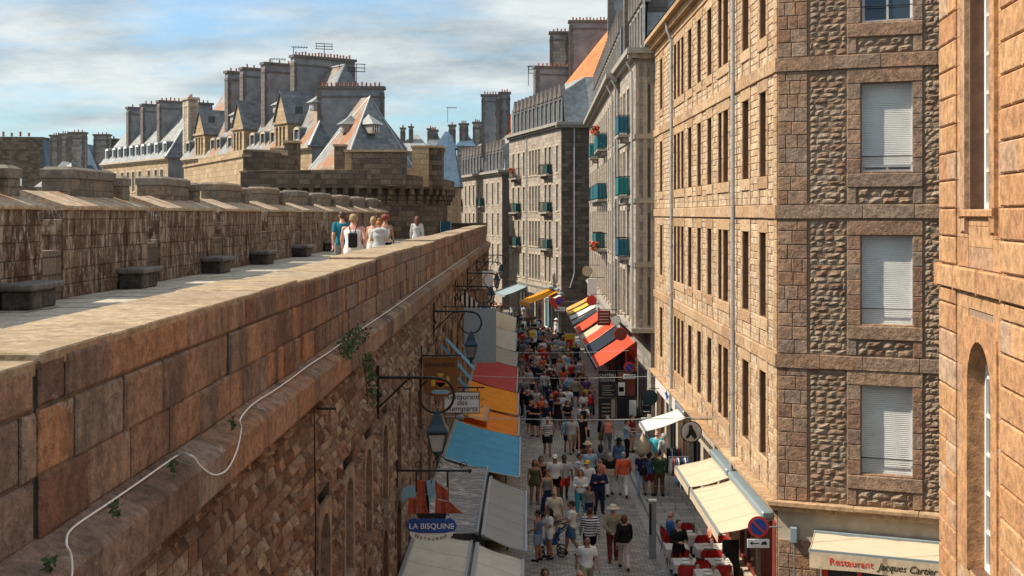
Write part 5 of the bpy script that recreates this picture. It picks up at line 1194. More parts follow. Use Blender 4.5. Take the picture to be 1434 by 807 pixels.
# ================================================================== hanging signs along the rampart
def bracket(par, y, z, L_, mat=None, scroll=True, drop=()):
    p = RO(-2.76)+RU*y; P = lambda q, zz: p+RN*q+ZV*(z+zz); b = MB()
    b.tube([P(0,0), P(L_,0)], .024, 6); b.frame(p, RU, ZV, RN, (-.025, z-.35, .0), (.025, z+.25, .03))
    if scroll:
        for c in (.45, .9, L_-.15): b.tube([P(c+.09*math.cos(k*.6)*(1-k/14), .11+.09*math.sin(k*.6)*(1-k/14)) for k in range(11)], .01, 5)
        b.ball(P(L_,0), .045, 6)
    for q, h in drop: b.tube([P(q,0), P(q,-h)], .02, 5)
    b.build('bracket', mat or M['iron'], par); return P
XR, ZR = V((1,0,0)), V((0,0,1)); yd = V((0,1,0))
# ship sign
t_ = thing('ship_sign', (-2.2,25.7,4.6), 'hanging sign shaped as a red sailed ship over a blue La Bisquine banner', 'shop sign')
P = bracket(t_, 25.7, 5.57, 1.55, drop=((.42,.45),(1.08,.35)))
sy = P(0,0).y; X = lambda px: (px-717)*25.7/1700; Zp = lambda py: 11-(py-300)*25.7/1700
M['sail'] = cloth('faded_red_painted_sail', (.42,.10,.055), (.30,.07,.04), 5, 0, .4, .2); M['sail_blue'] = plain('faded_blue_sail', (.22,.42,.55), .7, var=.3)
def board(par, name, pts, mat, y0, th=.03): b = MB(); b.prism([V((X(a), y0, Zp(c))) for a, c in pts], (0, th, 0)); return b.build(name, mat, par)
for pts, m_ in (([(583,671),(597,674),(599,692),(584,690)],'sail'),([(584,691),(600,693),(602,720),(585,719)],'sail'),([(572,697),(584,699),(583,720),(571,720)],'sail'),([(605,673),(609,672),(611,697),(603,697)],'sail_blue'),([(609,674),(627,687),(628,701),(611,698)],'sail'),([(610,700),(628,703),(627,719),(609,719)],'sail'),([(629,702),(648,719),(628,719)],'sail'),([(563,686),(571,680),(582,681),(582,696),(570,697),(565,705),(561,697)],'sail_blue'),([(596,674),(603,672),(604,700),(600,719),(597,700)],'sail_blue')): board(t_, 'sail', pts, M[m_], sy-.02)
board(t_, 'hull', [(583,719),(626,719),(624,726),(588,726)], M['iron'], sy-.035, .07)
for px in (600,611,628): b = MB(); b.tube([(X(px),sy,Zp(722)),(X(px),sy,Zp(672))], .012, 5); b.build('mast', M['shop_wood'], t_)
bl = [(572,729)]+[(572+k*6.2+3, 727-2.2*(k % 2)) for k in range(10)]+[(637,729),(640,736),(637,743),(622,746),(588,746),(573,743),(569,736)]
board(t_, 'banner', bl, M['sign_blue'], sy-.05, .04); text('LA BISQUINE', .165, M['board_white'], (X(604.5),sy-.055,Zp(736.5)), XR, ZR, t_, ext=.004, xs=1.0); 
for px in (574,635): b = MB(); b.ball((X(px),sy-.055,Zp(736.5)), (.016,.008,.016), 6); b.build('dot', M['board_white'], t_)
ov = MB(); ov.prism([V((X(604)+.46*math.cos(a_), sy-.03, Zp(747)+.16*math.sin(a_))) for a_ in [2*math.pi*k/24 for k in range(24)]], (0,.03,0)); ov.build('oval_board', M['board_white'], t_)
for i, ch in enumerate('RESTAURANT'):
    a_ = math.radians(205+i*14.4); text(ch, .09, M['dark'], (X(604)+.36*math.cos(a_), sy-.035, Zp(747)+.12*math.sin(a_)+.005), (math.cos(a_+math.pi/2)*1, 0, math.sin(a_+math.pi/2)*.5), (-math.sin(a_+math.pi/2)*.5, 0, math.cos(a_+math.pi/2)), t_, ext=.003)
# L'Intra Muros board
t_ = thing('tavern_sign', (-2.3,31.6,6.2), "square brown board reading L'Intra Muros with a small crest, behind the nearest lamp", 'shop sign')
P = bracket(t_, 31.6, 7.32, 1.05, scroll=False); sy = P(0,0).y
X = lambda px: (px-717)*31.6/1700; Zp = lambda py: 11-(py-300)*31.6/1700
M['brown_board'] = plain('brown_painted_board', (.22,.085,.02), .6, var=.25); M['gold'] = plain('gold_sign_paint', (.65,.36,.06), .5, var=.2); M['ribbon'] = plain('pale_blue_ribbon_paint', (.28,.42,.52), .5)
b = MB(); b.prism([V((X(a),sy,Zp(c))) for a, c in [(593,501),(641,500),(641,545),(634,552),(625,555),(609,556),(600,553),(593,547)]], (0,.04,0)); b.build('panel', M['brown_board'], t_)
text("L'INTRA MUROS", .135, M['dark'], (X(617),sy-.005,Zp(511.5)), XR, ZR, t_, ext=.004, xs=.78)
def sh(pts, m_, nm='crest'): b = MB(); b.prism([V((X(a),sy-.008,Zp(c))) for a, c in pts], (0,.008,0)); b.build(nm, m_, t_)
sh([(612,529),(622,529),(623,538),(617,544),(611,538)], M['sign_red']); sh([(611,536),(623,536),(622,541),(617,545),(612,541)], M['gold']); sh([(612,523),(622,523),(620,528),(614,528)], M['gold'])
for s_ in (-1,1): c = 617+s_*10; sh([(c-3,530),(c,526),(c+3,531),(c+2,541),(c-3,541)], M['gold'], 'supporter')
sh([(603,549),(608,546),(626,546),(631,549),(626,552),(608,552)], M['ribbon'], 'ribbon')
# Restaurant des Remparts
t_ = thing('restaurant_sign', (-1.6,36,5.0), 'white board in a scrolled iron frame reading Restaurant des Remparts', 'shop sign')
P = bracket(t_, 36, 5.86, 1.5, scroll=False, drop=((.5,.1),(1.3,.1))); sy = P(0,0).y
X = lambda px: (px-717)*36/1700; Zp = lambda py: 11-(py-300)*36/1700
b = MB(); b.prism([V((X(a),sy,Zp(c))) for a, c in [(625,549),(669,549),(671,551),(671,576),(669,578),(624,578),(622,576),(622,552)]], (0,.04,0)); b.build('panel', M['board_white'], t_)
b = MB(); f = [V((X(a),sy,Zp(c))) for a, c in [(622,549),(671.5,549),(671.5,578.5),(622,578.5),(622,549)]]; b.tube(f, .016, 5)
for c in ((675,560),(675,570),(640,582),(655,582)): b.tube([V((X(c[0]),sy,Zp(c[1])))+V((.05*math.cos(k*.7)*(1-k/12),0,.05*math.sin(k*.7)*(1-k/12))) for k in range(9)], .008, 4)
b.build('frame', M['iron'], t_)
for s_, py in (('Restaurant',556),('des',564),('Remparts',572.5)): text(s_, .235, M['dark'], (X(647),sy-.005,Zp(py)), XR, ZR, t_, ext=.003, shear=.25)
# light blue slat frame
t_ = thing('blue_slat_frame', (-2.2,38,5.5), 'set of four light blue painted slats slanting out from the rampart', 'slats')
M['lightblue'] = plain('light_blue_paint', (.22,.46,.60), .5, var=.15)
for i, (x0,y0,x1,y1) in enumerate(((625,475,664,517),(619,485,640,507),(641,510,660,531),(642,530,656,546))):
    b = MB(); a_ = W(x0,y0,38+i*.3); c_ = W(x1,y1,37.2+i*.3); b.tube([a_,c_], .06, 4); b.build('slat', M['lightblue'], t_)
# smaller farther signs on the rampart side
t_ = thing('striped_flag', (-2,48,7), 'small black and white striped flag on a bracket, beside the third lamp', 'flag'); bracket(t_, 48, 8.0, 1.0, scroll=False)
M['bwflag'] = cloth('black_white_striped_cloth', (.75,.74,.7), (.02,.02,.02), 5.5, 0)
b = MB(); b.prism([V((-1.9,48,8.0)), V((-1.1,48,7.2)), V((-1.35,48,6.75)), V((-2.1,48,7.6))], (0,.02,0)); b.build('cloth', M['bwflag'], t_)
for (px, py, D, s_, mt, lab) in ((683,392,62,.45,'board_white','small white enamel sign far along the rampart wall'),(672,470,40,.9,'zinc_dark','blank grey board hanging above the red awning')):
    c = W(px,py,D); t_ = thing('hanging_sign', tuple(c), lab, 'sign'); wx = -2.76+.01235*D
    b = MB(); b.bbox(c.x-s_*.6,D,c.z-s_,c.x+s_*.6,D+.05,c.z+s_,.01); b.build('panel', M[mt], t_); b = MB(); b.tube([(wx,D,c.z+s_+.05),(c.x+s_*.7,D,c.z+s_+.05)], .02, 5); b.build('bracket', M['iron'], t_)

# ================================================================== signs on the right side
def disc_sign(name, loc, r, label, rim, face, wallx=None, extra=None, cat='sign', slash=False):
    t_ = thing(name, loc, label, cat); c = V(loc)
    for rr, m_, off, nm in ((r, rim, 0, 'rim'), (r*(.76 if slash else .9), face, -.012, 'face')):
        b = MB(); b.prism([c+V((rr*math.cos(2*math.pi*k/28), off, rr*math.sin(2*math.pi*k/28))) for k in range(28)], (0,.02,0)); b.build(nm, m_, t_)
    if slash:
        d = V((.707,0,-.707)); e = V((.707,0,.707)); b = MB(); q = [c-d*r*.78-e*r*.09, c+d*r*.78-e*r*.09, c+d*r*.78+e*r*.09, c-d*r*.78+e*r*.09]; b.prism([p_+V((0,-.022,0)) for p_ in q], (0,.01,0)); b.build('slash', rim, t_)
    if wallx is not None: b = MB(); b.tube([c+V((0,.04,r+.06)), V((wallx, c.y+.04, c.z+r+.06))], .018, 5); b.tube([c+V((0,.04,r+.06)), c+V((0,.04,r*.6))], .014, 5); b.build('bracket', M['iron'], t_)
    return t_
def np_sign(px, py, D, r, lab, arrow):
    c = W(px,py,D); t_ = disc_sign('no_parking_sign', tuple(c), r, lab, M['sign_red'], M['sign_blue'], None, cat='road sign', slash=True)
    b = MB(); b.bbox(c.x-r*1.05,D,c.z-r*2.0,c.x+r*1.05,D+.02,c.z-r*1.15,.01); pl = b.build('plate', M['board_white'], t_)
    b = MB(); z = c.z-r*1.55
    if arrow: 
        b.prism([V((c.x-r*.8,D-.008,z)), V((c.x-r*.55,D-.008,z+.05)), V((c.x-r*.55,D-.008,z-.05))], (0,.006,0)); b.prism([V((c.x-r*.55,D-.008,z-.012)), V((c.x+r*.1,D-.008,z-.012)), V((c.x+r*.1,D-.008,z+.012)), V((c.x-r*.55,D-.008,z+.012))], (0,.006,0)); b.prism([V((c.x+r*.25,D-.008,z-.04)), V((c.x+r*.85,D-.008,z-.03)), V((c.x+r*.7,D-.008,z+.05)), V((c.x+r*.35,D-.008,z+.03))], (0,.006,0))
    else:
        for k in range(3): b.prism([V((c.x-r*.8+k*r*.55,D-.008,z-.03)), V((c.x-r*.4+k*r*.55,D-.008,z-.03)), V((c.x-r*.4+k*r*.55,D-.008,z+.03)), V((c.x-r*.8+k*r*.55,D-.008,z+.03))], (0,.006,0))
    b.build('pictogram', M['dark'], pl)
    b = MB(); b.tube([(c.x,D+.04,c.z+r*.8),(c.x,D+.04,c.z-r*2.0)], .025, 6); b.tube([(c.x,D+.04,c.z-.02),(6.9 if D < 50 else 6.6,D+.1,c.z-.02)], .02, 6); b.build('mount', M['steel'], t_)
np_sign(1062, 738, 30.9, .27, 'nearest no parking sign on the corner of the buff building, with a white plate', True)
np_sign(881.5, 515, 64.0, .30, 'farther no parking sign in front of the black menu panels', False); np_sign(784, 422, 110, .45, 'distant no parking sign by the corner shop where the street bends', False)
t_ = disc_sign('round_shop_sign', tuple(W(968,605,41.5)), .37, 'round grey enamel sign with a dark figure, hanging from the ledge of the buff building', M['iron'], M['zinc'], 6.85, cat='shop sign')
c = W(968,605,41.45); b = MB()
b.ball(c+V((-.02,-.02,.17)), (.07,.015,.07), 7); b.prism([c+V((x,-.025,z)) for x, z in ((-.08,.1),(.05,.12),(.14,.0),(.2,-.18),(.1,-.25),(0,-.1),(-.12,-.22),(-.2,-.2),(-.1,-.05))], (0,.01,0)); b.build('emblem', M['dark'], t_)
disc_sign('round_shop_sign', tuple(W(869,468,60.3)), .33, 'round red enamel sign on the balconied pier house', M['sign_red'], M['shop_red'], 6.0, cat='shop sign')
disc_sign('round_shop_sign', tuple(W(862,449,61.8)), .26, 'small round black and white sign beside the round red one', M['iron'], M['board_white'], 6.0, cat='shop sign'); disc_sign('round_shop_sign', tuple(W(822.6,380,84)), .36, 'round gold sign high on the tan balconied house', M['gold'], M['tan_trim'], 6.1, cat='shop sign')
disc_sign('round_shop_sign', tuple(W(828.5,421,75)), .32, 'bright red round sign above the vermilion awnings', M['sign_red'], M['sign_red'], 5.9, cat='shop sign')
def rect_sign(px0,px1,py0,py1,D,mat,label,wallx=None,name='hanging_sign',rim=None):
    a_, c_ = W(px0,py1,D), W(px1,py0,D); t_ = thing(name, tuple((a_+c_)/2), label, 'shop sign'); b = MB(); b.bbox(a_.x,D,a_.z,c_.x,D+.06,c_.z,.012); b.build('panel', mat, t_)
    if wallx is not None: b = MB(); b.tube([(a_.x,D+.03,c_.z+.06),(wallx,D+.03,c_.z+.06)], .02, 5); b.build('bracket', M['iron'], t_)
    return t_, a_, c_
t_, a_, c_ = rect_sign(837,855,435,456,67,M['shop_red'],'reddish wooden sign board with worn lettering on the tan house',6.0); [MB().box(a_.x+.1,66.98,a_.z+.15+k*.16,c_.x-.1,67,a_.z+.2+k*.16).build('lettering', M['tan_trim'], t_) for k in range(4)]
rect_sign(823,836,390,414,78,M['board_white'],'white vertical banner sign above the red round sign',6.0)
t_, a_, c_ = rect_sign(899,912,568,580,57.9,M['dark'],'small dark wall plaque low on the grey pier'); MB().box(a_.x+.06,57.88,a_.z+.1,c_.x-.06,57.895,a_.z+.14).build('lettering', M['board_white'], t_)
t_, a_, c_ = rect_sign(898,911,585,593,57.9,M['board_white'],'small white wall plaque below the dark one on the grey pier'); MB().box(a_.x+.08,57.88,a_.z+.1,c_.x-.08,57.895,a_.z+.15).build('lettering', M['dark'], t_)
t_ = thing('fascia_sign', (6.85,53,3.0), 'long white fascia sign with a dark emblem under the ledge of the buff building', 'shop sign'); b = MB(); b.bbox(6.78,50.6,2.75,6.86,57.4,3.32,.01); b.build('panel', M['board_white'], t_)
b = MB(); b.prism([V((6.77,53+x,3.05+z)) for x, z in ((-.5,.05),(-.1,.12),(.2,.22),(.35,.1),(.8,.05),(.3,-.05),(.1,-.2),(-.15,-.05))], (-.01,0,0)); b.build('emblem', M['sign_blue'], t_)
t_ = thing('fascia_sign', (6.85,42,3.0), 'pale lettered fascia board behind the round grey sign', 'shop sign'); b = MB(); b.bbox(6.78,40.7,2.75,6.86,44.4,3.3,.01); b.build('panel', M['tan_trim'], t_)
b = MB(); [b.box(6.765,41+k*.42,2.95,6.779,41.26+k*.42,3.12) for k in range(7)]; b.build('lettering', M['dark'], t_)
# black menu panels facing up the street
t_ = thing('menu_screen', (5.6,64.3,0), "tall black menu screen reading Chateau L'Equipage with posters, under the nearest vermilion awning", 'menu board')
b = MB()
for x0, x1 in ((4.58,5.50),(5.56,6.62)):
    for z0, z1 in ((.12,1.25),(1.3,2.72)): b.bbox(x0,64.25,z0,x1,64.33,z1,.012)
b.build('panel', M['shop_black'], t_)
def q(x0,z0,x1,z1,m_,nm): b = MB(); b.box(x0,64.232,z0,x1,64.248,z1); b.build(nm, m_, t_)
text('CHATEAU', .24, M['board_white'], (5.05,64.24,2.45), XR, ZR, t_, xs=.8); text("L'EQUIPAGE", .19, M['board_white'], (5.05,64.24,2.2), XR, ZR, t_, xs=.8)
for k in range(5): q(4.75,1.42+k*.12,4.75+(.62,.5,.66,.45,.58)[k],1.455+k*.12,M['tan_trim'],'menu_line')
for k in range(4): q(4.75,.32+k*.2,5.2,.38+k*.2,M['tan_trim'],'menu_line')
q(5.25,.2,5.46,1.2,M['tan_trim'],'poster'); q(5.62,1.4,5.98,2.1,M['board_white'],'poster'); q(5.66,1.6,5.92,1.85,M['shop_wood'],'picture'); q(6.06,1.4,6.5,2.4,M['shop_red'],'poster'); q(5.62,2.2,6.0,2.62,M['shop_wood'],'poster'); q(6.2,.3,6.58,1.15,M['board_white'],'poster')
# bird shaped round grey thing: satellite style dish sign near the corner
t_ = disc_sign('round_shop_sign', tuple(W(910,557,56)), .36, 'dark green round disc sign under the far end of the ledge', M['iron'], M['lamp_paint'], 6.9, cat='shop sign')
# feather flag, letterbox yellow kiosk panel, post
t_ = thing('feather_flag', (4.0,108,0), 'red teardrop flag in front of the white corner shop', 'flag'); b = MB(); p = lambda px, py: W(px,py,108)
b.prism([p(768,418),p(773,416),p(777,419),p(780,427),p(782,436),p(776,431),p(770,425)], (0,.03,0)); b.build('cloth', M['sign_red'], t_); b = MB(); b.tube([(p(782,436).x,108,0),(p(782,436).x,108,2.9)], .03, 6); b.build('pole', M['steel'], t_)
t_ = thing('yellow_display', (4.3,92,0), 'tall yellow display panel standing among the crowd', 'display panel'); b = MB(); b.bbox(4.0,92,.1,4.75,92.15,1.9,.02); b.build('panel', M['yellow_box'], t_); b = MB(); b.bbox(3.95,91.9,0,4.8,92.25,.1,.02); b.build('base', M['steel'], t_)
b = MB(); b.box(4.1,91.98,1.0,4.6,91.995,1.5); b.build('picture', M['sign_red'], t_)
t_ = thing('grey_post', (4.5,38.8,0), 'tall square grey post at the pavement edge beside the restaurant tables', 'post')
b = MB(); b.bbox(4.38,38.75,.0,4.60,38.87,1.82,.01); b.build('shaft', M['steel'], t_); b = MB(); b.bbox(4.36,38.73,1.82,4.62,38.89,1.88,.01); b.build('cap', M['board_white'], t_); b = MB(); b.box(4.385,38.74,.75,4.45,38.752,1.75); b.build('dark_strip', M['dark'], t_)
# wires over the street
for i, (y, z) in enumerate(((40,4.34),(52,4.09),(62,4.03))):
    x0, x1 = -2.76+.01235*y, (6.9,6.9,5.97)[i]; b = MB(); b.tube([(x0+(x1-x0)*k/16, y, z-.12*math.sin(math.pi*k/16)) for k in range(17)], .012, 4)
    tag(b.build('overhead_wire', M['zinc']), ('nearest thin wire strung across the street','second thin wire strung across the street','third thin wire across the street, before the menu panels')[i], 'wire', 'wires strung across the street')
# white cable draped along the string course
M['cable'] = plain('white_cable_sheath', (.80,.79,.76), .5, var=.1)
def L_(px, py, x=-2.60): Y = -x*F/(717-px-21) if False else None; return None
def onledge(px, py):  # point on the parapet foot seen at this photo column
    Y = (2.80)*F/(CX+21-px); return V((-2.80+.01235*Y, Y, CH-(py-HY)*Y/F))
def onplane(px, py, x0): Y = -x0*F/(CX+21-px); return V((x0+.01235*Y, Y, CH-(py-HY)*Y/F))
pts = [onplane(px, py, -2.612) for px, py in ((97,830),(101,800),(99,775),(93,760))]
pts += [onplane(px, py, -2.82) for px, py in ((102,750),(150,715),(200,678),(250,641))]
pts += [onplane(px, py, -2.612) for px, py in ((264,637),(273,642),(282,654),(296,664),(308,664),(320,655),(332,630),(338,600),(337,586))]
pts += [V((-2.79+.01235*y_, y_, 9.06+.008*math.sin(y_*1.7))) for y_ in (12.4,13.5,14.5,15.5,17,18.5,20,22,25,29,34,40,48,58,70)]
for p in pts[4:8]: p.z = max(p.z, 9.052)
fine = []
for i in range(len(pts)-1):
    p0, p1, p2, p3 = pts[max(0,i-1)], pts[i], pts[i+1], pts[min(len(pts)-1,i+2)]
    for k in range(6):
        s_ = k/6; fine.append(.5*((2*p1)+(p2-p0)*s_+(2*p0-5*p1+4*p2-p3)*s_*s_+(3*p1-p0-3*p2+p3)*s_**3))
for i, p in enumerate(fine): # keep it outside the stone
    pass
b = MB(); b.tube(fine, .0075, 6); tag(b.build('cable', M['cable'], smooth=True), 'white cable draped along the ledge under the parapet, sagging in one loop', 'cable')
b = MB(); x = -2.70+.01235*15.4; b.tube([(x,15.4,8.55),(x+.02,15.4,7.0),(x,15.4,5.2),(x,15.4,2)], .009, 5); tag(b.build('cable', M['iron']), 'thin black cable running straight down the rubble wall', 'cable')
b = MB(); b.tube([(x,15.6,8.5),(x+.25,15.6,8.5)], .015, 5); tag(b.build('iron_peg', M['iron']), 'short black iron peg sticking out of the wall under the ledge', 'peg')
# plants in the joints
def leaves(name, label, path, spread, n, sz, cat):
    t_ = thing(name, tuple(path[0]), label, cat); b = MB(); s_ = MB(); s_.tube(path, .012, 4) if len(path) > 1 else None
    for i in range(n):
        f = rnd(0, len(path)-1.001); k = int(f); p = path[k].lerp(path[k+1], f-k) if len(path) > 1 else path[0]
        p = p+V((abs(rnd(-1,1))*spread*.7+.03, rnd(-1,1)*spread, rnd(-1,1)*spread))
        a_ = V((rnd(-1,1),rnd(-1,1),rnd(-1,1))).normalized(); c_ = a_.orthogonal().normalized(); l = sz*rnd(.6,1.3)
        b.face([p, p+a_*l*.5+c_*l*.35, p+a_*l, p+a_*l*.5-c_*l*.35])
    b.build('foliage', M['leaf'], t_)
    if len(path) > 1: s_.build('stem', M['shop_wood'], t_)
pp = [onledge(*q_) for q_ in ((500,462),(484,472),(470,487),(462,492))]; leaves('trailing_plant', 'green trailing plant rooted in the joint above the ledge', [p+V((.08,0,0)) for p in pp], .16, 220, .07, 'plant')
pp = [V((-2.55+.01235*18.8,18.8+.25*i,CH-(y_-300)*18.8/F)) for i, y_ in enumerate((500,515,540,575))]; leaves('hanging_ivy', 'dark ivy hanging down the rubble wall below the ledge', pp, .13, 170, .07, 'plant')
for i, (px, py) in enumerate(((140,712),(44,790),(222,655),(310,593))): leaves('grass_tuft', ('grass tuft on the ledge beside the first bend of the white cable','lowest grass tuft on the ledge, at the bottom left','small grass tuft on the ledge left of the cable loop','small grass tuft on the ledge above the cable loop')[i], [onledge(px,py)+V((.06,0,0))], .045, 34, .035, 'plant')
# ================================================================== restaurant terrace
M['chair_red'] = plain('red_chair_shell', (.45,.02,.02), .4, var=.15); M['linen'] = cloth('white_table_linen', (.56,.52,.47)); M['bottle'] = glassy('green_bottle_glass', (.02,.08,.03), .1)
def chair(label):
    t_ = thing('bistro_chair', (0,0,0), label, 'chair', 'red bistro chairs on the terrace'); s = MB(); s.lathe((0,0,.44), [(.19,-.03),(.225,-.02),(.235,.01),(.2,.03),(.0,.025)], 16); s.build('seat', M['chair_red'], t_, local=True)
    b = MB(); rows = []
    for k in range(7):
        z = .50+.36*k/6; r = .235+.02*math.sin(k/6*math.pi); w_ = math.radians(72)*(1 if k < 5 else (.9 if k == 5 else .65))
        rows.append([V((r*math.sin(-w_+2*w_*j/12), r*math.cos(-w_+2*w_*j/12)+.02*k/6, z)) for j in range(13)])
    b.grid(rows); b.grid([[p*1.0+V((p.x*.06,p.y*.06,0)) for p in r] for r in rows][::-1]); b.build('backrest', M['chair_red'], t_, smooth=True, local=True)
    f = MB(); f.tube([rows[-1][i]*1.02 for i in range(13)], .012, 5); f.tube([V((.24*math.cos(a),.24*math.sin(a),.62)) for a in [math.pi*k/12 for k in range(13)]], .011, 5); f.build('back_rail', M['iron'], t_, local=True)
    for sx in (-1,1):
        for sy in (-1,1): l = MB(); l.tube([(sx*.15,sy*.15,.42),(sx*.21,sy*.21,0)], .012, 6); l.build('leg', M['iron'], t_, local=True)
    return t_
def table(label):
    t_ = thing('dining_table', (0,0,0), label, 'table', 'terrace tables under white cloths'); b = MB(); b.bbox(-.33,-.33,.72,.33,.33,.75,.01); b.build('tabletop', M['shop_wood'], t_, local=True)
    c = MB(); n = 40; e = .345; 
    per = [(-e+2*e*k/10,-e) for k in range(10)]+[(e,-e+2*e*k/10) for k in range(10)]+[(e-2*e*k/10,e) for k in range(10)]+[(-e,e-2*e*k/10) for k in range(10)]
    top = [V((x,y,.756)) for x, y in per]; mid = [V((x*1.03,y*1.03,.73)) for x, y in per]; low = [V((x*(1.08+.04*math.sin(i*1.9)),y*(1.08+.04*math.sin(i*1.9)),.48+.05*math.cos(i*.9))) for i, (x, y) in enumerate(per)]
    c.grid([low,mid,top], close=True); c.face(top); c.build('tablecloth', M['linen'], t_, smooth=False, local=True)
    l = MB(); l.tube([(0,0,.72),(0,0,.03)], .03, 8); l.lathe((0,0,0), [(.22,0),(.22,.02),(.05,.05)], 12); l.build('pedestal', M['iron'], t_, local=True); return t_
c0 = chair('x'); t0 = table('x'); firstc = [True]; firstt = [True]
def put(o, first, x, y, z, rz, label):
    n = o if first[0] else dup(o); first[0] = False; n.location = (x,y,z); n.rotation_euler = (0,0,rz); n['label'] = label; return n
TB = [(5.68,38.5,'table beside the man in blue, with a green bottle on it'),(5.93,37.0,'middle table of the second row, behind the black backed chair'),(5.02,37.0,'table at the pavement edge, next to the grey post'),(6.50,37.0,'table of the second row closest to the shopfront'),(5.05,35.4,'table of the third row at the pavement edge'),(6.02,35.4,'table of the third row closest to the shopfront'),(5.52,34.3,'lowest table at the bottom edge of the photo')]
k = 0; ords = ['beside the pavement edge','near the middle','near the shopfront']
for i, (x, y, lab) in enumerate(TB):
    put(t0, firstt, x, y, .12, 0, lab)
    for s_ in (1,-1):
        if i == 0 and s_ == -1: continue
        put(c0, firstc, x+rnd(-.04,.04), y+s_*.56, .12, (0 if s_ > 0 else math.pi)+rnd(-.15,.15), ('chair on the far side of the ' if s_ > 0 else 'chair on the near side of the ')+lab.split(',')[0])
    # laid plates and glasses
    if i != 2:
        for j, (dx, dy) in enumerate(((0,.18),(0,-.18))):
            b = MB(); b.lathe((x+dx,y+dy,.878), [(.05,0),(.09,.008),(.12,.018),(.118,.02),(.05,.006)], 14); tag(b.build('plate', M['board_white'], smooth=True), ('plate on the far side of the ' if dy > 0 else 'plate on the near side of the ')+lab.split(',')[0], 'plate', 'plates laid on the terrace tables')
            b = MB(); b.lathe((x+.16,y+dy*.6,.878), [(.03,0),(.008,.01),(.008,.07),(.035,.10),(.035,.17)], 10); tag(b.build('wine_glass', lamp_gl, smooth=True), ('glass on the far side of the ' if dy > 0 else 'glass on the near side of the ')+lab.split(',')[0], 'glass', 'glasses on the terrace tables')
b = MB(); b.lathe((5.78,38.62,.878), [(.04,0),(.042,.01),(.042,.19),(.016,.25),(.014,.31),(.017,.32)], 12); tag(b.build('wine_bottle', M['bottle'], smooth=True), 'green glass bottle standing on the table beside the man in blue', 'bottle')
t_ = thing('menu_stand', (6.6,36.1,.12), 'black menu board leaning by the maroon shopfront', 'menu board'); b = MB(); b.bev(V((6.55,36.1,.12)), V((1,0,0)), V((0,1,0)), ZV, (-.3,-.02,.1), (.2,.02,1.2), .01); b.build('board', M['dark'], t_); b = MB(); b.tube([(6.3,36.12,.12),(6.3,36.12,1.3)], .015, 5); b.tube([(6.72,36.12,.12),(6.72,36.12,1.3)], .015, 5); b.build('frame', M['shop_wood'], t_)
# clothes stall
for k, (y, lab) in enumerate(((44.6,'near clothes rail'),(46.3,'middle clothes rail under the white awning'),(48.2,'far clothes rail under the white awning'))):
    x0, x1 = 6.0, 6.75; t_ = thing('clothes_rail', (6.4,y,.12), lab+' in front of the buff building', 'clothes rail', 'clothes rails'); b = MB(); b.tube([(x0,y,.12),(x0,y,1.75),(x1,y,1.75),(x1,y,.12)], .018, 6); b.tube([(x0,y-.25,.13),(x0,y+.25,.13)], .018, 5); b.tube([(x1,y-.25,.13),(x1,y+.25,.13)], .018, 5); b.build('frame', M['steel'], t_)
    pal = [(.03,.07,.20),(.65,.62,.55),(.04,.10,.25),(.10,.10,.12),(.45,.08,.05),(.05,.18,.35),(.7,.55,.4),(.02,.03,.06)]; nm = ['navy','off white','dark blue','charcoal','rust red','mid blue','sand coloured','black']
    for j in range(8):
        x = x0+.06+j*.085; c_ = pal[(j+k*3) % 8]; mt = cloth('garment_fabric', c_); b = MB(); zt = 1.70; l = rnd(.62,.82)
        b.prism([V((x,y-.05,zt)),V((x,y+.05,zt)),V((x,y+.22,zt-.10)),V((x,y+.30,zt-.42)),V((x,y+.22,zt-.44)),V((x,y+.19,zt-.28)),V((x,y+.20,zt-l)),V((x,y-.20,zt-l)),V((x,y-.19,zt-.28)),V((x,y-.22,zt-.44)),V((x,y-.30,zt-.42)),V((x,y-.22,zt-.10))], (.045,0,0))
        tag(b.build('hanging_garment', mt), '%s garment, number %s on the %s' % (nm[(j+k*3) % 8], ('one','two','three','four','five','six','seven','eight')[j], lab), 'garment', 'garments hanging on the clothes rails')
M['sack'] = cloth('beige_sack_cloth', (.50,.40,.27))
t_ = thing('hanging_sack', (5.05,47,1.8), 'beige net sack hanging below the corner of the white awning', 'sack'); b = MB(); b.lathe((5.05,46.9,1.72), [(.02,0),(.22,.02),(.27,.12),(.20,.38),(.08,.66),(.02,.80),(.01,.95)], 12); b.build('bag', M['sack'], t_, smooth=True)
# mannequins of goods: baskets of postcards along the walls
for i, (x, y, lab) in enumerate(((.1,33,'wooden display counter under the grey awning'),(.0,42,'wooden display counter under the blue awning'),(-.1,52,'wooden display counter under the saffron awning'),(-.1,62,'wooden display counter under the brick red awning'))):
    t_ = thing('display_counter', (x-.3,y,0), lab, 'counter', 'display counters of the rampart shops'); b = MB(); b.bbox(x-.9,y-2.4,.35,x-.1,y+2.4,.80,.02); b.build('counter_top', M['shop_wood'], t_)
    for sx in (-.85,-.15):
        for sy in (-2.3,2.3): l = MB(); l.box(x+sx-.03,y+sy-.03,0,x+sx+.03,y+sy+.03,.35); l.build('leg', M['iron'], t_)

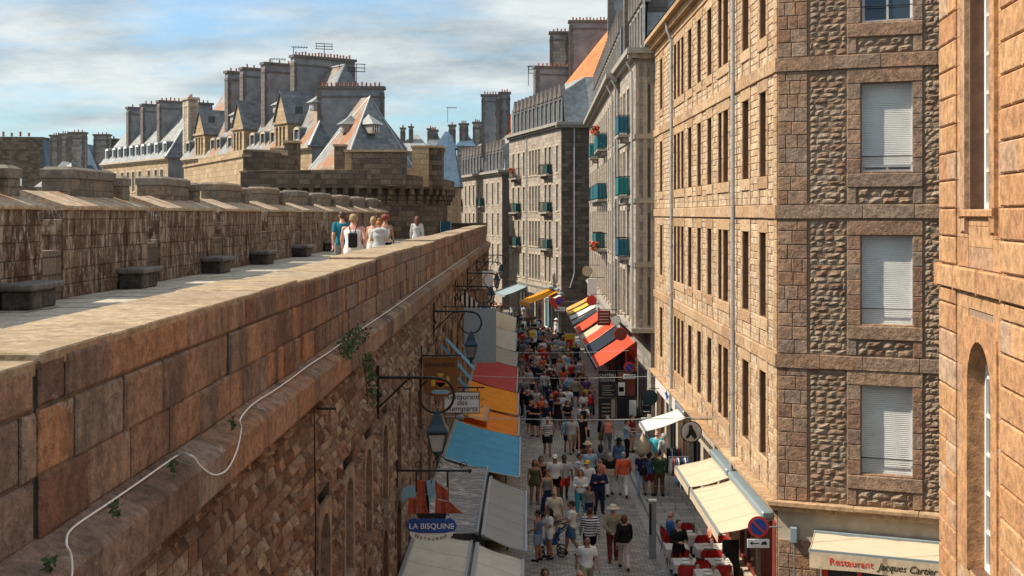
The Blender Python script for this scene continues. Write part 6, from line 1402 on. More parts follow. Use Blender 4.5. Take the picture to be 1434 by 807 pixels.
# ================================================================== people
def remesh(mb, vox, sm=3):
    me = bpy.data.meshes.new('t'); me.from_pydata(mb.v, [], mb.f); bm = bmesh.new(); bm.from_mesh(me); bmesh.ops.remove_doubles(bm, verts=bm.verts, dist=1e-6); bmesh.ops.recalc_face_normals(bm, faces=bm.faces); bm.to_mesh(me); bm.free()
    o = bpy.data.objects.new('t', me); COL.objects.link(o); r = o.modifiers.new('r', 'REMESH'); r.mode = 'VOXEL'; r.voxel_size = vox; s_ = o.modifiers.new('s', 'SMOOTH'); s_.factor = .5; s_.iterations = sm
    out = bpy.data.meshes.new_from_object(o.evaluated_get(bpy.context.evaluated_depsgraph_get())); bpy.data.objects.remove(o); bpy.data.meshes.remove(me)
    out.polygons.foreach_set('use_smooth', [True]*len(out.polygons)); return out
def cap(mb, p, q, r0, r1, n=10): 
    p, q = V(p), V(q); d = (q-p); L = max(d.length, 1e-4); d = d/L
    pts = [p-d*r0*.85, p-d*r0*.5, p, p+d*L*.35, p+d*L*.7, q, q+d*r1*.5, q+d*r1*.85]; rs = [r0*.45, r0*.85, r0, r0+(r1-r0)*.3, r0+(r1-r0)*.72, r1, r1*.85, r1*.45]
    mb.tube(pts, rs, n)
POSE = {  # elbow, wrist for the -x and +x side, then hip lean, knee, ankle
 'stand': dict(e=((-.245,.03,1.12),(.245,.02,1.12)), w=((-.26,-.05,.87),(.265,-.04,.87)), k=((-.10,-.03,.49),(.10,-.01,.49)), a=((-.12,.03,.08),(.12,.02,.08))),
 'walk': dict(e=((-.24,.10,1.13),(.24,-.06,1.12)), w=((-.25,.12,.88),(.25,-.22,.91)), k=((-.09,-.16,.51),(.09,.06,.47)), a=((-.09,-.22,.09),(.09,.33,.13))),
 'walk2': dict(e=((-.24,-.06,1.12),(.24,.10,1.13)), w=((-.25,-.22,.91),(.25,.12,.88)), k=((-.09,.06,.47),(.09,-.16,.51)), a=((-.09,.33,.13),(.09,-.22,.09))),
 'hold': dict(e=((-.25,-.02,1.13),(.25,-.02,1.13)), w=((-.13,-.26,1.14),(.10,-.27,1.17)), k=((-.10,-.03,.49),(.11,.00,.49)), a=((-.11,.0,.08),(.14,.04,.08))),
 'cross': dict(e=((-.25,-.05,1.15),(.25,-.05,1.15)), w=((.03,-.19,1.20),(-.05,-.16,1.17)), k=((-.10,-.03,.49),(.10,-.01,.49)), a=((-.12,.03,.08),(.12,.02,.08))),
 'point': dict(e=((-.27,-.20,1.28),(.25,.0,1.12)), w=((-.30,-.46,1.30),(.22,-.18,1.02)), k=((-.10,-.03,.49),(.10,-.01,.49)), a=((-.12,.03,.08),(.12,.02,.08))),
 'raise': dict(e=((-.27,-.16,1.40),(.27,-.16,1.40)), w=((-.10,-.20,1.62),(.10,-.20,1.62)), k=((-.10,-.03,.49),(.10,-.01,.49)), a=((-.12,.03,.08),(.12,.02,.08))),
 'push': dict(e=((-.22,-.08,1.13),(.22,-.08,1.13)), w=((-.20,-.33,1.05),(.20,-.33,1.05)), k=((-.09,-.12,.50),(.09,.06,.47)), a=((-.09,-.16,.09),(.09,.27,.11))),
 'behind': dict(e=((-.25,.12,1.13),(.25,.12,1.13)), w=((-.06,.16,.95),(.06,.18,.93)), k=((-.09,-.10,.50),(.09,.04,.47)), a=((-.09,-.14,.09),(.09,.22,.11))),
 'sit': dict(e=((-.24,-.05,1.12),(.24,-.05,1.12)), w=((-.13,-.30,1.10),(.13,-.30,1.10)), k=((-.11,-.46,.95),(.11,-.46,.95)), a=((-.11,-.46,.52),(.11,-.46,.52))),
}
def torso(mb, sx, g, z0, z1, fem):
    pr = [(.80,.13,.10),(.86,.165,.115),(.93,.172,.118),(1.00,.155,.105),(1.08,.140 if not fem else .122,.098),(1.18,.155 if not fem else .138,.108),(1.28,.175 if not fem else .156,.118 if not fem else .125),(1.36,.178 if not fem else .155,.108),(1.42,.135,.085),(1.46,.075,.068),(1.50,.055,.058)]
    pr = [p for p in pr if z0-.001 <= p[0] <= z1+.001]; n = 18
    rows = [[V(((rx+g)*sx*math.cos(2*math.pi*k/n), (ry+g)*sx*math.sin(2*math.pi*k/n)+.01, z)) for k in range(n)] for z, rx, ry in pr]
    mb.grid(rows, close=True); mb.face(rows[0][::-1]); mb.face(rows[-1])
CACHE = {}
def cached(key, fn):
    if key not in CACHE: CACHE[key] = fn()
    return CACHE[key]
def shp(fem): return dict(sh=.155 if fem else .18, hip=.095)
def body_mesh(pose, fem, hi):
    def f():
        P = POSE[pose]; s = shp(fem); b = MB(); k_ = .92 if fem else 1.0
        torso(b, 1.0, 0, .80, 1.50, fem); cap(b, (0,.01,1.44), (0,-.005,1.56), .058*k_, .054*k_, 12)
        b.ball((0,-.012,1.625), (.074,.094,.108), 14); b.ball((0,-.035,1.568), (.054,.062,.055), 10); b.ball((0,-.105,1.598), (.014,.02,.022), 8); cap(b, (0,-.095,1.635), (0,-.104,1.61), .008, .012, 6)
        for sx in (-1,1): b.ball((sx*.076,.002,1.612), (.012,.022,.034), 8)
        for i, sx in enumerate((-1,1)):
            sh_ = V((sx*s['sh'],.01,1.395)); e = V(P['e'][i]); w_ = V(P['w'][i]); e.x *= s['sh']/.18; w_.x *= s['sh']/.18
            cap(b, sh_, e, .052*k_, .040*k_); cap(b, e, w_, .040*k_, .027*k_)
            d = (w_-e).normalized(); side = d.cross(V((sx,0,0))); side = side.normalized() if side.length > .1 else V((0,1,0)); nn = d.cross(side)
            pc = w_+d*.045; b.ball(pc, .03, 7); cap(b, w_+d*.02, w_+d*.08, .026, .028, 8)
            for j in range(4):
                o = side*(-.027+.018*j); r0 = w_+d*.085+o; l = (.062,.072,.067,.052)[j]; cu = nn*(-.018*sx)
                cap(b, r0, r0+d*l*.55+cu*.5, .0098, .0092, 6); cap(b, r0+d*l*.55+cu*.5, r0+d*l+cu*1.6, .0092, .0082, 6)
            t0_ = w_+d*.035-side*.026; cap(b, t0_, t0_+d*.035-side*.022, .012, .0105, 6); cap(b, t0_+d*.035-side*.022, t0_+d*.065-side*.026, .0105, .009, 6)
            h = V((sx*s['hip'],.0,.90)); kn = V(P['k'][i]); an = V(P['a'][i]); cap(b, h, kn, .088, .056, 12)
            md = kn.lerp(an,.3)+V((0,.018,0)); cap(b, kn, md, .054, .056, 12); cap(b, md, an, .054, .036, 12); cap(b, an, an+V((0,.0,-.04)), .038, .035); cap(b, an+V((sx*.005,.02,-.045)), an+V((sx*.015,-.15,-.055)), .036, .028)
        me = remesh(b, .0095 if hi else .0135, 2); n0 = len(me.polygons)
        # eyes, brows and mouth belong to the same mesh
        bm = bmesh.new(); bm.from_mesh(me); bpy.data.meshes.remove(me)
        d = MB()
        for sx in (-1,1): d.ball((sx*.029,-.098,1.626), (.011,.008,.007), 6, m=1); d.tube([(sx*.014,-.102,1.645),(sx*.03,-.100,1.650),(sx*.045,-.092,1.645)], .0045, 5, m=1)
        d.ball((0,-.096,1.560), (.022,.010,.007), 8, m=2)
        vs = [bm.verts.new(v) for v in d.v]
        for fi, fc in enumerate(d.f):
            try: nf = bm.faces.new([vs[i] for i in fc]); nf.material_index = d.m[fi]; nf.smooth = True
            except ValueError: pass
        me = bpy.data.meshes.new('body'); bm.to_mesh(me); bm.free()
        for m_ in (None,)*3: me.materials.append(None)
        return me
    return cached(('body', pose, fem, hi), f)
def top_mesh(pose, fem, kind):
    def f():
        P = POSE[pose]; s = shp(fem); b = MB(); torso(b, 1.0, .017, .86 if kind != 'tank' else .88, 1.42 if kind != 'tank' else 1.36, fem)
        if kind == 'hoodie': b.ball((0,.10,1.44), (.13,.07,.08), 10)
        if kind == 'tank':
            for sx in (-1,1): cap(b, (sx*.10,.0,1.34), (sx*.085,.01,1.43), .035, .025)
        else:
            for i, sx in enumerate((-1,1)):
                sh_ = V((sx*s['sh'],.01,1.395)); e = V(P['e'][i]); w_ = V(P['w'][i]); e.x *= s['sh']/.18; w_.x *= s['sh']/.18
                if kind in ('short','hoodie'): cap(b, sh_, sh_.lerp(e,.62), .066, .062)
                else: cap(b, sh_, e, .068, .056); cap(b, e, e.lerp(w_,.88), .056, .044)
            cap(b, (-.1,.01,1.41), (.1,.01,1.41), .06, .06)
        me = remesh(b, .014, 3); me.materials.append(None); return me
    return cached(('top', pose, fem, kind), f)
def bottom_mesh(pose, fem, kind):
    def f():
        P = POSE[pose]; s = shp(fem); b = MB(); torso(b, 1.0, .012, .80, 1.00, fem)
        if kind in ('skirt','dress','long_skirt'):
            n = 24; zl = {'skirt': .52, 'dress': .50, 'long_skirt': .14}[kind]; fl = {'skirt': .23, 'dress': .24, 'long_skirt': .24}[kind]
            if pose == 'sit': zl = .8
            rows = []
            for j in range(9):
                t_ = j/8; z = .98+(zl-.98)*t_; r = .165+(fl-.165)*t_; rows.append([V(((r+.012*t_*math.sin(6*2*math.pi*k/n))*math.cos(2*math.pi*k/n), (r*.78+.012*t_*math.sin(6*2*math.pi*k/n))*math.sin(2*math.pi*k/n), z)) for k in range(n)])
            b.grid(rows, close=True); b.face(rows[0]); b.face(rows[-1])
        else:
            for i, sx in enumerate((-1,1)):
                h = V((sx*s['hip'],.0,.90)); kn = V(P['k'][i]); an = V(P['a'][i])
                if kind == 'shorts': cap(b, h, h.lerp(kn,.72), .105, .094, 14)
                elif kind == 'short_shorts': cap(b, h, h.lerp(kn,.38), .103, .096, 14)
                else: cap(b, h, kn, .102, .074, 14); cap(b, kn, kn.lerp(an,.93), .074, .062 if kind == 'trousers' else .05, 12)
        me = remesh(b, .014, 2); me.materials.append(None); return me
    return cached(('bot', pose, fem, kind), f)
def hair_mesh(kind):
    def f():
        b = MB()
        if kind == 'short': b.ball((0,.012,1.655), (.083,.096,.092), 12); b.ball((0,.05,1.61), (.075,.06,.07), 10)
        elif kind == 'long': b.ball((0,.012,1.655), (.087,.100,.095), 12); cap(b, (0,.06,1.62), (0,.085,1.40), .08, .065, 12); cap(b, (-.06,.03,1.62), (-.075,.04,1.42), .04, .03); cap(b, (.06,.03,1.62), (.075,.04,1.42), .04, .03)
        elif kind == 'bob': b.ball((0,.012,1.655), (.09,.103,.098), 12); cap(b, (0,.05,1.63), (0,.06,1.54), .088, .075, 12); cap(b, (-.065,.01,1.63), (-.075,.01,1.56), .035, .03); cap(b, (.065,.01,1.63), (.075,.01,1.56), .035, .03)
        elif kind == 'curly':
            b.ball((0,.012,1.655), (.10,.11,.10), 12)
            random.seed(3)
            for i in range(40): a_ = rnd(0,6.28); q = rnd(-.4,1); b.ball((.095*math.cos(a_)*math.sqrt(1-q*q*.9), .02+.1*abs(math.sin(a_))*math.sqrt(1-q*q*.9) if q < .3 else .02+.1*math.sin(a_)*math.sqrt(1-q*q*.9), 1.65+.09*q), .03, 6)
        elif kind == 'bun': b.ball((0,.012,1.655), (.083,.097,.092), 12); b.ball((0,.05,1.765), (.05,.05,.045), 8)
        elif kind == 'pony': b.ball((0,.012,1.655), (.083,.097,.092), 12); b.tube([(0,.09,1.68),(0,.15,1.62),(0,.14,1.5),(0,.13,1.40)], [.03,.035,.03,.012], 8)
        elif kind == 'bald': b.ball((0,.03,1.60), (.080,.078,.045), 10)
        me = remesh(b, .010, 2)
        # open the face: drop what hangs in front of it
        bm = bmesh.new(); bm.from_mesh(me); dl = [v for v in bm.verts if v.co.y < -.052 and v.co.z < 1.672 and abs(v.co.x) < .064]; bmesh.ops.delete(bm, geom=dl, context='VERTS'); bm.to_mesh(me); bm.free()
        me.materials.append(None); return me
    return cached(('hair', kind), f)
def hat_mesh(kind):
    def f():
        b = MB()
        if kind == 'hat': b.lathe((0,0,1.665), [(.17,-.01),(.172,.0),(.10,.012),(.096,.03),(.092,.085),(.07,.105),(0.001,.11)], 20, sy=1.12)
        elif kind == 'sunhat': b.lathe((0,0,1.665), [(.20,-.03),(.202,-.02),(.10,.012),(.096,.03),(.088,.085),(.05,.11),(0.001,.112)], 20, sy=1.08)
        else: b.lathe((0,.005,1.66), [(.088,-.015),(.09,.0),(.086,.05),(.06,.085),(0.001,.095)], 18, sy=1.16); b.prism([V((-.065,-.07,1.655)),V((.065,-.07,1.655)),V((.045,-.175,1.645)),V((-.045,-.175,1.645))], (0,0,.008))
        o = b.build('t', M['white'], local=True, smooth=True); me = o.data; bpy.data.objects.remove(o); me.materials.clear(); me.materials.append(None); return me
    return cached(('hat', kind), f)
def shoe_mesh(pose, i):
    def f():
        a_ = V(POSE[pose]['a'][i]); sx = (-1,1)[i]; b = MB(); cap(b, a_+V((sx*.004,.03,-.048)), a_+V((sx*.016,-.16,-.055)), .045, .036); b.ball(a_+V((0,.02,-.03)), (.045,.055,.045), 8)
        me = remesh(b, .012, 1); me.materials.append(None); return me
    return cached(('shoe', pose, i), f)
CM = {}
COLS = {'white':(.80,.79,.76),'black':(.016,.016,.018),'navy':(.02,.03,.07),'grey':(.22,.23,.24),'pale_grey':(.46,.47,.47),'red':(.55,.035,.025),'orange_red':(.75,.13,.05),'blue':(.05,.14,.38),'light_blue':(.30,.50,.66),'denim':(.10,.18,.30),'pale_denim':(.30,.40,.50),'turquoise':(.06,.38,.45),'khaki':(.34,.29,.20),'beige':(.56,.48,.36),'cream':(.68,.60,.46),'brown':(.14,.07,.035),'maroon':(.18,.025,.03),'olive':(.12,.12,.06),'green':(.04,.08,.045),'pink':(.66,.28,.28),'yellow':(.75,.50,.06),'purple':(.14,.07,.20),'teal':(.02,.16,.22),'pinkish':(.60,.48,.45),'coral':(.75,.25,.18)}
HC = {'black':(.012,.01,.01),'brown':(.07,.035,.018),'fair':(.34,.22,.10),'grey':(.38,.36,.33),'ginger':(.42,.13,.03),'red':(.22,.02,.02),'auburn':(.13,.04,.02)}
SK = {'fair':(.52,.28,.19),'tan':(.36,.18,.11),'dark':(.07,.035,.022),'pink':(.56,.27,.19)}
def cm(c):
    if c in CM: return CM[c]
    if c.startswith('stripes:'): a_, b_ = c[8:].split('/'); CM[c] = cloth('striped_'+a_+'_'+b_, COLS[a_], COLS[b_], 12.5, 2, .12)
    elif c.startswith('print:'):
        m, t, nodes, L, P = nt('patterned_'+c[6:].replace('/','_')); a_, b_ = c[6:].split('/'); ob = mapped(t,'obj'); n1 = noise(t, ob, 22, 3, .6); L.new(ramp(t, n1, [(.45,COLS[a_]),(.55,COLS[b_])]), P.inputs['Base Color']); P.inputs['Roughness'].default_value = .85; CM[c] = m
    else: CM[c] = cloth(c+'_fabric', COLS[c])
    return CM[c]
HM = {k: plain(k+'_hair', v, .6, var=.35, scale=60, src='obj') for k, v in HC.items()}; SM = {k: plain(k+'_skin', v, .55, var=.08, src='obj') for k, v in SK.items()}
M['eye'] = plain('dark_eye', (.02,.015,.012), .3); M['lips'] = plain('lips', (.35,.10,.08), .5); M['straw'] = plain('straw', (.62,.50,.32), .8, src='obj')
def part(me, name, mats, par):
    o = bpy.data.objects.new(name, me); COL.objects.link(o); o.parent = par
    for i, m_ in enumerate(mats): o.material_slots[i].link = 'OBJECT'; o.material_slots[i].material = m_
    return o
def person(loc, rz, h, label, fem=False, pose='stand', top='short', tc='white', bot='trousers', bc='denim', hair='short', hc='brown', skin='fair', hat=None, hatc='straw', shoe='black', hi=False, group='people in the street', girth=1.0):
    t_ = thing('person', tuple(loc), label, 'person', group); t_.rotation_euler = (0,0,R(rz)); s_ = h/1.74; t_.scale = (s_*girth*1.04, s_*girth*1.04, s_)
    if pose == 'sit': t_.location.z -= .37*s_
    part(body_mesh(pose, fem, hi), 'body', [SM[skin], M['eye'], M['lips']], t_)
    part(top_mesh(pose, fem, top), 'dress_top' if bot == 'dress' else ('tank_top' if top == 'tank' else 'shirt' if top != 'hoodie' else 'hooded_top'), [cm(tc)], t_)
    part(bottom_mesh(pose, fem, bot), 'skirt' if bot in ('skirt','dress','long_skirt') else 'shorts' if 'shorts' in bot else 'trousers', [cm(bc)], t_)
    part(hair_mesh(hair), 'hair', [HM[hc]], t_)
    if hat: part(hat_mesh(hat), 'hat', [M['straw'] if hatc == 'straw' else cm(hatc)], t_)
    for i in (0,1): part(shoe_mesh(pose, i), 'shoe', [cm(shoe)], t_)
    return t_
def bag(label, loc, rz, size, col, name='backpack', strap=True, group=None):
    c = V(loc); t_ = thing(name, tuple(c), label, 'bag', group); t_.rotation_euler = (0,0,R(rz)); w_, d_, h_ = size
    b = MB(); b.bbox(-w_/2,-d_/2,-h_/2,w_/2,d_/2,h_/2,min(size)*.25); b.build('bag_body', cm(col), t_, local=True, smooth=False)
    if name == 'backpack' and strap:
        for sx in (-1,1): s = MB(); s.tube([(sx*w_*.2,-d_*.4,h_*.45),(sx*.10,-.03,h_*.5+.19),(sx*.115,-.16,h_*.5+.12),(sx*.12,-.24,h_*.1),(sx*w_*.4,-d_*.4,-h_*.4)], .013, 5); s.build('strap', cm(col), t_, local=True)
    return t_
# --- walkers on the rampart (height above the walk 9.2)
RW = dict(hi=True, group='walkers on the rampart')
def rp(px, D): return V(((px-CX)*D/F, D, 9.206))
p_ = rp(495,30.0); person(p_, 178, 1.80, 'man in a white tank top and shorts with a black drawstring bag, walking away', pose='walk', top='tank', tc='white', bot='shorts', bc='white', hc='fair', skin='pink', girth=1.16, **RW)
bag('black drawstring bag on the back of the man in the white tank top', p_+V((.01,-.225,1.15)), 178, (.22,.10,.36), 'black')
p_ = rp(479,33.5); person(p_, 200, 1.88, 'man in a teal shirt half hidden behind the man in the white tank top', pose='walk2', tc='teal', bot='trousers', bc='grey', hc='brown', skin='fair', **RW)
p_ = rp(531,34.2); person(p_, 182, 1.62, 'woman with an orange bun in a grey hooded top and red shorts', True, 'hold', 'hoodie', 'pale_grey', 'short_shorts', 'red', 'bun', 'ginger', girth=1.12, **RW)
p_ = rp(523,36.5); person(p_, 175, 1.72, 'woman with sunglasses on her fair hair, hidden behind the woman in grey', True, 'walk', 'tank', 'beige', 'shorts', 'white', 'bob', 'fair', 'pink', **RW)
p_ = rp(539.5,36.0); person(p_, 182, 1.78, 'woman with short dark red hair in a patterned sleeveless top', True, 'walk2', 'tank', 'print:white/black', 'skirt', 'black', 'curly', 'red', 'tan', **RW)
p_ = rp(584,45.5); person(p_, 186, 1.72, 'woman with shoulder length brown hair in a pale blue grey jacket, walking alone', True, 'walk', 'long', 'pale_grey', 'trousers', 'pale_denim', 'long', 'auburn', **RW)
# --- the street: (column, head row, turn, height, ...) read off the photograph
f_, m_ = True, False
ST = [
 (753.5,714,-120,1.62,'woman in a denim top and pale shorts reaching into the stall at bottom left',f_,'point','tank','denim','shorts','pale_denim','pony','black','tan'),
 (769,711,-75,1.62,'girl with long black hair in white top and white shorts beside the grey awning',f_,'hold','short','white','short_shorts','white','long','black','tan'),
 (800,701,-95,1.76,'man in a white tee and denim shorts pushing a stroller',m_,'push','short','white','shorts','denim','short','black','tan'),
 (826,711,178,1.74,'man in a navy and white striped jumper and black shorts, seen from behind',m_,'walk','long','stripes:white/navy','shorts','black','short','brown','tan'),
 (822,751,8,1.76,'man in a white polo with dark rucksack straps walking towards the camera',m_,'walk','short','white','trousers','khaki','short','black','tan'),
 (812,799,180,1.72,'bald person cut off by the bottom edge of the photo',m_,'stand','short','grey','trousers','grey','bald','brown','pink'),
 (763,796,10,1.70,'dark haired person in a white and red top cut off by the bottom edge',f_,'stand','short','print:white/red','trousers','denim','bob','brown','tan'),
 (749,644,5,1.68,'woman with long auburn hair in a short olive playsuit',f_,'stand','tank','olive','short_shorts','olive','long','auburn','tan'),
 (757.5,639,5,1.70,'dark haired woman in a black vest behind the olive playsuit',f_,'stand','tank','black','trousers','black','bob','black','tan'),
 (777,637,0,1.78,'man in a white polo with a white cap and black shorts',m_,'stand','short','white','shorts','black','short','grey','tan','cap','white'),
 (790,637,0,1.76,'man with dark skin in a grey top and red shorts',m_,'walk','short','pale_grey','shorts','red','short','black','dark'),
 (766,658,30,1.66,'woman with curly auburn hair in a grey vest and long navy skirt',f_,'stand','tank','grey','long_skirt','navy','curly','auburn','fair'),
 (776,685,178,1.72,'bald man in a cream shirt and beige trousers, seen from behind',m_,'stand','short','cream','trousers','beige','bald','grey','pink'),
 (812,634.5,60,1.76,'man in a white and blue printed tee turning to the right',m_,'stand','short','print:white/blue','trousers','denim','short','brown','tan'),
 (822.5,645,-20,1.70,'person in a white tee with a mustard cap',m_,'stand','short','white','trousers','navy','short','brown','fair','cap','yellow'),
 (813,658,-10,1.64,'woman with long brown hair, white jacket and turquoise trousers',f_,'hold','long','white','trousers','turquoise','long','auburn','fair'),
 (825,680,-15,1.30,'child in a grey sleeveless top beside the man with crossed arms',m_,'stand','tank','grey','shorts','navy','short','brown','tan'),
 (839,653,0,1.74,'man in a navy jacket and dark trousers standing with crossed arms',m_,'cross','long','navy','trousers','navy','short','brown','tan'),
 (823,619,-30,1.70,'woman in a dark top with a pale straw hat',f_,'stand','short','brown','trousers','black','bob','brown','fair','hat','straw'),
 (826,626,15,1.74,'man in glasses and a light blue shirt in the middle of the street',m_,'stand','short','light_blue','trousers','black','short','brown','pink'),
 (842,641,-60,1.62,'woman in a coral top and dark hair, looking left',f_,'stand','short','coral','trousers','black','long','black','pink'),
 (766.5,584,0,1.74,'man in a navy and white striped polo and dark shorts walking towards the camera',m_,'walk2','short','stripes:white/navy','shorts','black','short','grey','tan'),
 (801,582,5,1.74,'man in a pale grey tee and khaki shorts with a black belt',m_,'walk','short','pale_grey','shorts','khaki','short','black','tan'),
 (814,581,-5,1.72,'woman in a long black dress walking beside the man in khaki shorts',f_,'walk','short','black','long_skirt','black','bob','brown','pink'),
 (817,564.5,178,1.76,'man in a white tee with a black rucksack, seen from behind',m_,'walk','short','white','shorts','black','short','black','tan'),
 (795,584,170,1.60,'person in a pale blue shirt behind the man in khaki shorts',m_,'stand','long','light_blue','shorts','navy','short','brown','tan'),
 (742,560,40,1.66,'woman in a black top and skirt by the saffron awning',f_,'cross','short','black','skirt','black','bob','black','pink'),
 (749.5,562,-40,1.74,'man in a black tee and black shorts facing her',m_,'hold','short','black','shorts','black','short','black','pink'),
 (758.8,554,0,1.78,'man in an orange red tee and blue jeans',m_,'stand','short','orange_red','trousers','denim','short','brown','pink'),
 (772,552,5,1.68,'woman in a navy tee and black skirt next to the orange tee',f_,'stand','short','navy','skirt','black','bob','fair','pink'),
 (781,556,-5,1.62,'woman in a dark dress with bare legs',f_,'stand','tank','black','dress','black','long','brown','tan'),
 (795,561,15,1.66,'woman holding a white paper in front of a black top',f_,'hold','short','black','trousers','grey','bob','black','fair'),
 (851,583,176,1.70,'person with a pink rucksack, seen from behind, left of the clothes stall',m_,'walk','short','grey','trousers','grey','short','grey','fair'),
 (845,581,170,1.66,'woman in a dark coat beside the pink rucksack',f_,'stand','long','black','skirt','brown','bob','brown','fair'),
 (878,588,70,1.76,'man in a blue grey tee reaching towards the clothes stall',m_,'point','short','pale_denim','trousers','black','short','brown','fair'),
 (885,581,60,1.70,'woman in a maroon top reading by the clothes stall',f_,'hold','short','maroon','short_shorts','grey','long','brown','fair'),
 (920,604,160,1.74,'bald man in a turquoise shirt at the clothes stall',m_,'stand','short','turquoise','trousers','beige','bald','grey','pink'),
 (929,607,-150,1.66,'woman in a pale grey cardigan beside the turquoise shirt',f_,'stand','long','pale_grey','trousers','pale_grey','bob','grey','fair'),
 (866.7,614,174,1.70,'woman with a dark hat and denim jacket walking away',f_,'walk','long','denim','trousers','black','long','brown','fair','hat','black'),
 (854,634,178,1.68,'woman in a black top and white trousers with a beige jacket round her waist',f_,'walk','long','black','trousers','white','bob','grey','fair'),
 (873,633,178,1.74,'man in a bright red and orange jacket and white trousers, seen from behind',m_,'walk2','long','orange_red','trousers','white','short','grey','fair'),
 (923,630,168,1.78,'man in a dark green jacket and brown trousers, by the white awning stall',m_,'stand','long','green','trousers','brown','short','black','fair'),
 (898,632,-10,1.66,'woman in a dark top and pale jeans stepping onto the pavement',f_,'walk','short','navy','trousers','pale_denim','bob','brown','fair'),
 (909,632,165,1.70,'woman in a dark patterned top carrying a black shoulder bag',f_,'stand','short','print:black/blue','shorts','maroon','bob','black','tan'),
 (841,621.5,175,1.66,'woman with long black hair seen from behind',f_,'stand','long','grey','trousers','black','long','black','fair'),
 (858.5,708,178,1.76,'man in an olive waistcoat, red sleeves and pale hat, hands behind his back',m_,'behind','long','khaki','trousers','maroon','short','grey','fair','hat','cream'),
 (874,721,179,1.68,'woman in a black cardigan and pale pink trousers, seen from behind',f_,'walk2','long','black','trousers','pinkish','bob','auburn','fair'),
 (738,515,170,1.68,'woman in a short blue dress raising both arms for a photo',f_,'raise','tank','blue','dress','blue','bob','black','pink'),
 (749,507,175,1.72,'man in a dark blue tee right of the raised arms',m_,'stand','short','navy','trousers','denim','short','grey','fair'),
 (758,510,10,1.78,'man all in black with folded arms',m_,'cross','short','black','trousers','black','short','brown','fair'),
 (776.6,484,178,1.80,'man in a grey checked shirt walking up the street',m_,'walk','short','print:grey/navy','trousers','black','short','grey','fair'),
 (788,492,176,1.64,'woman with a white top, crossbody strap and maroon skirt',f_,'walk','short','white','skirt','maroon','bun','black','tan'),
 (762.7,486,0,1.72,'man in a red tee left of the checked shirt',m_,'stand','short','red','shorts','navy','short','brown','fair'),
 (733,491,90,1.68,'woman in a red top at the edge of the brick red awning',f_,'stand','short','red','shorts','pale_grey','bob','black','tan'),
 (743,492,-80,1.66,'woman in a white and red top facing the awning',f_,'stand','tank','print:white/red','shorts','red','bob','black','tan'),
 (773,510,10,1.66,'woman in a white cardigan over pale trousers',f_,'stand','long','white','trousers','beige','bob','brown','fair'),
 (775.6,519,176,1.74,'person in a black hooded top, seen from behind',m_,'stand','long','black','trousers','black','short','black','fair'),
 (797.4,524,174,1.76,'man in a light blue shirt, seen from behind',m_,'stand','short','light_blue','trousers','navy','short','black','fair'),
 (806,527,172,1.72,'man in a brown grey shirt and shorts beside the light blue shirt',m_,'stand','short','khaki','shorts','navy','short','brown','fair'),
 (778.6,541.6,176,1.72,'man in a bright red tee with white sleeves',m_,'stand','short','red','trousers','grey','short','black','fair'),
 (787.5,533,5,1.40,'child in a blue tee with an olive cap',m_,'stand','short','blue','shorts','khaki','short','fair','fair','cap','olive'),
 (794.5,541.6,170,1.70,'man in a white tee right of the bright red tee',m_,'stand','short','white','trousers','denim','short','black','fair'),
 (786,549.5,5,1.66,'grey haired woman in a pale blue and white top',f_,'stand','short','print:white/light_blue','trousers','pale_grey','bob','grey','fair'),
 (751,543.5,15,1.66,'woman in a black and white floral top behind the orange tee',f_,'stand','short','print:black/white','trousers','brown','curly','auburn','fair'),
 (821,527,-20,1.72,'woman in a yellow and purple outfit below the vermilion awning',f_,'stand','short','purple','skirt','yellow','bob','brown','fair'),
 (826,547,178,1.60,'person carrying a bright red rucksack in front of the menu screen',m_,'walk','short','purple','trousers','denim','short','brown','fair'),
 (806,505,175,1.66,'woman in a pale blue denim jacket, farther up the street',f_,'stand','long','pale_denim','trousers','maroon','bob','black','fair'),
 (813,513,-20,1.72,'bare armed man near the end of the vermilion awning',m_,'stand','tank','brown','shorts','black','short','auburn','fair'),
 (730,440,80,1.70,'woman in a red top far up the street on the left',f_,'stand','tank','red','shorts','navy','bob','brown','fair'),
 (733,446,20,1.68,'man in a white tee far up the street on the left',m_,'stand','short','white','shorts','grey','short','brown','fair'),
 (739,440,0,1.72,'ginger haired woman in a dark dress by the yellow corner awning',f_,'stand','short','brown','dress','navy','long','ginger','fair'),
 (746,439,0,1.74,'man in an olive shirt by the yellow corner awning',m_,'stand','short','olive','trousers','khaki','short','brown','fair'),
 (751.5,446,0,1.70,'person in a white and navy top at the white corner shop',m_,'stand','short','print:white/navy','trousers','green','short','brown','fair'),
 (759,454,0,1.70,'person in a maroon top at the white corner shop',m_,'stand','short','maroon','trousers','maroon','short','brown','fair'),
 (779,446,0,1.70,'woman in a short white dress and white sun hat',f_,'stand','tank','white','dress','white','bob','brown','tan','sunhat','white'),
 (778,467.6,0,1.78,'man in a black jacket over a blue shirt',m_,'stand','long','black','trousers','black','short','brown','fair'),
 (768,471.5,0,1.60,'woman in a pink top left of the black jacket',f_,'stand','short','pink','skirt','grey','bob','brown','fair'),
 (759.7,475.5,178,1.70,'person in a white tee with a dark bag, walking away',m_,'walk','short','white','trousers','navy','short','brown','fair'),
 (740,471.5,176,1.74,'man in a blue denim shirt on the left of the street',m_,'stand','long','denim','trousers','denim','short','brown','fair'),
 (745.5,474,178,1.70,'person in a black coat beside the denim shirt',m_,'stand','long','black','trousers','black','short','brown','fair'),
 (756,470,0,1.70,'woman in a black jacket and grey skirt walking towards the camera',f_,'walk','long','black','skirt','grey','bob','brown','fair'),
 (787.5,480,0,1.72,'man in a cream shirt right of the grey checked shirt',m_,'stand','short','cream','trousers','khaki','short','brown','fair'),
